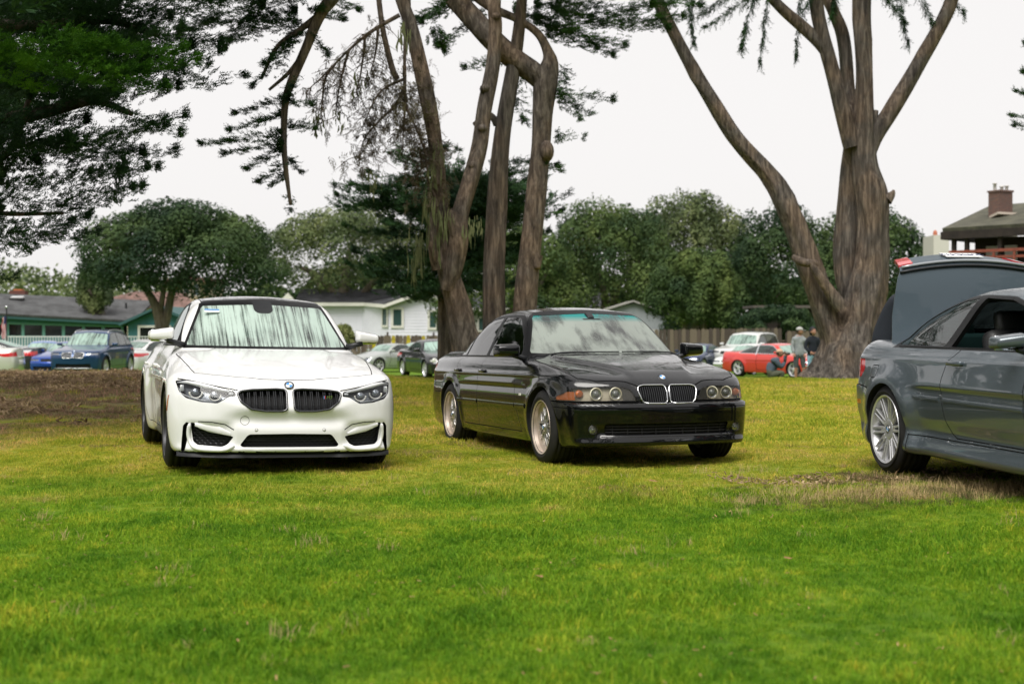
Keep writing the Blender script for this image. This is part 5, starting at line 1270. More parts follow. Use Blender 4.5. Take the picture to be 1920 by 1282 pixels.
    pts.clear(); fill(16.0, 32.5, .26); P = np.vstack(pts); w = vnoise(np.stack([P[:, 0]*.6, P[:, 1]*.4, P[:, 0]*0], 1), 9)*1.2+rng.normal(0, .9, len(P))
    P_ = P
    P = P[(P[:, 0]+w < -4.2) & (P[:, 1]+w*1.5 > 18.0) & (vnoise(np.stack([P[:, 0]*.9, P[:, 1]*.35, P[:, 0]*0+3], 1), 19) > -.35)]; n = len(P); var = rng.integers(0, 4, n); q = rng.uniform(size=n) < .25; var[q] = rng.integers(4, 6, q.sum())
    scatter('bark_mulch', np.stack([P[:, 0], P[:, 1], gz(P[:, 0], P[:, 1])+.004], 1), np.stack([rng.normal(0, .1, n), rng.normal(0, .1, n), rng.uniform(0, 6.28, n)], 1), rng.uniform(.9, 1.7, n), var, K4, 'brown bark mulch and dead grass on the bank left of the white sedan')
    x = rng.normal(2.75, .5, 40); y = rng.normal(10.65, .2, 40); n = 40
    scatter('worn_patch_debris', np.stack([x, y, gz(x, y)+.002], 1), np.stack([rng.normal(0, .1, n), rng.normal(0, .1, n), rng.uniform(0, 6.28, n)], 1), rng.uniform(.5, .9, n), rng.integers(0, 4, n), K4[:4], 'dark bark debris on the bare patch behind the grey coupe')
def leaves_on_lawn():
    bits = var_mat('tan litter', [(.35, (.26, .15, .07)), (.65, (.50, .32, .15))], 3, .8, bs=0, pos=True)
    def lit(n):
        mb = MB()
        for i in range(n): x, y = rng.normal(0, .10, 2); a = rng.uniform(0, 3.1); l = rng.uniform(.004, .010); mb.box((x, y, rng.uniform(.012, .022)), (l*2, l*.5, .002), 0, rz=a, ry=rng.normal(0, .4))
        return mb.mesh('m', [bits])
    n = 260; y = 4.0+12*rng.uniform(0, 1, n)**.8; x = rng.uniform(-1, 1, n)*(.38*y); kinds = [lit(q) for q in (1, 2, 3, 6)]
    scatter('leaf_litter', np.stack([x, y, gz(x, y)], 1), np.stack([x*0, x*0, rng.uniform(0, 6.28, n)], 1), rng.uniform(.6, 1.4, n), rng.integers(0, 4, n), kinds, 'tiny tan leaf bits scattered through the lawn')
    lm = var_mat('dead leaf', [(.35, (.20, .10, .04)), (.65, (.36, .20, .09))], 20, .7, bs=0)
    spots = [(622, 887, .13, .3, 'curled brown dead leaf lying on the grass in front of the white sedan'), (1012, 1092, .06, 1.2, 'small tan dead leaf on the grass at the middle of the foreground'), (1478, 1060, .05, .4, 'pale dead leaf on the foreground grass below the worn patch'), (268, 872, .07, 2.0, 'dark dead leaf beside the front tyre of the white sedan'), (860, 905, .05, .9, 'tiny brown leaf on the grass between the white and the black car'), (1225, 912, .07, .2, 'flat brown leaf on the grass in front of the black saloon')]
    for px, py, L, a, lb in spots:
        d = CAMZ*FPX/(py-HOR); x = (px-960)*d/FPX; mb = MB(); k = 9; V = []
        for i in range(k):
            t = i/(k-1); w = .36*sin(pi*min(1, t*1.05))*(1+.25*sin(9*t)); c = .25*L*(t-.5)**2
            V += [(L*(t-.5), -L*w, c+.25*L*w*w*2), (L*(t-.5), 0, c), (L*(t-.5), L*w, c+.25*L*w*w*2.6)]
        F = [(i*3+j, i*3+3+j, i*3+4+j, i*3+1+j) for i in range(k-1) for j in range(2)]
        mb.add(V, F); mb.tube([(L*.5, 0, .02*L), (L*.72, .05*L, .10*L)], .02*L, 5)
        o = mb.build('fallen_leaf', [lm], smooth=True); o.location = (x, d, float(gz(x, d))+.028); o.rotation_euler = (.15, .1, a); tag(o, lb, 'leaf', 'dead leaves scattered on the lawn')
# ------------------------------------------------------------------ trees
def bark_mat(name, c1, c2, c3, zs=.12):
    m = mat(name, c1, .9, spec=.15); nt = m.node_tree; co = obj_co(nt)
    n = noise(nt, mapping(nt, co, (1, 1, zs)), 13, 8, .7, .5); n2 = noise(nt, co, 1.3, 4)
    r = ramp(nt, n.outputs[0], [(.34, c1), (.5, c2), (.66, c3)]); g = ramp(nt, n2.outputs[0], [(.42, (.8, .84, .88)), (.6, (1.15, 1.05, .95))])
    nt.links.new(mixc(nt, 1.0, r.outputs[0], g.outputs[0], 'MULTIPLY'), nt.nodes['Principled BSDF'].inputs['Base Color']); bump(nt, n.outputs[0], 1.0, .06); return m
def limb(P, R, amp=.07, n=28, step=.10, seed=0, flare=0, fib=5.0, zst=.55):
    """a limb with fibrous bark: swept tube pushed in and out by stretched noise"""
    S = spline(np.column_stack([P, R]), 10); d = np.r_[0, np.cumsum(np.linalg.norm(np.diff(S[:, :3], axis=0), axis=1))]
    k = max(6, int(d[-1]/step)); t = np.linspace(0, d[-1], k); Q = np.stack([np.interp(t, d, S[:, i]) for i in range(4)], 1)
    T = np.gradient(Q[:, :3], axis=0); T /= np.linalg.norm(T, axis=1)[:, None]; u = np.cross(T[0], (.3, 1, .1)); V = np.empty((k, n, 3)); A = np.linspace(0, 2*pi, n, endpoint=False)
    for i in range(k):
        u = u-T[i]*np.dot(u, T[i]); u /= np.linalg.norm(u); w = np.cross(T[i], u); r = max(Q[i, 3], .004)
        c = np.stack([np.cos(A), np.sin(A)], 1); tw = A+t[i]*.18
        q = np.stack([np.cos(tw)*r*fib+seed*7.1, np.sin(tw)*r*fib, np.full(n, t[i]*zst)], 1); n1 = vnoise(q, seed); n2 = vnoise(q*np.array([2.3, 2.3, 1.6]), seed+3); n3 = vnoise(np.stack([np.cos(A)*1.5+seed, np.sin(A)*1.5, np.full(n, t[i]*1.1)], 1), seed+8)
        rr = r*(1+amp*(1-2*np.abs(n1))+amp*.5*n2+.10*n3)
        if flare: rr = rr*(1+flare*exp(-t[i]/.9)*(.55+.45*np.abs(np.sin(A*2.5+seed)))) 
        V[i] = Q[i, :3]+rr[:, None]*(c[:, :1]*u+c[:, 1:]*w)
    F = [(i*n+j, i*n+(j+1) % n, (i+1)*n+(j+1) % n, (i+1)*n+j) for i in range(k-1) for j in range(n)]+[list(range((k-1)*n, k*n))]
    return V.reshape(-1, 3), F
def zoomlimb(pts, d, ox, oy, s, dd=0):
    """traced limb: (x, y, width) in a tracing at scale s with origin ox, oy -> world points and radii"""
    P, R = [], []
    for i, q in enumerate(pts):
        dist = d+(q[3] if len(q) > 3 else 0)+dd; w = W3(ox+q[0]/s, oy+q[1]/s, dist); P.append(w); R.append(q[2]/s*dist/FPX/2)
    return np.array(P), np.array(R)
def spray_mesh(L=.26, n=9, seed=0, up=.25, wd=.0105):
    """one cypress branchlet: a curved twig with short forward-pointing scale-leaf strands as flat diamonds"""
    r = np.random.default_rng(seed); V = []
    def dia(a, b, w):
        a, b = np.array(a, float), np.array(b, float); d = b-a; s = np.cross(d, (0, 0, 1)); s = s/(np.linalg.norm(s)+1e-9)*w; t = r.uniform(-.8, .8); s = s*cos(t)+np.array([0, 0, w*sin(t)]); m = a*.5+b*.5
        V.extend([a, m+s, b, m-s])
    for i in range(n):
        t = i/(n-1); c = np.array([L*t*.9, .02*sin(5*t+seed), up*L*t*t])
        for sg in (-1, 1):
            l = L*(.42-.22*t)*r.uniform(.6, 1.2); a = r.uniform(.35, 1.0); e = c+np.array([cos(a)*l, sg*sin(a)*l, up*.7*l+r.normal(0, .03)]); dia(c, e, wd*r.uniform(.8, 1.5))
            if i % 2 == 0: m = c*.4+e*.6; dia(m, m+np.array([l*.5, sg*.12*l, .2*l+r.normal(0, .02)]), wd)
    dia((0, 0, 0), (L*1.02, 0, up*L), .009); return np.array(V)
SPRAYS = [spray_mesh(seed=i, up=u) for i, u in enumerate((.22, .4, .05, .55, .15))]
DROOP = [spray_mesh(L=.36, n=9, seed=20+i, up=-.5-.1*i, wd=.009) for i in range(3)]
def place_sprays(pos, dirs, scale, kinds, src=SPRAYS, roll=.45):
    """merge many branchlets into one vertex/quad array"""
    r = np.random.default_rng(len(pos)); pos, x, scale = np.array(pos, float), np.array(dirs, float), np.array(scale, float); x /= np.linalg.norm(x, axis=1)[:, None]+1e-9
    y = np.cross(np.array([[0, 0, 1.]]), x); y /= np.linalg.norm(y, axis=1)[:, None]+1e-9; z = np.cross(x, y); a = r.normal(0, roll, len(x))[:, None]; y, z = y*np.cos(a)+z*np.sin(a), z*np.cos(a)-y*np.sin(a); VV = []
    for k in range(len(src)):
        m = kinds == k
        if not m.any(): continue
        S = src[k][None]*scale[m][:, None, None]; VV.append((pos[m][:, None]+S[..., :1]*x[m][:, None]+S[..., 1:2]*y[m][:, None]+S[..., 2:]*z[m][:, None]).reshape(-1, 3))
    V = np.vstack(VV); return V, np.arange(len(V)).reshape(-1, 4)
DENS = 2.6
def bough(a, b, width, n, sag=.15, thick=.25, s0=1.0, seed=0, tipup=.2):
    """sprays along a bough from a to b: broad in the middle, pointed at the tip"""
    r = np.random.default_rng(seed); a, b = np.array(a, float), np.array(b, float); D = b-a; L = np.linalg.norm(D); D /= L; S = np.cross(D, (0, 0, 1)); S /= np.linalg.norm(S)+1e-9; n = int(n*DENS)
    # sprays gather in pads along the bough, so that its edge is toothed and gaps open between the pads
    k = max(3, int(L/.34)); tc = np.linspace(.05, 1, k)+r.normal(0, .03, k); uc = r.uniform(-1, 1, k); q = r.integers(0, k, n); t = np.clip(tc[q]+r.normal(0, .30/L, n), .0, 1.04); w = width*(np.sin(pi*np.minimum(1, np.maximum(t, 0)*.92+.08))**.7)*(1-.55*t)
    u = np.clip(uc[q]*.7+r.normal(0, .42, n), -1.1, 1.1); zz = r.normal(0, thick*.22, n)*(1-.5*t)+(-sag*L*2*t*(1-t)+tipup*t*t*L*.2)+.10*thick*np.sin(q*2.4)
    pos = a+D*L*t[:, None]+S*(w*u)[:, None]+np.array([0, 0, 1.])*zz[:, None]; dr = D*1.0+S*(u*.8+r.normal(0, .35, n))[:, None]+np.array([0, 0, 1.])*r.uniform(-.10, .35, n)[:, None]
    return list(pos), list(dr), list(s0*.86*r.uniform(.6, 1.25, n)*(1-.25*t))
def needle_mat(name, c1, c2, c3, sc=1.1, tr=.15):
    m = mat(name, c1, .7, spec=.2); nt = m.node_tree; b = nt.nodes['Principled BSDF']; P = geo_pos(nt); n = noise(nt, P, sc, 4, .6); n2 = noise(nt, P, 14, 2)
    k = mathn(nt, 'ADD', mathn(nt, 'MULTIPLY', n.outputs[0], .72), mathn(nt, 'MULTIPLY', n2.outputs[0], .28)); r = ramp(nt, k, [(.40, c1), (.52, c2), (.64, c3)]); nt.links.new(r.outputs[0], b.inputs['Base Color'])
    t = nd(nt, 'ShaderNodeBsdfTranslucent'); nt.links.new(r.outputs[0], t.inputs[0]); mx = nd(nt, 'ShaderNodeMixShader'); mx.inputs[0].default_value = tr
    nt.links.new(b.outputs[0], mx.inputs[1]); nt.links.new(t.outputs[0], mx.inputs[2]); nt.links.new(mx.outputs[0], nt.nodes['Material Output'].inputs[0]); return m
def crown_obj(root, name, items, m, src=SPRAYS):
    pos, dr, sc = [], [], []
    for p, d, s in items: pos += p; dr += d; sc += s
    k = np.random.default_rng(3).integers(0, len(src), len(pos)); V, F = place_sprays(pos, dr, sc, k, src); return mobj(name, V, F, m, root, smooth=False)
def stem(root, name, P, r0, r1, m, n=8):
    P = spline(P, 6); V, F = tube_mesh(P, np.linspace(r0, r1, len(P)), n); return mobj(name, V, F, m, root)
def oak(px0, px1, top, bot, d, label, mats, lobes=9, n=9000, leaf=.22, trunk=None, seed=0, base=None, bark=None, moss=0, full=True):
    """far round-crowned tree filling a box of the view at distance d"""
    n = int(n*2.8); leaf *= .72; r = np.random.default_rng(seed+100); s = d/FPX; cx = ((px0+px1)/2-960)*s; W = (px1-px0)*s; zt = CAMZ-(top-HOR)*s; zb = CAMZ-(bot-HOR)*s; H = zt-zb; gzv = float(gz(cx, d)) if base is None else base
    root = empty('tree', (cx, d, gzv)); tag(root, label, 'tree', 'trees behind the houses and the fence')
    # the crown: billowing heaps of foliage set on a broad dome, flat underneath
    L = []; nl = int(lobes*2.6)
    for i in range(nl):
        a = 2*pi*i*.618; q = sqrt((i+.5)/nl); x, y = q*cos(a)*W*.45, q*sin(a)*W*.34; top_ = sqrt(max(0, 1-q*q*.96)); hgt = zb+H*(.16+.62*top_)-r.uniform(0, .10)*H; L.append((x+r.normal(0, W*.02), y, hgt, W*r.uniform(.10, .17), H*r.uniform(.15, .23)))
    if full: L += [(W*q, -W*.10, zb+H*r.uniform(.10, .32), W*.15, H*.18) for q in (-.34, -.2, -.05, .1, .24, .36)]
    pos = []; nrm = []; vol = np.array([l[3]*l[4] for l in L]); cnt = (n*vol/vol.sum()).astype(int)
    for j, ((x, y, z, a, b), c) in enumerate(zip(L, cnt)):
        v = r.normal(size=(c, 3)); v /= np.linalg.norm(v, axis=1)[:, None]; v = v[v[:, 2] > -.55+.25*r.normal(size=c)]; c = len(v)
        rad = (1-.30*r.uniform(0, 1, c)**1.6)*(1+.16*vnoise(v*2.6+j*5.3, 3)+.09*vnoise(v*6+j, 4)); pos.append(np.array([x, y, z])+v*rad[:, None]*np.array([a, a, b])); nrm.append(v/np.array([a, a, b]))
    nrm = [q/np.linalg.norm(q, axis=1)[:, None] for q in nrm]
    P = np.vstack(pos); Nn = np.vstack(nrm); q = P[:, 2] > zb-.3+.5*r.normal(size=len(P)); P = P[q]; Nn = Nn[q]; k = len(P); P[:, 2] -= gzv
    Nn = Nn+r.normal(0, .42, (k, 3)); U = np.cross(Nn, r.normal(size=(k, 3))); U /= np.linalg.norm(U, axis=1)[:, None]; Wv = np.cross(U, Nn); Wv /= np.linalg.norm(Wv, axis=1)[:, None]; sz = leaf*r.uniform(.5, 1.3, k)[:, None]
    V = np.stack([P-U*sz*.6, P+Wv*sz*.35-U*sz*.05, P+U*sz*.6, P-Wv*sz*.35+U*sz*.05], 1).reshape(-1, 3); F = np.arange(k*4).reshape(-1, 4)
    mobj('crown', V, F, mats, root, smooth=False)
    bk = bark or BARK_FAR
    if trunk:
        mb = MB()
        for T in trunk:
            Q = np.array([[(q[0]-960)*s-cx, (q[3] if len(q) > 3 else 0), CAMZ-(q[1]-HOR)*s-gzv] for q in T]); R = np.array([q[2]*s/2 for q in T]); S = spline(np.column_stack([Q, R]), 5); V, F = tube_mesh(S[:, :3], S[:, 3], 9); mb.add(V, F)
        mb.build('trunk', [bk], root, True)
    else:
        mb = MB()
        for a in (-.5, .1, .6): mb.tube(spline([(a*.4, 0, -.3), (a*.9, 0, (zb-gzv)*.6), (a*W*.22, 0, zb-gzv+H*.2), (a*W*.45, 0, zb-gzv+H*.5)], 5), np.linspace(.30, .10, 16), 8)
        mb.build('trunk', [bk], root, True)
    return root
BARK_FAR = bark_mat('grey far bark', (.09, .075, .06), (.17, .15, .125), (.26, .23, .20))
def trees():
    grey = bark_mat('grey brown fibrous bark', (.040, .033, .029), (.115, .095, .080), (.25, .21, .175)); red = bark_mat('red brown bark', (.048, .038, .032), (.130, .104, .084), (.27, .222, .18), .25)
    dark = needle_mat('dark cypress green', (.014, .036, .018), (.028, .072, .026), (.050, .12, .030)); lit = needle_mat('lit tint cypress green', (.026, .080, .014), (.065, .18, .016), (.13, .29, .020), 1.6, .3)  # second green is a brighter copy, light on the boughs put into colour
    dead = needle_mat('brown dead sprays', (.06, .045, .035), (.10, .08, .05), (.13, .12, .06)); mossm = needle_mat('pale hanging moss', (.10, .115, .05), (.16, .18, .08), (.22, .24, .12))
    # ---- great cypress on the right
    D = 33.0; O = (1180, 0, 1.7324)
    root = empty('tree', tuple(W3(1620, 722, D)*[1, 1, 0]+[0, 0, float(gz(8.2, D))])); rl = np.array(root.location); tag(root, 'huge grey cypress with many spreading limbs standing right of the people', 'tree')
    limbs = [([(690, 1262, 190), (700, 1225, 180), (722, 1120, 158), (758, 1000, 136), (782, 880, 112), (790, 760, 102), (786, 650, 106), (768, 540, 88), (762, 420, 76), (764, 250, 64), (756, 120, 62), (756, -20, 64), (760, -260, 60), (800, -520, 40)], .6),
             ([(660, 1262, 80, .1), (662, 1200, 90), (668, 1110, 105), (645, 1040, 96), (618, 960, 88), (588, 880, 86), (560, 800, 84), (522, 700, 80), (486, 620, 72), (440, 555, 62), (350, 452, 56), (272, 335, 50), (205, 225, 46), (145, 115, 44), (92, 10, 42), (40, -120, 34), (-60, -300, 22)], 0),
             ([(745, 1010, 60, .5), (716, 940, 84, .5), (706, 820, 88, .5), (712, 690, 78, .5), (716, 560, 66, .4), (720, 440, 50, .2), (712, 300, 44, .5), (694, 130, 44, .6), (660, 40, 40, .6), (630, -40, 38, .7), (560, -300, 25, 1)], 0),
             ([(722, 480, 60), (694, 375, 60), (662, 260, 54), (634, 160, 52), (612, 60, 48), (600, -20, 48), (560, -220, 36)], 0),
             ([(650, 190, 44), (618, 145, 46), (570, 100, 42), (505, 42, 38), (455, -8, 34), (330, -130, 24)], 0),
             ([(775, 520, 40), (800, 440, 58), (846, 365, 60), (905, 268, 55), (962, 168, 50), (1018, 62, 50), (1046, -4, 46), (1100, -160, 34)], 0),
             ([(770, 500, 30), (792, 400, 26), (800, 360, 16)], 0), ([(835, 650, 50), (852, 632, 26), (858, 618, 8)], 0)]
    mb = MB()
    for i, (pts, fl) in enumerate(limbs):
        P, R = zoomlimb(pts, D, *O); V, F = limb(P-rl, R*.86, .19 if i < 3 else .12, 46 if i < 3 else 26, .08, i+1, fl if i == 0 else 0); mb.add(V, F)
    for i, (dx, dy, px, py) in enumerate([(-.75, -.5, 700, 1150), (-.4, -.9, 715, 1150), (.15, -1.0, 735, 1160), (.6, -.8, 760, 1160), (.8, .2, 770, 1150), (-.6, .5, 690, 1160), (-.95, -.2, 690, 1180)]):
        a = W3(1180+px/1.7324, py/1.7324, D)-rl; b = np.array([a[0]+dx*.55, a[1]+dy*.7, .18]); c = np.array([a[0]+dx*.95, a[1]+dy*1.1, -.12]); V, F = limb([a+[0, 0, .5], a*.5+b*.5+[0, 0, .12], b, c], [.30, .26, .20, .08], .14, 16, .10, 30+i); mb.add(V, F)
    tr = mb.build('trunk', [grey], root, True)
    P, R = zoomlimb([(690, 1000, 46, -.45), (640, 930, 34, -.5), (600, 872, 26, -.52), (590, 850, 20, -.5)], D, *O); V, F = limb(P-rl, R, .1, 14, .08, 41); mobj('broken_branch', V, F, grey, root)
    P, R = zoomlimb([(530, 835, 20, -.4), (560, 852, 26, -.5), (610, 858, 22, -.5)], D, *O); V, F = limb(P-rl, R, .1, 12, .06, 42); mobj('broken_branch', V, F, grey, root)
    items = []
    def W(px, py, d=D): return W3(px, py, d)-rl
    for i, (x0, y0, x1, y1, w, n, dd) in enumerate([(1470, -60, 1330, 40, .5, 26, 0), (1420, -50, 1390, 80, .4, 22, -.6), (1400, -30, 1300, 30, .4, 22, .5), (1440, -20, 1425, 105, .22, 14, 0), (1500, -20, 1492, 100, .18, 10, .4), (1545, -80, 1500, 30, .4, 22, 0), (1580, -60, 1560, 20, .3, 18, 0), (1640, -60, 1690, 30, .4, 26, 0), (1680, -50, 1700, 72, .3, 16, .3), (1700, -50, 1745, 40, .4, 22, 0), (1740, -70, 1800, 10, .4, 18, 0), (1290, -40, 1300, 70, .3, 18, 0), (1330, -70, 1240, 10, .5, 24, 0)]):
        items.append(bough(W(x0, y0, D+dd), W(x1, y1, D+dd), w*1.3, n*2, .1, .3, .85, i, -.2))
    for i in range(34): x = rng.uniform(1180, 1900); y = rng.uniform(-420, -60); dd = rng.uniform(-3, 3); items.append(bough(W(x, y, D+dd), W(x+rng.uniform(-160, 160), y+rng.uniform(-10, 70), D+dd+rng.uniform(-1.5, 1.5)), 1.0, 44, .1, .5, 1.3, 60+i))
    crown_obj(root, 'crown', items, dark, DROOP+SPRAYS[:2])
    # ---- the three stems behind the black saloon
    D2 = 25.0; O2 = (560, 0, 2.003)
    g = float(gz(-.9, D2)); root = empty('tree', (W3(868, 640, D2)[0], D2, g)); rl = np.array(root.location); tag(root, 'forked brown cypress trunk with shaggy moss, leftmost of the three trunks behind the black saloon', 'tree', 'cypress trunks behind the black saloon')
    dz = (CAMZ-g)*FPX/D2+HOR; yb = dz*2.003
    limbs = [[(650, yb+20, 140), (636, 1330, 116), (618, 1250, 104), (604, 1160, 100), (578, 1070, 92), (556, 990, 84), (545, 930, 66), (545, 860, 58), (532, 740, 54), (522, 600, 54), (500, 450, 58), (462, 270, 60), (424, 110, 56), (386, 0, 54), (330, -180, 44), (260, -420, 28)],
             [(560, 1090, 60, -.1), (585, 990, 72, -.15), (600, 900, 72, -.15), (606, 810, 66, -.15), (636, 710, 62, -.1), (676, 560, 58, 0), (700, 410, 58, 0), (730, 255, 56, 0), (738, 110, 52, 0), (734, 0, 50, 0), (760, -240, 40, .3), (840, -460, 25, .5)],
             [(520, 1010, 40, -.2), (503, 930, 34, -.3), (500, 840, 26, -.3), (512, 760, 22, -.3)], [(566, 800, 40, -.2), (578, 850, 44, -.2), (590, 900, 40, -.2)],
             [(402, 420, 14), (398, 250, 13), (404, 100, 18), (408, 20, 30), (400, -80, 20)], [(372, 300, 22), (352, 260, 24), (318, 120, 22), (300, -20, 22), (290, -160, 20)]]
    mb = MB()
    for i, pts in enumerate(limbs): P, R = zoomlimb(pts, D2, *O2); V, F = limb(P-rl, R*.90, .20 if i < 2 else .12, 32 if i < 2 else 12, .075, 50+i, .06 if i == 0 else 0, 7); mb.add(V, F)
    r0 = np.random.default_rng(5)
    for (x, y) in ((700, 330), (690, 480), (740, 60), (655, 620), (575, 800)):
        p = W3(560+x/2.003, y/2.003, D2-.22)-rl; mb.sphere(tuple(p+np.array([0, .17, 0])), (.10, .15, .09), 0, 10, 6)
    mb.build('trunk', [red], root, True)
    tw = MB(); items = []
    dead_pts = [[(380, 60), (300, 105), (250, 140), (190, 190), (130, 250), (80, 300), (30, 345)], [(250, 140), (245, 200), (232, 290), (215, 350)], [(190, 190), (170, 260), (150, 350), (140, 440)], [(130, 250), (100, 300), (90, 380), (84, 450)], [(300, 105), (290, 200), (270, 280)],
                [(398, 250), (400, 380), (396, 470), (390, 560)], [(402, 330), (360, 400), (300, 460), (250, 520), (225, 600)], [(400, 400), (440, 480), (470, 560), (490, 700)], [(395, 300), (330, 330), (290, 370), (245, 470)], [(470, 540), (485, 640), (492, 720)]]
    for i, pts in enumerate(dead_pts):
        P, R = zoomlimb([(a, b, 6) for a, b in pts], D2-.3, *O2); P = P-rl; S = spline(P, 5); tw.tube(S, np.linspace(.030 if i not in (0, 5) else .04, .008, len(S)), 6)
        for q in S[3:]:
            for _ in range(2): e = q+r0.normal(0, 1, 3)*[.22, .22, .12]+[0, 0, -.18]; tw.tube([q, q*.5+e*.5+[0, 0, .05], e], [.008, .006, .003], 4)
        if i in (1, 2, 3, 5, 6, 7, 8, 4, 0): items.append((list(S[2:]+r0.normal(0, .10, (len(S)-2, 3))), list(r0.normal(0, .5, (len(S)-2, 3))+[0, 0, -.9]), list(r0.uniform(.5, .9, len(S)-2))))
        if i > 4: S2 = np.repeat(S, 7, axis=0)+r0.normal(0, .25, (len(S)*7, 3)); items.append((list(S2), list(r0.normal(0, .6, S2.shape)+[0, 0, -.4]), list(r0.uniform(.4, .8, len(S2)))))
    tw.build('dead_twigs', [red], root, True); crown_obj(root, 'dead_foliage', items, dead, DROOP+SPRAYS[:1])
    ms = MB(); sp_ = [(495, 740, 130), (500, 860, 120), (560, 820, 70), (400, 130, 80), (540, 830, 90), (285, 660, 50), (640, 860, 60), (84, 450, 45), (150, 440, 40), (240, 300, 50), (520, 560, 90), (505, 640, 80), (660, 830, 50), (455, 900, 110), (440, 980, 120)]
    for x, y, l in sp_:
        for _ in range(20):
            p = W3(560+(x+r0.normal(0, 16))/2.003, (y+r0.normal(0, 22))/2.003, D2-.35+r0.normal(0, .12))-rl; L = l/2.003*D2/FPX*r0.uniform(.4, 1); w_ = .007*r0.uniform(.6, 1.5); a = r0.uniform(0, 3.1)
            ms.add([p+[cos(a)*w_, sin(a)*w_, 0], p-[cos(a)*w_, sin(a)*w_, 0], p+[r0.normal(0, .02), 0, -L*.6]-[w_*1.2, 0, 0], p+[r0.normal(0, .02), 0, -L]], [(0, 1, 2), (0, 2, 3), (1, 3, 2)])
    mo = ms.build('hanging_moss', [mossm], root); mo['kind'] = 'stuff'
    def stemtree(px, limbs, label, amp, mt, seed):
        root = empty('tree', (W3(px, 640, D2+.6)[0], D2+.6, g)); rl = np.array(root.location); tag(root, label, 'tree', 'cypress trunks behind the black saloon'); mb = MB()
        for i, pts in enumerate(limbs): P, R = zoomlimb(pts, D2+.6, *O2); V, F = limb(P-rl, R*.95, amp, 24, .08, seed+i, .15 if i == 0 else 0, 6, .4); mb.add(V, F)
        return root, rl, mb
    yb2 = ((CAMZ-g)*FPX/(D2+.6)+HOR)*2.003
    root, rl, mb = stemtree(928, [[(736, yb2+10, 104), (735, 1300, 88), (735, 1160, 82), (736, 1000, 80), (744, 800, 74), (756, 600, 70), (774, 450, 66), (798, 310, 60), (822, 160, 50), (838, 20, 44), (850, -150, 36), (900, -400, 22)], [(745, 470, 30), (728, 440, 26), (700, 440, 24), (660, 470, 18, -.1)]], 'straight brown cypress trunk, middle one of the three trunks behind the black saloon', .09, grey, 70)
    mb.build('trunk', [grey], root, True)
    root, rl, mb = stemtree(985, [[(836, yb2+10, 110), (843, 1280, 94), (850, 1140, 88), (866, 950, 84), (888, 760, 76), (908, 560, 68), (914, 420, 76), (926, 310, 90), (943, 240, 64), (936, 196, 40), (898, 128, 30), (820, 75, 28), (720, 30, 34), (600, -60, 28)], [(930, 330, 70), (885, 280, 84), (810, 225, 84), (730, 155, 82), (650, 70, 76), (570, -20, 70), (440, -160, 50)], [(900, 960, 40, -.1), (895, 1010, 30, -.12)]], 'brown cypress trunk bending into a thick limb, rightmost of three behind the black saloon', .10, red, 80)
    mb.sphere(tuple(W3(560+930/2.003, 570/2.003, D2+.55)-rl), (.14, .22, .2), 0, 12, 8); mb.build('trunk', [red], root, True)
    items = []; E = D2+1.0
    def W(px, py, d=E): return W3(px, py, d)-rl
    B5 = [(1000, 10, 1265, 46, .55, 90), (1050, 30, 1240, 62, .5, 70), (1000, 30, 1160, 95, .5, 60), (1020, 60, 1140, 105, .4, 40), (1040, 0, 1210, 20, .6, 70), (960, 20, 1060, 60, .5, 60), (1030, 10, 1110, 85, .4, 40), (900, -20, 800, 40, .6, 60), (850, 0, 770, 45, .5, 50), (900, 30, 830, 85, .4, 40), (820, 60, 830, 90, .3, 20), (930, -40, 1130, -5, .9, 90), (1100, -30, 1300, 20, .5, 60), (1050, 130, 1060, 150, .2, 10), (1040, 140, 1085, 220, .3, 26), (1045, 175, 1140, 190, .25, 26), (1050, 190, 1105, 215, .2, 16), (960, 110, 880, 128, .3, 24), (975, 115, 980, 215, .2, 14), (1040, 262, 1090, 262, .10, 8), (1010, 312, 1045, 318, .14, 10), (980, 395, 1040, 405, .2, 12), (970, 180, 985, 225, .16, 10)]
    for i, (x0, y0, x1, y1, w, n) in enumerate(B5): items.append(bough(W(x0, y0, E+rng.uniform(-.6, .4)), W(x1, y1, E-.3), w, int(n*1.7), .05, .3, .72, 200+i))
    for i in range(30): x = rng.uniform(780, 1200); y = rng.uniform(-420, -40); items.append(bough(W(x, y, E+rng.uniform(-2, 2)), W(x+rng.uniform(-140, 140), y+rng.uniform(-30, 50), E+rng.uniform(-2, 2)), .9, 60, .1, .5, 1.1, 260+i))
    crown_obj(root, 'crown', items, lit if 0 else needle_mat('mid cypress green', (.016, .045, .016), (.038, .10, .022), (.075, .18, .026), 1.4))
    # ---- dark conifer behind the three stems
    D3 = 31.0; root = empty('tree', (W3(835, 600, D3)[0], D3, float(gz(-1.4, D3)))); rl = np.array(root.location); tag(root, 'dark layered evergreen seen between and behind the three cypress trunks', 'tree')
    def W(px, py, d=D3): return W3(px, py, d)-rl
    V, F = limb([W(840, 760), W(838, 560), W(842, 420), W(848, 400)], [.22, .19, .15, .09], .08, 12, .15, 90); mobj('trunk', V, F, grey, root)
    items = []; r0 = np.random.default_rng(8)
    for i in range(46):
        cx, cy = r0.uniform(690, 985), r0.uniform(285, 545)
        if cx < 760 and cy < 340 or (cx > 930 and cy > 430): continue
        for j in range(5): sgn = r0.choice([-1, 1]); x0 = cx+r0.normal(0, 16); y = cy+r0.normal(0, 9); items.append(bough(W(x0-sgn*20, y, D3+r0.uniform(-1.5, 1.5)), W(x0+sgn*r0.uniform(35, 75), y-r0.uniform(-6, 10), D3+r0.uniform(-1.5, 1.5)), .55, 26, .10, .30, .95, 300+i*7+j, .3))
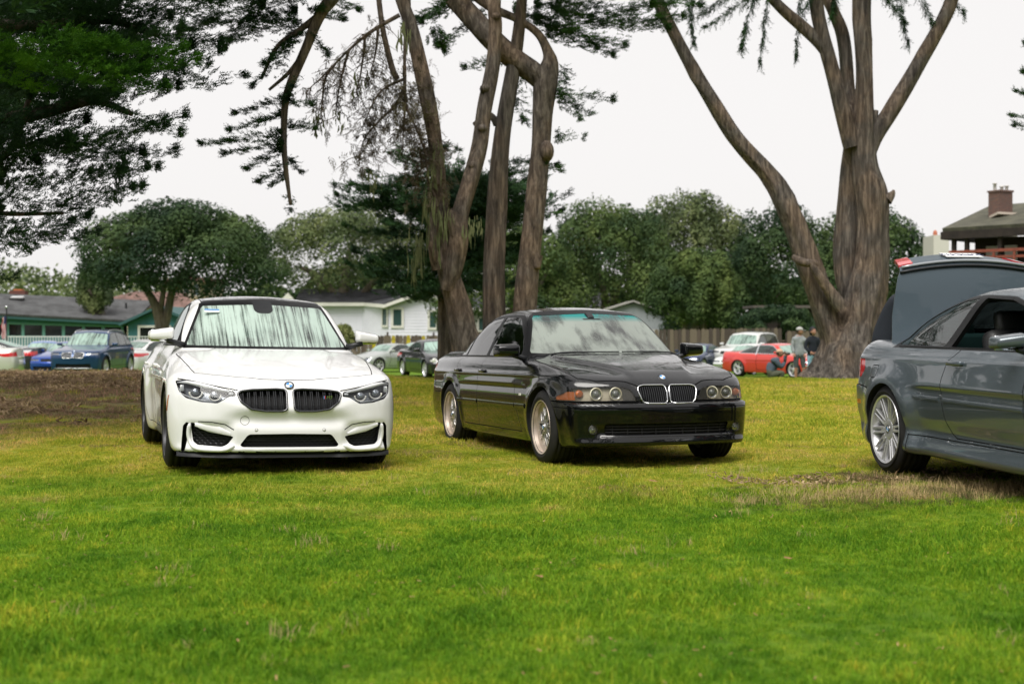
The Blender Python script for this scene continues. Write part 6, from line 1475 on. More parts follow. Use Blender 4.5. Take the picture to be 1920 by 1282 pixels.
    for x1, y1 in ((640, 372), (668, 352), (655, 430), (672, 478), (660, 500), (1045, 402), (1035, 318), (1020, 440), (700, 330), (1010, 300)): items.append(bough(W(x1+(90 if x1 < 800 else -90), y1+10, D3), W(x1, y1, D3-.3), .5, 50, .1, .2, .8, 900+x1, .3))
    crown_obj(root, 'crown', items, dark)
    # ---- near overhanging boughs, top left
    D4 = 16.5; root = empty('tree', (-8.6, D4+1.2, float(gz(-8.6, D4+1.2)))); rl = np.array(root.location); tag(root, 'large dark cypress whose layered boughs hang in from the top left corner', 'tree')
    def W(px, py, d=D4): return W3(px, py, d)-rl
    tk = np.array([0, 0, 0.]); V, F = limb([tk+[0, 0, -.3], tk+[.1, 0, 2], tk+[.2, -.1, 5], tk+[.6, -.2, 9]], [.55, .45, .38, .25], .10, 26, .12, 95, .4); mobj('trunk', V, F, grey, root)
    mbb = MB()
    for pts in ([(-420, 150, 70), (-200, 200, 60), (0, 222, 46), (110, 205, 34), (180, 190, 24), (250, 215, 14)], [(-420, 60, 60), (-150, 40, 50), (60, 50, 34), (200, 40, 24), (300, 70, 12)], [(-420, 300, 50), (-200, 330, 36), (0, 300, 24), (60, 180, 14), (130, 80, 12)], [(-400, 330, 40), (-150, 380, 26), (0, 400, 16), (120, 400, 9)]):
        P, R = zoomlimb(pts, D4+.5, 0, 0, 1.0); V, F = limb(P-rl, R*.62, .1, 14, .1, 97); mbb.add(V, F)
    mbb.build('limb', [grey], root, True)
    B1 = [(-60, 60, 300, 60, 1.0, 200), (-40, 20, 340, 20, 1.0, 220), (60, -10, 380, 30, .9, 160), (-60, 0, 200, -20, 1.2, 160), (150, 10, 400, 90, .7, 100), (-50, 110, 230, 90, .9, 160),
          (-40, 240, 250, 300, .8, 150), (-60, 260, 290, 262, .7, 140), (-20, 300, 260, 330, .6, 110), (-60, 330, 210, 340, .6, 110), (-60, 360, 235, 370, .5, 90), (-60, 395, 250, 372, .4, 80), (-60, 420, 150, 425, .4, 80), (-60, 400, 170, 455, .35, 60), (-60, 440, 120, 440, .35, 50), (-60, 470, 60, 468, .25, 26), (-60, 520, 22, 522, .2, 16), (20, 250, 330, 235, .5, 70), (60, 180, 320, 182, .6, 90), (-40, 200, 150, 230, .8, 120), (-60, 180, 60, 300, .9, 140), (100, 130, 345, 110, .6, 90), (180, 120, 445, 160, .34, 46), (120, 90, 330, 75, .6, 100), (200, 90, 400, 110, .5, 66), (190, 120, 380, 140, .4, 54), (120, 260, 318, 290, .4, 50), (130, 300, 285, 318, .3, 34), (200, 200, 330, 250, .35, 36), (225, 360, 232, 310, .15, 20), (60, 470, -20, 440, .3, 20), (80, -60, 420, -30, 1.4, 160), (-80, -80, 300, -60, 1.6, 160), (150, 60, 330, 130, .7, 100), (-50, 150, 260, 130, 1.0, 170), (-60, 290, 120, 280, .9, 120), (0, 130, 200, 180, .9, 130)]
    items = [bough(W(x0, y0, D4+rng.uniform(-.3, .8)), W(x1, y1, D4+rng.uniform(-.5, .5)), w, int(n*1.25), .10, .34, .60, 400+i, .25) for i, (x0, y0, x1, y1, w, n) in enumerate(B1)]
    r4 = np.random.default_rng(77)
    for i in range(48):   # the depth of the crown behind the nearest boughs
        px, py = r4.uniform(-140, 300), r4.uniform(-160, 430); d = r4.uniform(18, 27)
        if px > 290-.75*max(py-40, 0)+r4.uniform(-40, 0) or py > 250: continue
        items.append(bough(W(px-90, py+r4.uniform(-12, 16), d), W(px+r4.uniform(20, 60), py+r4.uniform(-16, 12), d+r4.uniform(-1, 1)), 1.1, 46, .1, .5, 1.25, 1500+i))
    for i in range(70):   # and the rest of it, above and left of the view
        a = r4.uniform(0, 2*pi); q = np.array([3.5*cos(a), 3.5*sin(a), r4.uniform(4.5, 12)]); e = q*[1.9, 1.9, 1]+[0, 0, r4.uniform(-.6, .5)]
        w_ = q*.3+e*.7+rl
        if -.40 < w_[0]/max(w_[1], 1) < .38 and (w_[2]-1.2)/max(w_[1], 1) < .245: continue
        items.append(bough(q, e, 1.6, 60, .1, .8, 2.0, 1700+i))
    crown_obj(root, 'crown', items, dark)
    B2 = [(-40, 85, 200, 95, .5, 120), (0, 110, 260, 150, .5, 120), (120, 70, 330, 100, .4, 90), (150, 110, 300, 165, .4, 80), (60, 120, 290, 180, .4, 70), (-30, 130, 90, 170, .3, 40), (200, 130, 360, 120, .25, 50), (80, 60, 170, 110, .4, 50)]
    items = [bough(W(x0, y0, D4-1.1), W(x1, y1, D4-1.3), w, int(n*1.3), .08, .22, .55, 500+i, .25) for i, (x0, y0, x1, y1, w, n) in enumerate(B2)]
    crown_obj(root, 'lit_tint_foliage', items, lit)  # nearest boughs look lit through their brighter green alone
    # ---- drooping bough hanging in at the top, left of centre
    D5 = 21.0; root = empty('tree', (-5.2, D5+2.5, float(gz(-5.2, D5+2.5)))); rl = np.array(root.location); tag(root, 'cypress branch drooping down from the top edge above the white sedan', 'tree')
    def W(px, py, d=D5): return W3(px, py, d)-rl
    mb = MB()
    for k, (pts, sd) in enumerate([([(660, -420, 60, 2.5), (650, -200, 44, 1.2), (640, -40, 30), (600, 30, 22), (575, 90, 17), (545, 160, 15), (535, 200, 13), (534, 290, 11), (545, 385, 6)], 1), ([(600, 30, 14), (560, 60, 11), (520, 90, 9), (490, 150, 6)], 2), ([(565, 110, 9), (540, 140, 7), (505, 170, 5)], 3), ([(640, -40, 14), (560, -20, 11), (470, 10, 7)], 4)]):
        P, R = zoomlimb(pts, D5, 0, 0, 1.0); V, F = limb(P-rl, R, .08, 12, .07, 110+sd); mb.add(V, F)
    mb.build('branch', [grey], root, True)
    B3 = [(600, -20, 380, 10, .7, 120), (560, 20, 400, 50, .5, 90), (560, 40, 440, 80, .5, 80), (500, 10, 350, 60, .5, 80), (590, 20, 640, 40, .3, 40), (590, -20, 665, 20, .3, 40), (560, 60, 500, 120, .4, 60), (540, 80, 480, 160, .3, 40), (575, 60, 610, 100, .2, 22), (530, 120, 545, 160, .2, 16), (545, 180, 450, 215, .25, 44), (535, 190, 580, 200, .2, 24), (535, 215, 440, 245, .25, 40), (540, 235, 585, 243, .2, 24), (530, 250, 388, 275, .25, 64), (530, 270, 430, 290, .22, 36), (535, 280, 470, 315, .22, 34), (540, 300, 560, 320, .15, 14), (530, 310, 490, 340, .18, 24), (538, 330, 515, 345, .12, 10), (545, 370, 545, 392, .08, 8), (700, -80, 420, -60, 1.2, 140), (620, -60, 480, 40, .6, 80), (480, 20, 430, 90, .35, 44), (420, 0, 340, 70, .4, 50)]
    items = [bough(W(x0, y0, D5+rng.uniform(-.2, .2)), W(x1, y1, D5+rng.uniform(-.5, .5)), w*.85, int(n*1.15), .05, .16, .62, 600+i, .2) for i, (x0, y0, x1, y1, w, n) in enumerate(B3)]
    crown_obj(root, 'crown', items, dark)
    # ---- right edge twig
    D6 = 30.0; root = empty('tree', (W3(2010, 200, D6)[0], D6, float(gz(11.6, D6)))); rl = np.array(root.location); tag(root, 'cypress just outside the view whose branch tip shows at the right edge', 'tree')
    def W(px, py, d=D6): return W3(px, py, d)-rl
    V, F = limb([W(2010, 760), W(2012, 500), W(2020, 200), W(2030, -100)], [.35, .3, .24, .15], .1, 16, .15, 130); mobj('trunk', V, F, grey, root)
    items = [bough(W(2010, y0), W(x1, y1), .3, 40, .05, .2, .8, 700+i) for i, (y0, x1, y1) in enumerate([(215, 1904, 222), (190, 1910, 178), (240, 1908, 240), (150, 1925, 140), (100, 1930, 90), (40, 1940, 30)])]
    crown_obj(root, 'crown', items, dark)
def far_trees():
    mid = needle_mat('oak leaves', (.028, .056, .022), (.070, .112, .032), (.145, .19, .052), .4, .2); lite = needle_mat('sage leaves', (.05, .075, .036), (.11, .145, .055), (.20, .225, .09), .42, .2); dk = needle_mat('deep oak leaves', (.016, .038, .018), (.042, .076, .026), (.09, .135, .042), .4, .2)
    T = lambda *a: [tuple(q) for q in a]
    oak(150, 535, 352, 572, 68, 'broad dark green tree with a round crown behind the turquoise building and white sedan', dk, 11, 21000, .20, [T((303, 640, 26), (300, 600, 22), (285, 560, 15), (262, 530, 9), (235, 500, 5)), T((306, 625, 18), (316, 580, 16), (325, 540, 13), (345, 505, 8)), T((300, 590, 12), (306, 550, 10), (312, 510, 6)), T((325, 545, 8), (355, 520, 6), (390, 495, 4))], seed=1)
    oak(470, 830, 365, 552, 103, 'sage green tree with bare lower limbs behind the white house', lite, 10, 13000, .26, [T((640, 600, 26), (645, 550, 22), (650, 500, 14), (660, 450, 8)), T((660, 600, 22), (690, 540, 14), (740, 500, 8)), T((640, 570, 18), (600, 520, 12), (560, 500, 7)), T((610, 600, 16), (600, 540, 10), (570, 500, 6))], seed=2)
    oak(810, 1095, 385, 625, 92, 'green tree filling the gap right behind the three cypress trunks', mid, 9, 12000, .25, seed=3)
    oak(990, 1290, 342, 625, 96, 'tall billowy tree above the black saloon', mid, 10, 16000, .26, [T((1130, 640, 22), (1135, 560, 16), (1120, 510, 9)), T((1160, 640, 22), (1150, 570, 16), (1170, 520, 9), (1200, 490, 6))], seed=4)
    oak(1165, 1425, 331, 610, 104, 'tallest and palest tree of the row, between the black saloon and the great cypress', lite, 9, 13000, .28, seed=5)
    oak(1215, 1385, 440, 625, 80, 'drooping shaggy tree behind the wooden fence beside the grey shed', mid, 8, 13000, .22, seed=6)
    oak(1340, 1590, 368, 630, 98, 'dark tree with bare grey branches left of the great cypress', dk, 9, 13000, .26, [T((1440, 640, 16), (1432, 580, 12), (1415, 545, 8), (1390, 525, 5)), T((1440, 620, 12), (1450, 570, 9), (1470, 545, 6))], seed=7)
    oak(1510, 1760, 366, 620, 86, 'dark tree behind the trunk of the great cypress', dk, 9, 13000, .24, seed=8)
    oak(1385, 1530, 560, 640, 76, 'low dark bush over the fence next to the man in the cap', dk, 6, 6000, .18, seed=9)
    oak(1240, 1400, 560, 650, 84, 'low leafy bush behind the fence above the dark blue coupe', dk, 6, 6000, .18, seed=10)
    oak(145, 215, 480, 590, 80, 'slim grey green tree at the left edge of the round tree', lite, 5, 3500, .2, seed=11)
    oak(622, 666, 602, 655, 74, 'yellow green bush peeping over the fence beside the white house', needle_mat('yellow shrub', (.13, .16, .05), (.2, .22, .08), (.3, .3, .14), 2), 5, 2500, .14, seed=12)
    oak(-760, 34, -200, 420, 33, 'broad dark tree added beyond the left edge to darken side window reflections', dk, 10, 3500, .6, seed=14)  # added tree, placed where the black saloon's side windows mirror it
    # far wooded hill, left
    r = np.random.default_rng(4); k = 20000; x = r.uniform(-110, -35, k); y = 200+r.uniform(-20, 30, k); prof = 6.0+2.2*np.sin(x*.09+1)+1.6*np.sin(x*.23)+np.where(x < -62, 1.5, 0); z = -1+(prof+1)*r.uniform(0, 1, k)**.6+r.normal(0, .4, k)
    P = np.stack([x, y, z], 1); U = r.normal(size=(k, 3)); U /= np.linalg.norm(U, axis=1)[:, None]; Wv = np.cross(U, r.normal(size=(k, 3))); Wv /= np.linalg.norm(Wv, axis=1)[:, None]; sz = .6*r.uniform(.5, 1.3, k)[:, None]
    V = np.stack([P-U*sz*.6, P+Wv*sz*.4, P+U*sz*.6, P-Wv*sz*.4], 1).reshape(-1, 3)
    o = mobj('treeline', V, np.arange(k*4).reshape(-1, 4), lite, smooth=False); tag(o, 'far wooded hillside beyond the roofs', kind='stuff')
    k = 30000; x = r.uniform(-24, 38, k); y = 122+r.uniform(-4, 4, k); prof = 6.6+1.2*np.sin(x*.35)+.8*np.sin(x*.9+2); z = -1.4+(prof)*r.uniform(0, 1, k)**.7
    P = np.stack([x, y, z], 1); U = r.normal(size=(k, 3)); U /= np.linalg.norm(U, axis=1)[:, None]; Wv = np.cross(U, r.normal(size=(k, 3))); Wv /= np.linalg.norm(Wv, axis=1)[:, None]; sz = .5*r.uniform(.5, 1.3, k)[:, None]
    V = np.stack([P-U*sz*.6, P+Wv*sz*.4, P+U*sz*.6, P-Wv*sz*.4], 1).reshape(-1, 3)
    o = mobj('treeline', V, np.arange(k*4).reshape(-1, 4), dk, smooth=False); tag(o, 'dense dark wood closing the view behind the houses', kind='stuff')
    # unseen wood behind the photographer, made tall to darken what the paintwork mirrors
    k = 16000; a = r.uniform(-pi-.35, .35, k); R_ = r.uniform(26, 36, k); x = R_*np.cos(a)*1.35; y = R_*np.sin(a)*.85; prof = 12.5+3.5*np.sin(a*7)+2.5*np.sin(a*17+1); z = prof*r.uniform(0, 1, k)**.7
    P = np.stack([x, y, z], 1); U = r.normal(size=(k, 3)); U /= np.linalg.norm(U, axis=1)[:, None]; Wv = np.cross(U, r.normal(size=(k, 3))); Wv /= np.linalg.norm(Wv, axis=1)[:, None]; sz = 1.0*r.uniform(.5, 1.3, k)[:, None]
    V = np.stack([P-U*sz*.6, P+Wv*sz*.45, P+U*sz*.6, P-Wv*sz*.45], 1).reshape(-1, 3)
    o = mobj('treeline', V, np.arange(k*4).reshape(-1, 4), dk, smooth=False); tag(o, 'unseen wood round the near side, made tall to darken car reflections', kind='stuff')
# ------------------------------------------------------------------ houses and fences
def shingle(name, c1, c2, sc=5):
    m = mat(name, c1, .9); nt = m.node_tree; co = obj_co(nt); w = nd(nt, 'ShaderNodeTexBrick'); w.inputs['Scale'].default_value = sc; w.inputs['Color1'].default_value = (*c1, 1); w.inputs['Color2'].default_value = (*c2, 1)
    w.inputs['Mortar'].default_value = (*[c*.5 for c in c1], 1); w.inputs['Mortar Size'].default_value = .02; nt.links.new(mapping(nt, co, (1, 1, 1)), w.inputs['Vector']); n = noise(nt, co, 1.5, 6)
    r = ramp(nt, n.outputs[0], [(.4, (.75, .75, .75)), (.6, (1.3, 1.3, 1.3))]); nt.links.new(mixc(nt, 1.0, w.outputs[0], r.outputs[0], 'MULTIPLY'), nt.nodes['Principled BSDF'].inputs['Base Color']); bump(nt, w.outputs['Fac'], .4, .02); return m
def quadbox(mb, a, b, c, d, t, m=0):
    """slab: quad a-b-c-d thickened by t along its normal"""
    P = [np.array(q, float) for q in (a, b, c, d)]; n = np.cross(P[1]-P[0], P[3]-P[0]); n = n/np.linalg.norm(n)*t
    V = P+[p+n for p in P]; mb.add(V, [(0, 3, 2, 1), (4, 5, 6, 7), (0, 1, 5, 4), (1, 2, 6, 5), (2, 3, 7, 6), (3, 0, 4, 7)], m)
def window(parent, a, b, z0, z1, fr, gl, fw=.10, proud=.05, out=(0, -1, 0), mull=0, rail=0):
    """window in the wall between plan points a and b; the frame stands proud, the pane sits back"""
    a, b = np.array(a, float), np.array(b, float); o = np.array(out[:2], float); mb = MB()
    def P(s, z, h): q = a+(b-a)*s+o*h; return (q[0], q[1], z)
    L = np.linalg.norm(b-a); f = fw/L
    for s0, s1, y0, y1 in [(-f, 0, z0-fw, z1+fw), (1, 1+f, z0-fw, z1+fw), (0, 1, z1, z1+fw), (0, 1, z0-fw, z0)]+[((k+1)/(mull+1)-f*.3, (k+1)/(mull+1)+f*.3, z0, z1) for k in range(mull)]:
        V = [P(s0, y0, 0), P(s1, y0, 0), P(s1, y1, 0), P(s0, y1, 0), P(s0, y0, proud), P(s1, y0, proud), P(s1, y1, proud), P(s0, y1, proud)]; mb.add(V, [(0, 3, 2, 1), (4, 5, 6, 7), (0, 1, 5, 4), (1, 2, 6, 5), (2, 3, 7, 6), (3, 0, 4, 7)])
    w = mb.build('window', [fr], parent); pn = MB(); pn.add([P(0, z0, .012), P(1, z0, .012), P(1, z1, .012), P(0, z1, .012)], [(0, 1, 2, 3)]); pn.build('pane', [gl], w); return w
def buildings():
    wht = var_mat('cream white trim', [(.3, (.62, .60, .55)), (.7, (.74, .72, .67))], 2, .7, bs=0); lap = var_mat('pale blue white siding', [(.3, (.68, .67, .76)), (.7, (.76, .75, .84))], 1.2, .7, bs=.15, bd=.004)
    dark = shingle('charcoal roof shingles', (.045, .046, .052), (.065, .066, .074)); pane = mat('green grey window glass', (.035, .075, .07), .08, spec=.8); blk = mat('dark window glass', (.012, .014, .016), .06, spec=.8)
    # --- white lapboard house
    root = empty('house', (-8, 98, -1.3)); tag(root, 'white lapboard house with charcoal roof and a gable end behind the fence', 'house'); O = np.array([-8, 98, -1.3])
    def L(px, py, d): return W3(px, py, d)-O
    g0, g1, pk = L(729, 569, 98), L(862, 569, 98), L(794, 548, 98); zb = 0.0; ze = g0[2]; zp = pk[2]
    mb = MB(); mb.prism([(g0[0], zb), (g1[0], zb), (g1[0], ze), (pk[0], zp), (g0[0], ze)], 'y', 0, 9); mb.build('wall', [lap], root)
    n = 19; hgt = (zp-.9)/n
    for i in range(n):   # lap boards of the gable wall
        z0 = .9+i*hgt; z1 = z0+hgt*1.02; x0, x1 = g0[0]+.02, g1[0]-.02
        if z1 > ze: t = (z1-ze)/(zp-ze); x0 = g0[0]+(pk[0]-g0[0])*t; x1 = g1[0]+(pk[0]-g1[0])*t
        if x1-x0 < .1: continue
        m = MB(); m.prism([(0, z0), (-.035, z0), (-.008, z1), (0, z1)], 'x', x0, x1); m.build('siding_board', [lap], root)
    for (p, q, sg) in ((g0, pk, 1), (g1, pk, -1)):   # roof over the gable
        a = np.array([p[0]-sg*.35, -.45, p[2]-.12]); b = np.array([q[0], -.45, q[2]+.10]); mb = MB(); quadbox(mb, a, b, b+[0, 10, 0], a+[0, 10, 0], .12*sg); mb.build('roof', [dark], root)
        mb = MB(); quadbox(mb, a+[0, -.03, -.20], b+[0, -.03, -.22], b+[0, -.03, .03], a+[0, -.03, .02], .05*sg); mb.build('fascia', [wht], root)
    w0, w1 = L(565, 566, 101), L(682, 573, 101); zw = L(640, 569, 100.6)[2]
    mb = MB(); mb.box(((w0[0]+w1[0])/2, 5.5, zw/2), (w1[0]-w0[0], 5, zw)); mb.prism([(w1[0]-.1, 3), (g0[0]+.02, .02), (g0[0]+.02, 4), (w1[0]-.1, 6)], 'z', 0, zw-.02); mb.build('wing_wall', [lap], root)
    for i in range(16):
        z0 = .9+i*.2; m = MB(); m.prism([(3.0, z0), (2.965, z0), (2.99, z0+.2), (3.0, z0+.2)], 'x', w0[0], w1[0]-.05); m.build('siding_board', [lap], root)
    rl, rr_ = L(575, 549, 105), L(792, 549, 105); e0, e1 = L(556, 563, 100.6), L(676, 571.5, 100.6)
    mb = MB(); quadbox(mb, (w0[0]-.4, 2.5, zw+.02), (w1[0]+.1, 2.5, zw+.02), (pk[0], 5.6, zw+1.0), (w0[0]-.4, 5.6, zw+1.0), .12); quadbox(mb, (w1[0]+.1, 2.5, zw+.02), (g0[0]-.3, -.42, ze-.1), (pk[0]-.02, -.42, zp-.02), (pk[0], 5.6, zw+1.0), .05); mb.build('wing_roof', [dark], root)
    mb = MB(); quadbox(mb, (w0[0]-.4, 2.45, zw-.18), (w1[0]+.1, 2.45, zw-.18), (w1[0]+.1, 2.45, zw+.06), (w0[0]-.4, 2.45, zw+.06), .05); quadbox(mb, (w1[0]+.1, 2.44, zw-.18), (g0[0]-.3, -.47, ze-.30), (g0[0]-.3, -.47, ze-.06), (w1[0]+.1, 2.44, zw+.06), .05); mb.build('eave_fascia', [wht], root)
    mb = MB(); mb.prism([(w0[0]-1.4, zw-.1), (w0[0]-.35, zw-.1), (w0[0]-.2, zw+.05), (w0[0]-.8, zw+.75), (w0[0]-1.4, zw+.1)], 'y', 1.9, 2.4); mb.build('side_gable', [wht], root)
    def zz(py, d): return CAMZ-(py-HOR)*d/FPX-O[2]
    for (x0, x1) in ((737.5, 753), (806, 817.5), (823, 834)): window(root, (L(x0, 0, 98)[0], -.04), (L(x1, 0, 98)[0], -.04), zz(610.5 if x0 < 800 else 614, 98), zz(580 if x0 < 800 else 585, 98), wht, pane, .16, .06)
    window(root, (L(717.5, 0, 98.5)[0], .62), (L(726, 0, 98.2)[0], .12), zz(609.5, 98), zz(579, 98), wht, pane, .14, .06, out=(-.6, -.8))
    mb = MB(); mb.box((L(788, 0, 98)[0], -.06, zz(563, 98)), (.28, .06, .36)); mb.build('gable_vent', [mat('vent grey', (.40, .40, .42), .7)], root)
    # --- dark roofed wing and grey shed behind the trunks
    root = empty('house', (-2.0, 104, -1.3)); tag(root, 'low house with dark roof and white fascia behind the three trunks', 'house'); O2 = np.array([-2.0, 104, -1.3])
    a, b = W3(862, 578, 104)-O2, W3(1140, 585, 104)-O2; mb = MB(); mb.box(((a[0]+b[0])/2, 3, 1.3), (b[0]-a[0], 6, 5.2)); mb.build('wall', [wht], root)
    mb = MB(); quadbox(mb, (a[0]-.3, -.5, 3.85), (b[0]+.3, -.5, 3.85), (b[0]+.3, 3.2, 5.05), (a[0]-.3, 3.2, 5.05), .12); mb.build('roof', [dark], root)
    mb = MB(); mb.box(((a[0]+b[0])/2, -.56, 3.80), (b[0]-a[0]+.7, .05, .24)); mb.build('fascia', [wht], root); window(root, (W3(898, 0, 104)[0]-O2[0], -.02), (W3(908, 0, 104)[0]-O2[0], -.02), 2.3, 3.2, wht, pane)
    grey = var_mat('grey shed boards', [(.3, (.24, .26, .28)), (.7, (.31, .33, .35))], 2, .8, bs=.1); root = empty('shed', (7.2, 86, -1.2)); tag(root, 'grey gabled shed half hidden by the black saloon roof and shaggy tree', 'shed'); O3 = np.array([7.2, 86, -1.2])
    def S(px, py): return W3(px, py, 86)-O3
    l, p, r_ = S(1140, 582), S(1187, 566), S(1250, 590); mb = MB(); mb.prism([(l[0], 0), (r_[0], 0), (r_[0], r_[2]), (p[0], p[2]-.08), (l[0], l[2])], 'y', 0, 5); mb.build('wall', [grey], root)
    mb = MB(); quadbox(mb, (l[0]-.3, -.3, l[2]-.05), (p[0], -.3, p[2]), (p[0], 5, p[2]), (l[0]-.3, 5, l[2]-.05), .1); quadbox(mb, (r_[0]+.35, -.3, r_[2]-.12), (r_[0]+.35, 5, r_[2]-.12), (p[0], 5, p[2]), (p[0], -.3, p[2]), .1); mb.build('roof', [mat('weathered pale roof edge', (.30, .29, .27), .8)], root)
    mb = MB(); mb.box((S(1225, 0)[0], -.03, 1.2), (1.5, .04, 2.2)); mb.build('garage_door', [mat('light garage door', (.42, .42, .41), .7)], root)
    # --- turquoise building, left
    teal = var_mat('turquoise boards', [(.3, (.045, .15, .165)), (.7, (.07, .21, .225))], 1.5, .7, bs=.1); tdk = mat('deep turquoise trim', (.022, .085, .085), .6); tl = mat('light turquoise post', (.14, .33, .29), .6)
    root = empty('building', (-24, 76, -1.1)); tag(root, 'long low turquoise building with charcoal roof and a row of dark windows', 'building'); O4 = np.array([-24, 76, -1.1])
    A, B = np.array([(-90-960)*77/FPX, 77.]), np.array([(246-960)*80/FPX, 80.])
    def F(px):    # plan point on the front wall seen under px
        k = (px-960)/FPX; t = (A[0]-k*A[1])/((A[0]-B[0])-k*(A[1]-B[1])); return A+(B-A)*t
    nrm = np.array([B[1]-A[1], -(B[0]-A[0])]); nrm /= np.linalg.norm(nrm); bk = -nrm
    def zt(px, py): return CAMZ-(py-HOR)*F(px)[1]/FPX-O4[2]
    def Q(px, z, h=0): q = F(px)+nrm*h-O4[:2]; return (q[0], q[1], z)
    e = lambda px: zt(px, 591+13*px/245)     # eave height
    def slab(mb, x0, x1, z0, z1, t, h=0):
        V = [Q(x0, z0(x0), h), Q(x1, z0(x1), h), Q(x1, z1(x1), h), Q(x0, z1(x0), h), Q(x0, z0(x0), h+t), Q(x1, z0(x1), h+t), Q(x1, z1(x1), h+t), Q(x0, z1(x0), h+t)]; mb.add(V, [(0, 3, 2, 1), (4, 5, 6, 7), (0, 1, 5, 4), (1, 2, 6, 5), (2, 3, 7, 6), (3, 0, 4, 7)])
    wt_, wb_ = (lambda px: zt(px, 604+7*px/245)), (lambda px: zt(px, 631+2*px/245)); zero = lambda px: -.2
    mb = MB(); slab(mb, -90, 246, zero, wb_, .25, -.25); mb.build('lower_wall', [teal], root); mb = MB(); slab(mb, -90, 246, wt_, e, .25, -.25); mb.build('upper_wall', [teal], root)
    mb = MB(); slab(mb, -90, 246, lambda p: e(p)-.16, e, .06, .42); mb.build('eave_board', [tdk], root)
    mb = MB(); slab(mb, -90, 246, zero, lambda p: e(p), .05, -3.5); mb.build('inner_wall', [mat('dim room', (.02, .02, .02), .9)], root)
    edges = [-60, -32, 14, 43, 82, 119, 156.5, 193.5, 230, 246]
    for i, x in enumerate(edges[:-1]): mb = MB(); slab(mb, x-1.8, x+1.8, wb_, wt_, .12, -.10); mb.build('window_post', [tl], root)
    for x0, x1 in zip(edges[:-2], edges[1:-1]):
        mb = MB(); x0 += 2; x1 -= 2; slab(mb, x0, x1, lambda p: wt_(p)-.10, wt_, .08, -.08); slab(mb, x0, x1, wb_, lambda p: wb_(p)+.06, .08, -.08); slab(mb, x0, x0+1, lambda p: wb_(p)+.03, lambda p: wt_(p)-.05, .07, -.075); slab(mb, x1-1, x1, lambda p: wb_(p)+.03, lambda p: wt_(p)-.05, .07, -.075); w = mb.build('window', [tl], root); pn = MB(); slab(pn, x0, x1, wb_, wt_, .02, -.14); pn.build('pane', [blk], w)
    rg = lambda px: zt(px, 563+14*px/300)+.35
    mb = MB(); V = [Q(-92, e(-90)-.02, .5), Q(250, e(246)-.02, .5), Q(300, rg(290), -4.5), Q(-92, rg(-90), -4.5)]; quadbox(mb, *V, .12); mb.build('roof', [shingle('asphalt roof shingles', (.060, .062, .064), (.085, .086, .088), 4)], root)
    for px, py in ((32, 567), (163, 573)): q = np.array(Q(px, zt(px, py)+.32, -3.0)); mb = MB(); mb.box(q, (.7, .35, .12), 0, rx=.25); mb.box(q+[0, -.1, -.08], (.8, .3, .08), 1); mb.build('roof_vent', [mat('grey vent', (.45, .45, .45), .6), mat('vent slot', (.02, .02, .02), .8)], root)
    q = np.array(Q(241, zt(241, 584)+.1, -2.2)); mb = MB(); mb.tube([q, q+[0, 0, .42]], .06, 8); mb.build('vent_pipe', [M['black']], root)
    mb = MB(); q = np.array(Q(34, zt(34, 563)+.4, -5.0)); mb.box(q, (.9, .6, .5), 0); mb.box(q+[0, 0, .28], (.5, .4, .12), 1); mb.build('brick_chimney', [mat('brick red brown', (.13, .05, .04), .9), mat('orange cap', (.42, .14, .06), .8)], root)
    # right hand gable of it
    g = [W3(236, 606, 79)-O4, W3(345, 606, 81)-O4]; pkz = W3(305, 578, 80)-O4; mb = MB(); mb.prism([(g[0][0], -.2), (g[1][0]+1, -.2), (g[1][0]+1, g[0][2]), (pkz[0], pkz[2]-.05), (g[0][0], g[0][2])], 'y', 3.4, 8); mb.build('gable_wall', [teal], root)
    mb = MB(); quadbox(mb, (g[0][0]-.35, 2.9, g[0][2]-.15), (pkz[0], 2.9, pkz[2]), (pkz[0], 9, pkz[2]), (g[0][0]-.35, 9, g[0][2]-.15), .14); quadbox(mb, (g[1][0]+1.3, 2.9, g[0][2]-.15), (g[1][0]+1.3, 9, g[0][2]-.15), (pkz[0], 9, pkz[2]), (pkz[0], 2.9, pkz[2]), .14); mb.build('gable_roof', [tdk], root)
    window(root, (W3(264, 0, 79.5)[0]-O4[0], 3.36), (W3(318, 0, 79.5)[0]-O4[0], 3.36), CAMZ-(641-HOR)*79.4/FPX-O4[2], CAMZ-(614-HOR)*79.4/FPX-O4[2], wht, blk, .12, .06)
    # white railing in front of it
    root = empty('railing', (-22, 66, float(gz(-22, 66)))); tag(root, 'white picket railing in front of the turquoise building', 'railing'); mb = MB(); z0 = -float(gz(-22, 66))
    xs = np.arange((10-960)*66/FPX, (300-960)*66/FPX, .13); wm = mat('white rail paint', (.62, .64, .62), .6)
    for x in xs: mb.box((x+22, 0, z0+CAMZ-(640-HOR)*66/FPX), (.035, .03, .42))
    o = mb.build('baluster', [wm], root); o['kind'] = 'stuff'
    mb = MB(); mb.box((xs.mean()+22, 0, z0+CAMZ-(631-HOR)*66/FPX), (xs[-1]-xs[0], .07, .05)); mb.build('top_rail', [wm], root)
    mb = MB(); mb.box((xs.mean()+22, 0, z0+CAMZ-(649-HOR)*66/FPX), (xs[-1]-xs[0], .07, .05)); mb.build('bottom_rail', [wm], root)
    for x in xs[::14]: mb = MB(); mb.box((x+22, 0, .62), (.10, .10, 1.3)); mb.build('post', [wm], root)
    # flagpole with a limp flag
    root = empty('flagpole', tuple(W3(12.5, 700, 62)*[1, 1, 0]+[0, 0, -1])); tag(root, 'dark flagpole with a limp red and white striped flag at the left edge', 'flagpole'); pt = CAMZ-(577-HOR)*62/FPX+1
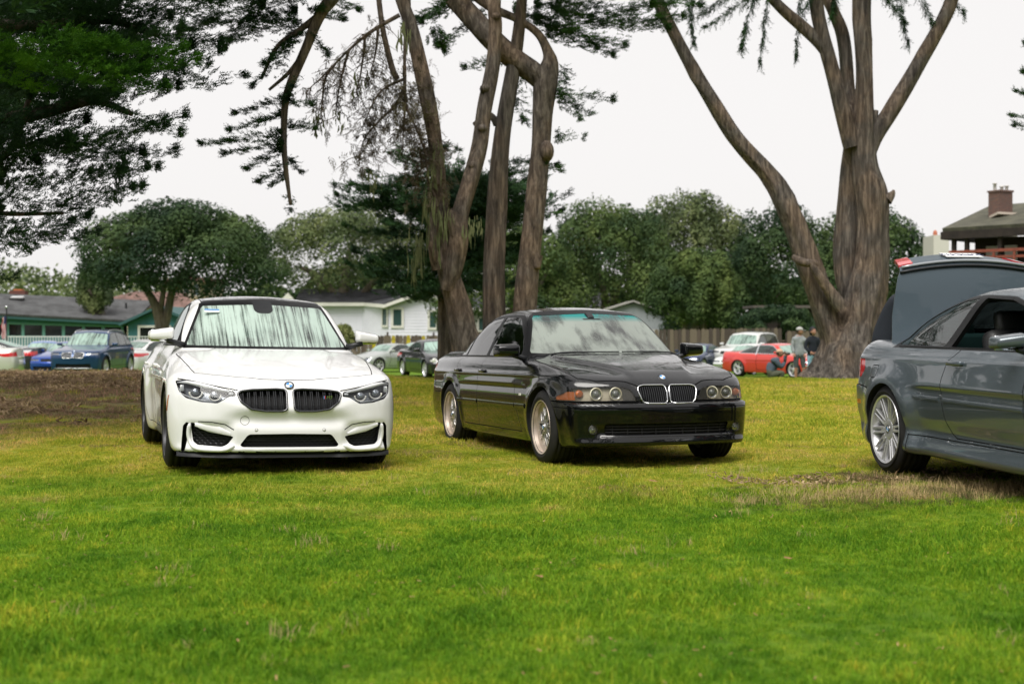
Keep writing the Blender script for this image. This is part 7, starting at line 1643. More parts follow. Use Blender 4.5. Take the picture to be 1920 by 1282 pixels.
    mb = MB(); mb.tube([(0, 0, 0), (0, 0, pt)], .03, 8); mb.build('pole', [M['black']], root); mb = MB(); mb.sphere((0, 0, pt+.04), .06); mb.build('finial', [M['chrome']], root, True)
    V, Fc, mi = [], [], []; zt0 = pt-.35; k = 14
    for i in range(k+1):
        for j in range(9): a = j/8; V.append((-.02-.19*a*(1-.15*sin(i)), .05*sin(a*9+i*.3), zt0-.9*i/k-.28*a*(.3+i/k*.3)))
    for i in range(k):
        for j in range(8): Fc.append((i*9+j, i*9+j+1, i*9+j+10, i*9+j+9)); mi.append(2 if (i < 5 and j < 4) else (0 if j % 2 else 1))
    f_ = mobj('flag', V, Fc, [mat('flag red', (.42, .06, .07), .8), mat('flag white', (.62, .58, .58), .8), mat('flag blue', (.03, .04, .14), .8)], root, mi=mi, smooth=True)
    # --- houses on the rise, left
    root = empty('house', (-30, 112, -1)); tag(root, 'house with low brown tiled roof behind the turquoise building', 'house'); O5 = np.array([-30, 112, -1]); H = lambda px, py, d=112: W3(px, py, d)-O5
    cream = var_mat('cream stucco', [(.3, (.52, .45, .31)), (.7, (.62, .55, .40))], 1, .85, bs=.1); brn = shingle('brown tile roof', (.15, .085, .07), (.19, .115, .095), 4); mb = MB(); a, b = H(180, 573), H(345, 580); mb.box(((a[0]+b[0])/2, 3, (a[2])/2), (b[0]-a[0], 6, a[2])); mb.build('wall', [cream], root)
    mb = MB(); p1, p2 = H(256, 549, 115), H(350, 552, 115); quadbox(mb, a+[-.6, -.5, 0], b+[1, -.5, -.1], p2, p1, .15); quadbox(mb, a+[-.6, -.5, 0], p1, p1+[0, .5, 0], a+[-.6, 6, 0], .1); mb.build('roof', [brn], root)
    root = empty('house', (-26, 118, -1)); tag(root, 'two storey cream house with three tall windows behind the round tree', 'house'); O6 = np.array([-26, 118, -1]); H = lambda px, py: W3(px, py, 118)-O6
    a, b = H(322, 529), H(392, 529); mb = MB(); mb.box(((a[0]+b[0])/2, 3, a[2]/2), (b[0]-a[0], 6, a[2])); mb.build('wall', [cream], root); mb = MB(); mb.box(((a[0]+b[0])/2, 2.6, a[2]+.12), (b[0]-a[0]+1, 7.4, .22), 0); mb.box(((a[0]+b[0])/2+.3, 2.6, a[2]+.3), (b[0]-a[0]-.8, 5, .2)); mb.build('roof', [brn], root)
    for x0, x1 in ((330, 336.5), (345, 354.5), (363, 372.5)): window(root, (H(x0, 0)[0], -.02), (H(x1, 0)[0], -.02), H(0, 553)[2], H(0, 532)[2], wht, mat('blue grey pane', (.12, .18, .22), .1), .12, .05)
    # --- dark timber house with balcony, right
    root = empty('house', (20, 60, -.9)); tag(root, 'dark timber house with mossy roof, brick chimney and red balcony at the right edge', 'house'); O7 = np.array([20, 60, -.9]); H = lambda px, py, d: W3(px, py, d)-O7
    moss = shingle('mossy shake roof', (.060, .058, .042), (.095, .092, .058), 6); tim = var_mat('dark brown timber', [(.3, (.018, .014, .013)), (.7, (.035, .026, .022))], 3, .8, bs=.2); redw = var_mat('red stained wood', [(.3, (.17, .045, .03)), (.7, (.26, .075, .05))], 6, .7, bs=.1)
    A0 = H(1767, 436, 60); B0 = A0+[9.5, -10.5, 0]; R0, R1 = H(1856, 393, 65), H(1856, 393, 65)+[8.5, -8.5, .15]; dv = np.array([5.5, 6.0, 0])
    mb = MB(); quadbox(mb, A0, B0, R1, R0, .18); quadbox(mb, A0+dv, A0, R0, R0+[.2, .2, 0], .16); mb.build('roof', [moss], root)
    mb = MB(); quadbox(mb, A0+[0, 0, -.30], B0+[0, 0, -.30], B0+[0, 0, .02], A0+[0, 0, .02], .10); quadbox(mb, A0+dv+[0, 0, -.30], A0+[0, 0, -.30], A0+[0, 0, .02], A0+dv+[0, 0, .02], .1); mb.build('eave_board', [tim], root)
    u = np.array([9.5, -10.5, 0])/np.linalg.norm([9.5, 10.5, 0]); v = np.array([u[1], -u[0], 0])*-1; s0 = A0*[1, 1, 0]
    if v[1] < 0: v = -v
    def K(s, t, z): q = s0+u*s+v*t; return (q[0], q[1], z)
    zr = A0[2]-.25; zd = H(1800, 486, 60)[2]
    mb = MB()
    def bx(mb, s0_, s1_, t0, t1, z0, z1, m=0): V = [K(s0_, t0, z0), K(s1_, t0, z0), K(s1_, t1, z0), K(s0_, t1, z0), K(s0_, t0, z1), K(s1_, t0, z1), K(s1_, t1, z1), K(s0_, t1, z1)]; mb.add(V, [(0, 3, 2, 1), (4, 5, 6, 7), (0, 1, 5, 4), (1, 2, 6, 5), (2, 3, 7, 6), (3, 0, 4, 7)], m)
    bx(mb, .8, 14, 1.2, 6.5, 0, zr); mb.build('wall', [tim], root); mb = MB(); bx(mb, .3, 14, 0, 5, zd-.55, zd-.38); mb.build('balcony_floor', [redw], root); mb = MB(); bx(mb, .9, 14, .7, 6, 0, zd-.56); mb.build('lower_wall', [tim], root)
    for s in (.35, .95, 2.45, 4.6, 8.0): mb = MB(); bx(mb, s, s+.16, .1, .26, zd-.4, zr); mb.build('balcony_post', [tim], root)
    for z, h in ((zd+.22, .12), (zd-.04, .10)): mb = MB(); bx(mb, .28, 14, 0, .08, z, z+h); bx(mb, .28, .36, .08, 3.5, z, z+h); mb.build('balcony_rail', [redw], root)
    for s in np.arange(.5, 12, .9): mb = MB(); bx(mb, s, s+.10, -.05, 0, zd-.4, zd+.2); mb.build('baluster', [redw], root)
    cw = mat('pale wall panel', (.50, .50, .46), .8)
    for s in (1.35, 2.2): mb = MB(); bx(mb, s, s+.55, 1.14, 1.2, zd-.3, zr-.35); mb.build('wall_panel', [cw], root)
    bm_ = mat('brick', (.15, .07, .05), .9); nt = bm_.node_tree; w = nd(nt, 'ShaderNodeTexBrick'); w.inputs['Scale'].default_value = 7; w.inputs['Color1'].default_value = (.16, .075, .055, 1); w.inputs['Color2'].default_value = (.085, .055, .05, 1); w.inputs['Mortar'].default_value = (.15, .13, .11, 1); w.inputs['Mortar Size'].default_value = .015; cx = nt.nodes.new('ShaderNodeCombineXYZ'); sp = nt.nodes.new('ShaderNodeSeparateXYZ'); nt.links.new(obj_co(nt), sp.inputs[0]); nt.links.new(mathn(nt, 'ADD', sp.outputs[0], sp.outputs[1]), cx.inputs[0]); nt.links.new(sp.outputs[2], cx.inputs[1]); nt.links.new(cx.outputs[0], w.inputs['Vector']); nt.links.new(w.outputs[0], nt.nodes['Principled BSDF'].inputs['Base Color'])
    c0 = H(1875, 400, 61); zc = H(1875, 361, 61)[2]; mb = MB(); mb.box((c0[0], c0[1], (c0[2]-1+zc)/2), (.78, .62, zc-c0[2]+1), 0, rz=.5); mb.box((c0[0], c0[1], zc+.03), (.86, .70, .08), 0, rz=.5); ch = mb.build('chimney', [bm_], root)
    for dx, hh in ((-.22, .30), (.05, .16), (.24, .18)): mb = MB(); mb.lathe([(.07, 0), (.07, hh), (.10, hh+.01), (.10, hh+.05), (0, hh+.08)], 12, (c0[0]+dx, c0[1]-dx*.3, zc+.05), 'z'); mb.build('flue_pot', [mat('pale flue', (.55, .52, .50), .6)], ch, True)
    mb = MB(); mb.box((c0[0], c0[1]-.32, c0[2]-.12), (1.1, .5, .10), 0, rz=.5, rx=-.3); mb.build('flashing', [mat('pale flashing', (.42, .36, .30), .8)], ch)
    root = empty('house', (23.5, 78, -1)); tag(root, 'pale stucco block with orange flue beside the dark timber house', 'house'); O8 = np.array([23.5, 78, -1]); a, b = W3(1750, 441, 78)-O8, W3(1779, 441, 78)-O8; mb = MB(); mb.box(((a[0]+b[0])/2, 1, a[2]/2), (b[0]-a[0], 2, a[2])); mb.build('wall', [cream if 0 else mat('pale stucco', (.55, .53, .48), .85)], root)
    mb = MB(); q = W3(1759, 438, 78)-O8; mb.lathe([(.12, 0), (.12, .2), (.06, .3), (0, .32)], 10, (q[0], .6, a[2]), 'z'); mb.build('flue_pot', [mat('terracotta', (.42, .14, .08), .8)], root)
    # a dark cabin behind the man with the cap
    root = empty('shed', (15.8, 84, -1.1)); tag(root, 'dark cabin in the shade under the trees behind the man in the cap', 'shed'); mb = MB(); mb.box((0, 0, 1.7), (3.2, 3, 3.4)); mb.build('wall', [tim], root); mb = MB(); mb.box((0, -.2, 3.5), (3.8, 3.8, .15)); mb.build('roof', [mat('dull roof', (.10, .085, .075), .9)], root)
    # --- fences
    fm = [var_mat('weathered fence board', [(.3, c1), (.7, c2)], 2, .85, sc=(3, 3, .6), bs=.3, bd=.01) for c1, c2 in (((.060, .045, .036), (.125, .098, .075)), ((.040, .032, .028), (.090, .072, .056)), ((.10, .078, .055), (.18, .15, .11)))]; lich = var_mat('yellow lichen board', [(.40, (.14, .12, .08)), (.50, (.42, .34, .02)), (.7, (.60, .48, .03))], 3, .85, bs=.2)
    def fence(px0, px1, d0, d1, ytop, label, bw, lichen=(), mats=(0, 1, 2)):
        a, b = W3(px0, 0, d0), W3(px1, 0, d1); gz0 = float(gz(a[0], d0)); root = empty('fence', (a[0], a[1], gz0)); tag(root, label, 'fence'); L = hypot(b[0]-a[0], b[1]-a[1]); n = int(L/bw); r = np.random.default_rng(int(px0)); ang = atan2(b[1]-a[1], b[0]-a[0]); root.rotation_euler = (0, 0, ang)
        H_ = CAMZ-(ytop(px0)-HOR)*d0/FPX-gz0; mesh = {}
        for i in range(n):
            t = (i+.5)/n; px = px0+(px1-px0)*t; d = d0+(d1-d0)*t; top = CAMZ-(ytop(px)-HOR)*d/FPX-gz0; k = 3 if any(abs(px-l) < bw*d0 for l in lichen) and any(abs(px-l) < .5*bw*FPX/d for l in lichen) else int(r.choice(mats))
            if k not in mesh: m = MB(); m.prism([(-bw*.48, 0), (bw*.48, 0), (bw*.48, .96), (bw*.30, 1), (-bw*.30, 1), (-bw*.48, .96)], 'y', -.012, .012); mesh[k] = m.mesh('board', [lich if k == 3 else fm[k]])
            inst('board', mesh[k], root, (bw*(i+.5), r.uniform(-.015, .015), 0), (r.normal(0, .01), r.normal(0, .008), r.normal(0, .03)), (1, 1, top+r.uniform(-.03, .03)))
        for z in (.4, 1.4): mb = MB(); mb.box((L/2, .06, z), (L, .05, .09)); mb.build('rail', [fm[0]], root)
        for x in np.arange(0, L, 2.4): mb = MB(); mb.box((x, .12, .9), (.10, .10, 1.8)); mb.build('post', [fm[1]], root)
    fence(640, 900, 74, 74, lambda p: 628.5, 'weathered board fence with yellow lichen in front of the white house', .20, (734, 768, 793, 700))
    fence(1228, 1472, 74, 74, lambda p: 618-3.5*(p-1228)/244, 'brown board fence behind the blue coupe and white vehicles', .20)
    fence(1476, 1545, 70, 70, lambda p: 621, 'lighter tan board fence between the man in the cap and the great cypress', .22, (), (2, 0, 2))
# ------------------------------------------------------------------ parked cars in the background
def base_spec(kind):
    s = dict(wb=2.80, hw=.90, wr=.325, height=1.43, xmin=-3.90, xmax=.86, zmin=.16, zbelt=.94, peak=-1.60, roofcrown=.04, flare_f=(.02, .37, .08), flare_r=(.025, .37, .08), crown=.05)
    s['plan'] = curve((-4.0, .76), (-3.8, .82), (-3.4, .87), (-2.8, .885), (-1.4, .885), (-.3, .885), (.2, .87), (.5, .84), (.8, .80))
    s['section'] = curve((.12, .085), (.20, .05), (.30, .025), (.45, .006), (.58, 0), (.70, .006), (.80, .026), (.88, .06), (.96, .11), (1.06, .22), (1.5, .9))
    s['top'] = curve((-4, .88), (-3.90, .97), (-3.84, 1.02), (-3.5, 1.03), (-3.1, 1.02), (-.9, .965), (-.5, .965), (-.3, .94), (0, .895), (.3, .84), (.55, .775), (.68, .71), (.74, .65), (.9, .4))
    s['front'] = curve((.05, .74), (.17, .80), (.30, .82), (.50, .825), (.60, .78), (.70, .72), (.80, .60), (.95, .4)); s['pfront'] = curve((0, 0), (.2, .006), (.4, .03), (.6, .085), (.72, .14), (.80, .20), (.855, .29), (.89, .42), (.95, .75))
    s['rear'] = curve((.1, -3.70), (.2, -3.85), (.5, -3.90), (.9, -3.84), (1.1, -3.80)); s['prear'] = curve((0, 0), (.4, .02), (.7, .09), (.82, .2), (.90, .42)); s['bottom'] = curve((-4, .24), (-3.4, .18), (.3, .17), (.9, .20))
    s['roof'] = curve((.3, .50), (-.2, .82), (-.38, .955), (-.6, 1.09), (-.8, 1.205), (-1.0, 1.315), (-1.12, 1.365), (-1.3, 1.405), (-1.6, 1.428), (-2.0, 1.415), (-2.35, 1.365), (-2.7, 1.245), (-2.95, 1.14), (-3.2, 1.03), (-3.5, .90))
    s['gwidth'] = curve((-3.7, .50), (-3.3, .64), (-2.9, .72), (-2.3, .765), (-1.6, .775), (-.9, .775), (-.4, .755), (0, .68)); s['tumble'] = .42
    s['ws'] = [(-.1, .98), (.60, .98), (.70, .985), (.55, 1.305), (-.1, 1.352)]; s['dlo'] = [(-.72, .955), (-.86, 1.06), (-1.20, 1.29), (-1.36, 1.325), (-1.80, 1.335), (-2.28, 1.30), (-2.60, 1.19), (-2.95, .99), (-2.93, .955)]; s['pillar'] = (-1.85,)
    s['rw'] = [(-.1, 1.06), (.52, 1.06), (.47, 1.30), (-.1, 1.335)]; s['hl'] = [(.40, .60), (.84, .60), (.84, .68), (.42, .665)]; s['gr'] = [(-.1, .56), (.30, .56), (.34, .68), (-.1, .685)]; s['tl'] = [(.86, .86), (.50, .90), (.52, .74), (.86, .72)]; s['in'] = [(-.1, .24), (.60, .24), (.66, .38), (-.1, .38)]
    if kind == 'coupe':     # fast falling tail
        s['roof'] = curve((.3, .50), (-.2, .80), (-.42, .94), (-.65, 1.08), (-.85, 1.195), (-1.05, 1.30), (-1.2, 1.345), (-1.45, 1.375), (-1.75, 1.37), (-2.1, 1.33), (-2.5, 1.235), (-2.9, 1.12), (-3.3, 1.01), (-3.6, .90)); s['peak'] = -1.45; s['height'] = 1.38
        s['dlo'] = [(-.74, .955), (-.88, 1.05), (-1.22, 1.25), (-1.45, 1.285), (-1.9, 1.28), (-2.3, 1.21), (-2.75, 1.06), (-2.85, .965)]; s['ws'] = [(-.1, .97), (.60, .97), (.68, .98), (.55, 1.26), (-.1, 1.31)]; s['pillar'] = (-1.95,)
    if kind == 'roadster':
        s['top'] = curve((-3.9, .80), (-3.6, .90), (-3.3, .93), (-2.9, .95), (-.9, .92), (-.5, .92), (-.2, .86), (.1, .80), (.4, .73), (.6, .66), (.72, .56), (.9, .4)); s['front'] = curve((.05, .72), (.2, .80), (.40, .80), (.52, .74), (.6, .68), (.7, .58), (.9, .4))
        s['roof'] = curve((.3, .45), (-.2, .72), (-.45, .90), (-.65, 1.02), (-.85, 1.13), (-1.0, 1.20), (-1.2, 1.255), (-1.45, 1.275), (-1.75, 1.26), (-2.05, 1.19), (-2.4, 1.06), (-2.7, .94), (-3.2, .80)); s['peak'] = -1.4; s['height'] = 1.29; s['zbelt'] = .90
        s['ws'] = [(-.1, .93), (.58, .93), (.66, .94), (.55, 1.18), (-.1, 1.22)]; s['dlo'] = [(-.75, .92), (-.92, 1.03), (-1.25, 1.17), (-1.5, 1.19), (-1.85, 1.17), (-2.0, .93)]; s['pillar'] = (); s['hl'] = [(.52, .52), (.82, .50), (.80, .64), (.60, .66)]; s['gr'] = [(-.1, .20), (.25, .20), (.25, .24), (-.1, .24)]; s['tl'] = [(.86, .74), (.55, .78), (.56, .66), (.86, .62)]; s['rw'] = [(-.1, 1.0), (.4, 1.0), (.4, 1.15), (-.1, 1.17)]; s['in'] = [(.30, .24), (.66, .26), (.64, .38), (.34, .38)]
    if kind in ('suv', 'boxsuv'):
        bx = kind == 'boxsuv'
        s.update(wb=2.86, hw=.94, wr=.37, height=1.70, xmin=-3.84, xmax=.90, zmin=.24, zbelt=1.10, peak=-1.8, tumble=.28 if bx else .36, crown=.045)
        s['section'] = curve((.20, .09), (.30, .04), (.45, .012), (.7, 0), (.9, .004), (1.02, .03), (1.1, .07), (1.2, .16), (1.6, .7)); s['flare_f'] = (.035, .42, .07); s['flare_r'] = (.035, .42, .07)
        s['top'] = curve((-4, .95), (-3.85, 1.05), (-3.7, 1.15), (-3.0, 1.15), (-.9, 1.12), (-.45, 1.11), (-.2, 1.08), (.2, 1.02), (.5, .97), (.68, .91), (.78, .82), (.95, .5)); s['front'] = curve((.1, .74), (.26, .80), (.45, .83), (.7, .84), (.85, .80), (.95, .70), (1.1, .5))
        s['rear'] = curve((.1, -3.60), (.3, -3.76), (.6, -3.80), (1.0, -3.74), (1.5, -3.60), (1.7, -3.55)); s['bottom'] = curve((-4, .34), (-3.4, .27), (.3, .26), (.9, .30)); s['plan'] = curve((-4.0, .80), (-3.7, .86), (-3.2, .91), (-1.4, .925), (-.3, .925), (.2, .91), (.5, .88), (.8, .84))
        s['roof'] = curve((.3, .60), (-.2, .98), (-.38, 1.10), (-.6, 1.26), (-.85, 1.45), (-1.05, 1.575), (-1.2, 1.63), (-1.5, 1.67), (-2.0, 1.69), (-2.8, 1.665), (-3.2, 1.62), (-3.36, 1.54), (-3.5, 1.38), (-3.68, 1.12), (-3.8, .9)); s['gwidth'] = curve((-3.9, .70), (-3.4, .80), (-2.9, .82), (-1.6, .825), (-.9, .82), (-.4, .80), (0, .72))
        s['ws'] = [(-.1, 1.13), (.62, 1.13), (.735, 1.135), (.62, 1.52), (-.1, 1.58)]; s['dlo'] = [(-.74, 1.12), (-.92, 1.28), (-1.25, 1.50), (-1.5, 1.555), (-2.4, 1.57), (-3.1, 1.53), (-3.28, 1.42), (-3.36, 1.13)]; s['pillar'] = (-1.85, -2.72); s['rw'] = [(-.1, 1.15), (.62, 1.15), (.55, 1.50), (-.1, 1.54)]
        s['hl'] = [(.46, .80), (.84, .80), (.86, .89), (.50, .875)]; s['gr'] = [(.03, .70), (.36, .70), (.41, .82), (.37, .885), (.05, .885)]; s['tl'] = [(.9, 1.0), (.55, 1.03), (.58, .86), (.9, .84)]; s['in'] = [(-.1, .36), (.62, .36), (.60, .50), (-.1, .48)]; s['ra'] = .41
        if bx: s['gr'] = [(-.1, .74), (.42, .74), (.42, .87), (-.1, .87)]; s['roof'] = curve((.3, .60), (-.2, .98), (-.38, 1.10), (-.6, 1.29), (-.8, 1.46), (-.95, 1.57), (-1.1, 1.62), (-1.4, 1.66), (-2.0, 1.69), (-3.0, 1.68), (-3.4, 1.63), (-3.52, 1.5), (-3.66, 1.12), (-3.8, .9))
    return s
SHELLS = {}
def bg_car(kind, col, px, d, heading, label, scale=(1, 1, 1), wheels='five', rails=False, metal=.3, dew=.85, kidney=False, twin=False, chrome_bumper=False, strip_=None, wet=.2, frame=None, extra=None, dz=0):
    if kind not in SHELLS:
        s = base_spec(kind); sh = car_shell(s, .045); R = sh.region
        zlo = s['zbelt']-.05
        R('windshield', s['ws'], 'front', .18, x=(-1.5, -.2), z=(zlo, 2)); R('window_trim', grow(roundpoly(s['dlo'], .03, 2), .02), 'side', .3, z=(zlo-.02, 2), x=(-3.6, -.5))
        R('side_glass', roundpoly(s['dlo'], .03, 2), 'side', .3, z=(zlo, 2), x=(-3.6, -.5), over=['window_trim'])
        for p in s['pillar']: R('window_pillar', [(p-.035, .8), (p+.035, .8), (p+.035, 1.8), (p-.035, 1.8)], 'side', .3, z=(zlo, 2), over=['side_glass', 'window_trim'])
        R('rear_window', s['rw'], 'rear', .15, x=(-4, -2.2), z=(zlo, 2)); R('headlight', s['hl'], 'front', .0, x=(.0, 1), z=(.4, 1)); R('grille', s['gr'], 'front', .05, x=(.3, 1)); R('air_intake', s['in'], 'front', .05, x=(.3, 1)); R('taillight', s['tl'], 'rear', .0, x=(-4.5, -3.0)); R('taillight', [(-3.55, s['tl'][0][1]), (-3.56, s['tl'][2][1]), (-4.2, s['tl'][2][1]), (-4.2, s['tl'][0][1])], 'side', .3, x=(-4.5, -3.0), y=(.4, 2))
        arches(sh, s.get('ra', .362))
        zb = s['zbelt']; zs = .30 if s['height'] < 1.6 else .40
        R('door', [(-.66, zb-.02), (-.70, .6), (-.58, zs), (-1.85, zs), (-1.85, zb-.02)], 'side', .25, y=(.5, 1.2), z=(.2, 1.1), x=(-2, -.5), gap=.016)
        if kind not in ('coupe', 'roadster'): R('door', [(-1.85, zb-.02), (-1.85, zs), (-2.36, zs), (-2.50, .55), (-2.68, zb-.02)], 'side', .25, y=(.5, 1.2), z=(.2, 1.1), gap=.016)
        SHELLS[kind] = (s, sh)
        sh.arrays()
    s, sh = SHELLS[kind]; P = sh.part; f = sh.f
    c = W3(px, 0, d); mid = (s['xmin']+s['xmax'])/2*scale[0]; h = radians(heading); x0, y0 = c[0]-mid*cos(h), c[1]-mid*sin(h)
    root = empty('parked_car', (x0, y0, float(gz(c[0], d))+dz), h); tag(root, label, 'car'); sub = root; sx, sy, sz = scale
    body = paint(label.split(' ')[0]+' car paint', col, .3, metal=metal, wet=wet)
    s0 = sh.names.index('body'); under = (sh.lab == s0) & (sh.FN[:, 2] < -.75) & (sh.FC[:, 2] < .5); before = set(C.objects)
    P('underbody', None, [M['matt']], root, 'centre', masks=under); P('body', None, [body], root, 'centre', masks=(sh.lab == s0) & ~under); P('panel_gap', 'panel_gap', [M['gap'], M['gap']], root, 'centre', depth=.01, skip_surface=True, floor=0); P('wheel_arch', 'wheel_arch', [M['matt'], M['matt']], root, 'pair', depth=.22, ddir=(0, -1, 0), skip_surface=True)
    P('windshield', 'windshield', [BGW(dew)], root, 'centre'); P('side_window', 'side_glass', [BGS], root, 'pair'); P('rear_window', 'rear_window', [BGW(dew)], root, 'centre')
    fr = frame or M['trim']; P('window_trim', 'window_trim', [fr], root, 'pair'); P('window_pillar', 'window_pillar', [fr], root, 'pair'); P('door', 'door', [body], root, 'pair')
    P('headlight', 'headlight', [M['lens'], M['black']], root, 'pair', depth=.04, ddir=(-1, 0, 0)); P('lamp_reflector', 'headlight', [M['reflector'] if not twin else M['ring']], root, 'pair', offset=-.02); P('taillight', 'taillight', [M['red']], root, 'pair')
    P('grille', 'grille', [M['matt'], M['black']], root, 'pair' if kind == 'suv' else 'centre', depth=.04, ddir=(-1, 0, 0), skip_surface=True, floor=0)
    gp = np.asarray(s['gr']); mb = MB()
    for sg in (1, -1):
        ys = np.arange(.06, .42, .048 if kidney else .06); b = grille_bars(f, root, [y for y in ys], lambda y: poly_zr(gp, y), None, .010 if kidney else .008, .02, inset=.0); V = np.array(b.V) if b.V else np.zeros((0, 3))
        if len(V): V[:, 1] *= sg; mb.add([tuple(v) for v in V], b.F)
    if mb.V: mb.build('grille_bars', [mat('dull silver bars', (.22, .23, .25), .4, .4) if kidney else M['black']], root)
    if kidney:
        for sg in (1, -1): V, F = loop3(f, s['gr'], .004, .009, sg, 6); mobj('grille_frame', V, F, M['chrome'], root)
        roundel(root, ((surf_x(f, 0, .93) or .7)+.005, 0, .93), (1, 0, .6), .04)
    P('air_intake', 'air_intake', [M['matt'], M['black']], root, 'centre', depth=.05, ddir=(-1, 0, 0), skip_surface=True, floor=0)
    if twin:
        for sg in (1, -1):
            for y, r in ((.70, .095), (.50, .080)): x = surf_x(f, y, .64) or .6; mb = MB(); mb.sphere((x-.02, y*sg, .64), (.05, r, r), 0, 16, 10); mb.build('headlight', [mat('milky lamp glass', (.62, .62, .58), .15, coat=1)], root, True)
    if chrome_bumper:
        for sx_, zz_ in ((1, .50), (-1, .52)):
            Pp = [((surf_x(f, abs(y), zz_, rear=sx_ < 0) or (.6*sx_))+.03*sx_, y, zz_) for y in np.linspace(-.84, .84, 13)]; mb = MB(); mb.tube(Pp, .035, 8); mb.build('bumper', [M['chrome']], root, True)
    if strip_: 
        for sg in (1, -1):
            mb = MB(); V = []
            for x in np.linspace(-.6, -2.45, 8): y = surf_y(f, x, .34); V += [(x, sg*(y+.012), .31), (x, sg*(y+.012), .37)]
            mb.add(V, [(i*2, i*2+1, i*2+3, i*2+2) for i in range(7)]); mb.build('sill_trim', [strip_], root)
    if rails:
        for sg in (1, -1):
            Pp = [(x, sg*(.60+.02*sin((x+1)*1.2)), surf_z(f, x, .60)+(.045 if -3.1 < x < -1.35 else .0)) for x in np.linspace(-1.2, -3.25, 12)]; mb = MB(); mb.tube(Pp, .022, 6); mb.build('roof_rail', [M['satin']], root, True)
        if rails == 'front':
            mb = MB(); Pp = [((surf_x(f, abs(y), .34) or .7)+.004, y, .34) for y in np.linspace(-.66, .66, 11)]; mb.tube(Pp, .022, 6); mb.build('bumper_trim', [M['satin']], root, True)
    zb = s['zbelt']; mirrorpod(root, -.74, .93 if s['hw'] < .92 else 1.0, zb+.06, [body, M['black']], 'o', .85)
    new = [o for o in C.objects if o not in before and o.parent == root]
    for o in new: o.scale = (sx, sy, sz)
    for x0_ in (0, -s['wb']):
        for sg in (1, -1): w = add_wheel(root, x0_*sx, sg*s['hw']*.975*sy, s['wr'], .23, .235 if s['height'] < 1.6 else .255, wheels, rnd=False, spin=x0_, detail=False)
    return root
_bgw = {}
def BGW(d):
    if d not in _bgw: _bgw[d] = glass('dewy windscreen far', (.45, .62, .56), .5, dew=d, dewcol=(.50, .68, .60), stretch=(.3, 6, .3))
    return _bgw[d]
BGS = glass('side glass far', (.30, .42, .40), .4, dew=.15, dewcol=(.4, .48, .46))
def background_cars():
    bg_car('suv', (.010, .045, .13), 176, 51.5, -92, 'navy blue SUV with silver roof rails and tall chrome twin grilles facing the field', rails='front', metal=.4, kidney=True, wheels='five', dew=.95, dz=.0)
    bg_car('sedan', (.66, .66, .60), -88, 50, 186, 'cream white car cut off by the left edge of the view', wheels='five')
    bg_car('coupe', (.05, .055, .06), -32, 56, 178, 'dark grey fastback with sloping roof behind the cream white car', (1.03, 1, 1.03), metal=.6, wheels='five')
    bg_car('sedan', (.10, .20, .48), 84, 63, -82, 'light blue saloon seen between the grey fastback and the navy SUV', (.95, .95, .97), metal=.4, dew=.95)
    bg_car('coupe', (.015, .06, .30), 136, 56.5, -97, 'bright blue low car peeping out left of the navy SUV', (.95, 1, .95), metal=.4)
    bg_car('sedan', (.70, .70, .70), 288, 59, 68, 'white saloon with red tail lamp seen from behind, right of the navy SUV', (1, 1, 1.0), dew=.6)
    bg_car('roadster', (.42, .45, .42), 737, 63, -138, 'silver green roadster between the white sedan and the black convertible', (.92, .97, 1), metal=.6, wheels='seven')
    bg_car('coupe', (.50, .53, .52), 790, 70, -135, 'pale silver coupe behind the silver green roadster', (.95, 1, .95), metal=.5)
    bg_car('coupe', (.014, .014, .016), 815, 51.5, -69, 'black coupe with milky twin oval headlamps behind the black saloon', (.97, .97, 1.0), metal=.2, twin=True, dew=.95, wheels='seven')
    bg_car('coupe', (.02, .035, .10), 1312, 67, -122, 'dark blue coupe parked left of the white SUV', (.9, .95, .95), metal=.4)
    bg_car('boxsuv', (.72, .72, .70), 1402, 68, -121, 'tall white boxy SUV with dark grille in front of the brown fence', (1.05, 1.02, 1.10), wheels='seven')
    bg_car('sedan', (.70, .72, .70), 1412, 60, -128, 'low white saloon in front of the white boxy SUV', (.95, .95, .92), chrome_bumper=True)
    bg_car('coupe', (.55, .045, .035), 1462, 53, -56, 'red orange classic coupe with chrome bumper behind the crouching photographer', (1.03, 1, .92), metal=0, chrome_bumper=True, wheels='five', frame=M['chrome'])
def people(): pass
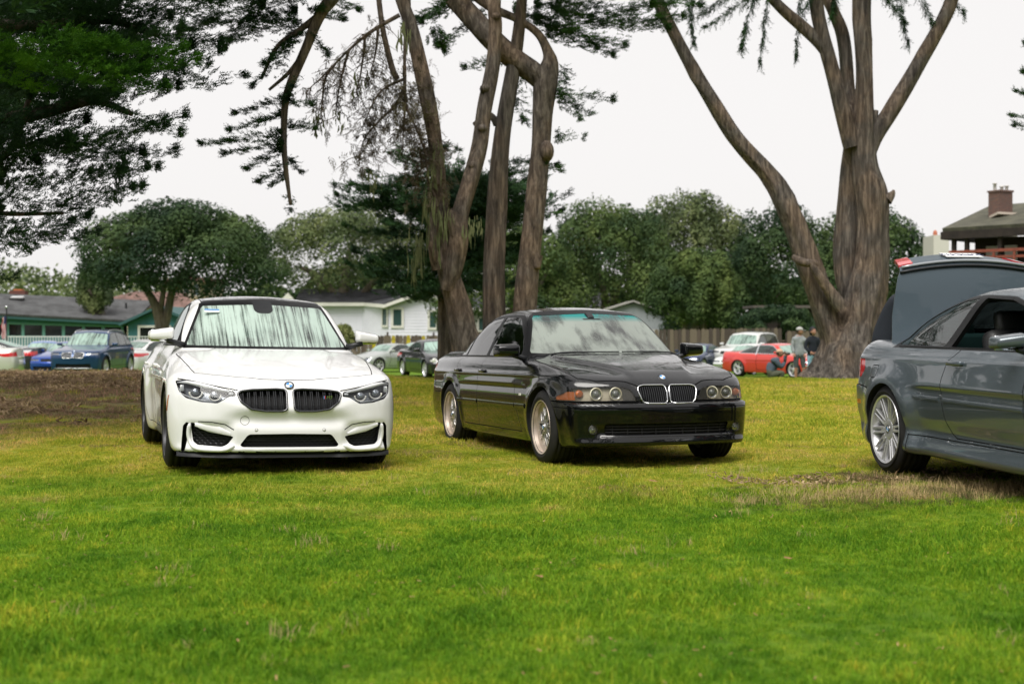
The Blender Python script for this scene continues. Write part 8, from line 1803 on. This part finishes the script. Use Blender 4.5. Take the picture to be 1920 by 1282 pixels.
# ------------------------------------------------------------------ people
def skin_fig(name, V, E, R, mats, parent, assign, sub=2, root=0):
    me = bpy.data.meshes.new(name); me.from_pydata(V, E, []); o = bpy.data.objects.new(name, me); link(o)
    sk = o.modifiers.new('skin', 'SKIN'); 
    for i, d in enumerate(me.skin_vertices[0].data): d.radius = (R[i], R[i]) if np.isscalar(R[i]) else R[i]; d.use_root = i == root
    ss = o.modifiers.new('sub', 'SUBSURF'); ss.levels = sub
    dg = bpy.context.evaluated_depsgraph_get(); dg.update(); ev = o.evaluated_get(dg); m2 = bpy.data.meshes.new_from_object(ev); bpy.data.objects.remove(o)
    for m in mats: m2.materials.append(m)
    for p in m2.polygons: c = p.center; p.material_index = assign(c); p.use_smooth = True
    return inst(name, m2, parent)
def people():
    skin = mat('skin', (.42, .22, .15), .55, spec=.3); hair = mat('brown hair', (.05, .03, .02), .7); greyh = var_mat('grey hoodie cloth', [(.35, (.22, .24, .25)), (.65, (.33, .35, .36))], 9, .9, bs=.2); shorts = mat('charcoal shorts', (.075, .085, .09), .9); cap = mat('light grey cap', (.42, .42, .40), .85)
    navy = mat('black hoodie cloth', (.010, .014, .022), .9); jeans = var_mat('pale blue jeans', [(.35, (.20, .36, .50)), (.65, (.32, .50, .62))], 12, .9, bs=0); slate = mat('slate jacket', (.055, .075, .10), .8); olive = mat('olive trousers', (.085, .09, .06), .9); tanc = mat('peach cap', (.60, .38, .26), .85); shoe = mat('pale shoes', (.50, .45, .42), .7); black = M['black']
    def head(root, c, s=1.0, face=(1, 0), capm=None, hairm=hair, brim=.12, tilt=0):
        """face towards `face` in the figure's ground plane"""
        f = np.array([face[0], face[1], -tilt], float); f /= np.linalg.norm(f); sd_ = np.cross((0, 0, 1), f); sd_ /= np.linalg.norm(sd_); up = np.cross(f, sd_); c = np.array(c, float)
        def tf(V): V = np.array(V)*s; return c+V[:, :1]*f+V[:, 1:2]*sd_+V[:, 2:]*up
        mb = MB(); mb.sphere((0, 0, 0), (.098, .078, .118), 0, 18, 12); V = np.array(mb.V)
        V[:, 0] += np.where((V[:, 2] < -.02) & (V[:, 0] > 0), .012, 0); V[:, 1] *= np.where(V[:, 2] < -.05, .82, 1)   # jaw
        mb.V = [tuple(v) for v in V]; mb.sphere((.102, 0, -.018), (.018, .012, .024)); 
        for q in (-.079, .079): mb.sphere((-.005, q, -.01), (.018, .010, .03))
        for q in (-.03, .03): mb.sphere((.088, q, .012), (.010, .012, .008), 1)
        mb.sphere((.092, 0, -.055), (.010, .024, .006), 2); mb.V = [tuple(v) for v in tf(mb.V)]; h = mb.build('head', [skin, black, mat('lips', (.35, .12, .10), .5)], root, True)
        hr = MB(); hr.sphere((-.016, 0, .018), (.100, .084, .115), 0, 16, 10); V = np.array(hr.V); V[:, 2] = np.maximum(V[:, 2], -.06+np.maximum(V[:, 0], 0)*1.9); hr.V = [tuple(v) for v in tf(V)]; hr.build('hair', [hairm], root, True)
        if capm:
            cp = MB(); cp.sphere((-.006, 0, .048), (.110, .092, .088), 0, 18, 10); V = np.array(cp.V); V[:, 2] = np.maximum(V[:, 2], .035); cp.V = [tuple(v) for v in V]
            n = 9; B = [(.085+.0*0, .078*cos(t), .042) for t in np.linspace(0, pi, n)]+[(.085+brim*sin(t), .074*cos(t), .036-.018*sin(t)) for t in np.linspace(0, pi, n)]; B2 = [(a, b, z-.006) for a, b, z in B]
            cp.add(B+B2, [(i, n+i, n+i+1, i+1) for i in range(n-1)]+[(2*n+i, 2*n+i+1, 3*n+i+1, 3*n+i) for i in range(n-1)]+[(n+i, 3*n+i, 3*n+i+1, n+i+1) for i in range(n-1)])
            cp.sphere((-.006, 0, .137), .010); cp.V = [tuple(v) for v in tf(cp.V)]; cp.build('cap', [capm], root, True)
    def hand(root, c, d, s=1.0, curl=.5, side=1):
        d = np.array(d, float); d /= np.linalg.norm(d); a = np.cross(d, (0, 1, .2)); a /= np.linalg.norm(a); b = np.cross(d, a); c = np.array(c, float); mb = MB(); mb.sphere((0, 0, 0), (.045, .038, .018), 0, 10, 6)
        mb.V = [tuple(c+(x*d+y*a+z*b)*s+.04*d*s) for x, y, z in mb.V]
        for k, l in ((-1.5, .062), (-.5, .074), (.5, .070), (1.5, .056)): p0 = c+(.075*d+.017*k*a)*s; p1 = p0+(d*cos(curl*.6)+b*sin(curl*.6))*l*.5*s; p2 = p1+(d*cos(curl*2)+b*sin(curl*2))*l*.5*s; mb.tube([p0, p1, p2], [.010, .009, .007], 6)
        p0 = c+(.03*d-.03*a*side)*s; p1 = p0+(.7*d-.7*a*side)*.035*s; mb.tube([p0, p1, p1+(d*.9+b*.3)*.028*s], [.012, .011, .008], 6); mb.build('hand', [skin], root, True)
    # --- man in grey hoodie, standing, seen from behind at a slight angle and looking right
    g = lambda px, d: float(gz((px-960)*d/FPX, d))
    px, d = 1499, 45.5; root = empty('person', (W3(px, 0, d)[0], d, g(px, d)), radians(0)); tag(root, 'standing man in grey hoodie, charcoal shorts and light grey cap beside the great cypress', 'person')
    V = [(0, 0, .93), (0, .01, 1.10), (-.01, .02, 1.30), (0, .02, 1.44), (.01, .01, 1.53), (-.17, .02, 1.40), (-.23, .01, 1.16), (-.20, -.07, .96), (.17, .02, 1.40), (.22, .0, 1.16), (.16, -.10, .95), (-.10, 0, .86), (-.115, -.01, .48), (-.11, .03, .09), (.10, 0, .86), (.13, -.02, .48), (.15, .03, .09), (-.11, -.12, .04), (.17, -.10, .04), (-.11, 0, .64), (.115, 0, .64)]
    E = [(0, 1), (1, 2), (2, 3), (3, 4), (3, 5), (5, 6), (6, 7), (3, 8), (8, 9), (9, 10), (0, 11), (11, 19), (19, 12), (12, 13), (13, 17), (0, 14), (14, 20), (20, 15), (15, 16), (16, 18)]
    R = [(.165, .12), (.165, .125), (.18, .125), (.13, .10), .055, .085, .062, .045, .085, .062, .045, .098, .060, .042, .098, .060, .042, .040, .040, .092, .092]
    def asg(c): 
        if c.z > 1.50: return 3
        if c.z > .90 or (abs(c.x) > .18 and c.z > .93): return 0
        if c.z > .50: return 1
        if c.z < .10: return 2
        return 3
    skin_fig('body', V, E, R, [greyh, shorts, shoe, skin], root, asg); head(root, (.01, .0, 1.66), 1.03, (.96, -.28), cap)
    hd = MB(); hd.sphere((0, .07, 1.50), (.13, .09, .075), 0, 14, 8); hd.build('hood', [greyh], root, True); hand(root, (-.19, -.09, .94), (.1, -.3, -1), 1, .9); hand(root, (.15, -.12, .93), (-.1, -.3, -1), 1, .9, -1)
    # --- person in black hoodie and pale jeans, half behind the trunk
    px, d = 1524, 43.0; root = empty('person', (W3(px, 0, d)[0], d, g(px, d)), 0); tag(root, 'person in black hoodie with the hood up and pale blue jeans against the great cypress', 'person')
    V = [(0, 0, .88), (.0, .02, 1.04), (.01, .02, 1.22), (.0, .02, 1.36), (.0, 0, 1.44), (-.16, .02, 1.32), (-.23, -.02, 1.08), (-.13, -.14, .96), (.16, .02, 1.32), (.22, -.02, 1.08), (.12, -.14, .96), (-.09, 0, .80), (-.10, -.03, .44), (-.09, .03, .08), (.09, 0, .80), (.11, -.02, .44), (.12, .03, .08), (-.10, -.12, .04), (.13, -.10, .04)]
    E = [(0, 1), (1, 2), (2, 3), (3, 4), (3, 5), (5, 6), (6, 7), (3, 8), (8, 9), (9, 10), (0, 11), (11, 12), (12, 13), (13, 17), (0, 14), (14, 15), (15, 16), (16, 18)]
    R = [(.16, .12), (.16, .12), (.17, .12), (.12, .10), .055, .082, .06, .042, .082, .06, .042, .095, .065, .05, .095, .065, .05, .04, .04]
    skin_fig('body', V, E, R, [navy, jeans, shoe], root, lambda c: 0 if c.z > .84 else (2 if c.z < .09 else 1)); head(root, (0, -.02, 1.57), 1.0, (.5, -.8))
    hd = MB(); hd.sphere((0, .025, 1.585), (.115, .115, .145), 0, 16, 10); V = np.array(hd.V); V[:, 1] = np.maximum(V[:, 1], -.075); hd.V = [tuple(v) for v in V]; hd.build('hood', [navy], root, True); hand(root, (-.11, -.17, .95), (.8, -.3, -.3)); hand(root, (.11, -.17, .95), (-.8, -.3, -.3), 1, .5, -1)
    # --- crouching photographer aiming to the right
    px, d = 1457, 44.5; root = empty('person', (W3(px, 0, d)[0], d, g(px, d)), 0); tag(root, 'crouching photographer in slate jacket and peach cap holding a camera to the face', 'person')
    V = [(-.22, .04, .30), (-.20, .03, .46), (-.10, .02, .64), (-.02, 0, .76), (.02, -.01, .83), (-.04, -.18, .68), (.10, -.22, .50), (.24, -.06, .68), (-.04, .16, .68), (.12, .18, .50), (.25, .03, .66), (-.18, -.13, .27), (.17, -.24, .36), (.02, -.20, .07), (.15, -.22, .035), (-.18, .16, .27), (.20, .18, .36), (.08, .16, .07), (.20, .18, .035)]
    E = [(0, 1), (1, 2), (2, 3), (3, 4), (3, 5), (5, 6), (6, 7), (3, 8), (8, 9), (9, 10), (0, 11), (11, 12), (12, 13), (13, 14), (0, 15), (15, 16), (16, 17), (17, 18)]
    R = [.19, .195, .205, .14, .065, .10, .075, .048, .10, .075, .048, .135, .10, .065, .045, .135, .10, .065, .045]
    def asg(c): return 3 if c.z > .82 else (2 if c.z < .07 else (0 if c.z > .42 and c.x < .33 and not (abs(c.y) > .12 and c.x > .1 and c.z < .44) else 1))
    skin_fig('body', V, E, R, [slate, olive, black, skin], root, asg); head(root, (.08, -.02, .95), 1.0, (1, -.15), tanc)
    cm = MB(); cm.rbox((.235, -.03, .935), (.075, .135, .095), .012); cm.rbox((.235, -.03, .99), (.05, .05, .03), .01); cm.lathe([(.0, 0), (.036, 0), (.038, .05), (.042, .12), (.036, .13), (.034, .12), (0, .11)], 18, (.27, -.03, .93), 'x'); ca = cm.build('camera', [black], None); ca.location = root.location; auto_smooth(ca); tag(ca, 'black camera with long lens held up by the crouching photographer', 'camera')
    hand(root, (.20, -.10, .86), (.4, .2, .9)); hand(root, (.30, .0, .86), (.1, -.2, .9), 1, .8, -1)
    fa = MB(); fa.tube([(.24, -.06, .68), (.21, -.10, .86)], [.045, .032], 8); fa.tube([(.25, .03, .66), (.29, .01, .86)], [.045, .032], 8); fa.build('sleeve', [slate], root, True)
    # --- person leaning into the boot of the grey coupe
    x, y = (1628-960)*12.25/FPX, 12.25; root = empty('person', (x+.18, y+.05, float(gz(x, y))), 0); tag(root, 'person in black jacket bending into the open boot of the grey coupe', 'person')
    V = [(-.02, .0, .92), (.02, -.04, 1.10), (.10, -.10, 1.27), (.22, -.16, 1.40), (.30, -.18, 1.47), (.12, -.26, 1.34), (.28, -.34, 1.10), (.45, -.32, .98), (.26, .05, 1.34), (.42, .02, 1.12), (.55, -.08, .98), (-.08, -.07, .84), (-.04, -.10, .46), (-.10, -.05, .08), (.04, .08, .84), (.06, .08, .46), (.02, .12, .08), (.02, -.10, .04), (.13, .08, .04)]
    E = [(0, 1), (1, 2), (2, 3), (3, 4), (3, 5), (5, 6), (6, 7), (3, 8), (8, 9), (9, 10), (0, 11), (11, 12), (12, 13), (13, 17), (0, 14), (14, 15), (15, 16), (16, 18)]
    R = [.16, .165, .17, .12, .055, .09, .07, .05, .09, .07, .05, .10, .068, .05, .10, .068, .05, .04, .04]
    skin_fig('body', V, E, R, [navy, mat('dark trousers', (.02, .022, .03), .9), black], root, lambda c: 0 if c.z > .88 else (2 if c.z < .09 else 1)); head(root, (.40, -.22, 1.52), 1.0, (.8, -.4), tilt=.7); hand(root, (.47, -.33, .97), (.7, 0, -.7)); hand(root, (.57, -.09, .97), (.7, 0, -.7), 1, .5, -1)
# ------------------------------------------------------------------ build everything
ground()
trees()
far_trees()
buildings()
white_sedan(); black_saloon(); grey_coupe()
background_cars()
people()
grass()
leaves_on_lawn()
print('script time', round(time.time()-T0, 1))
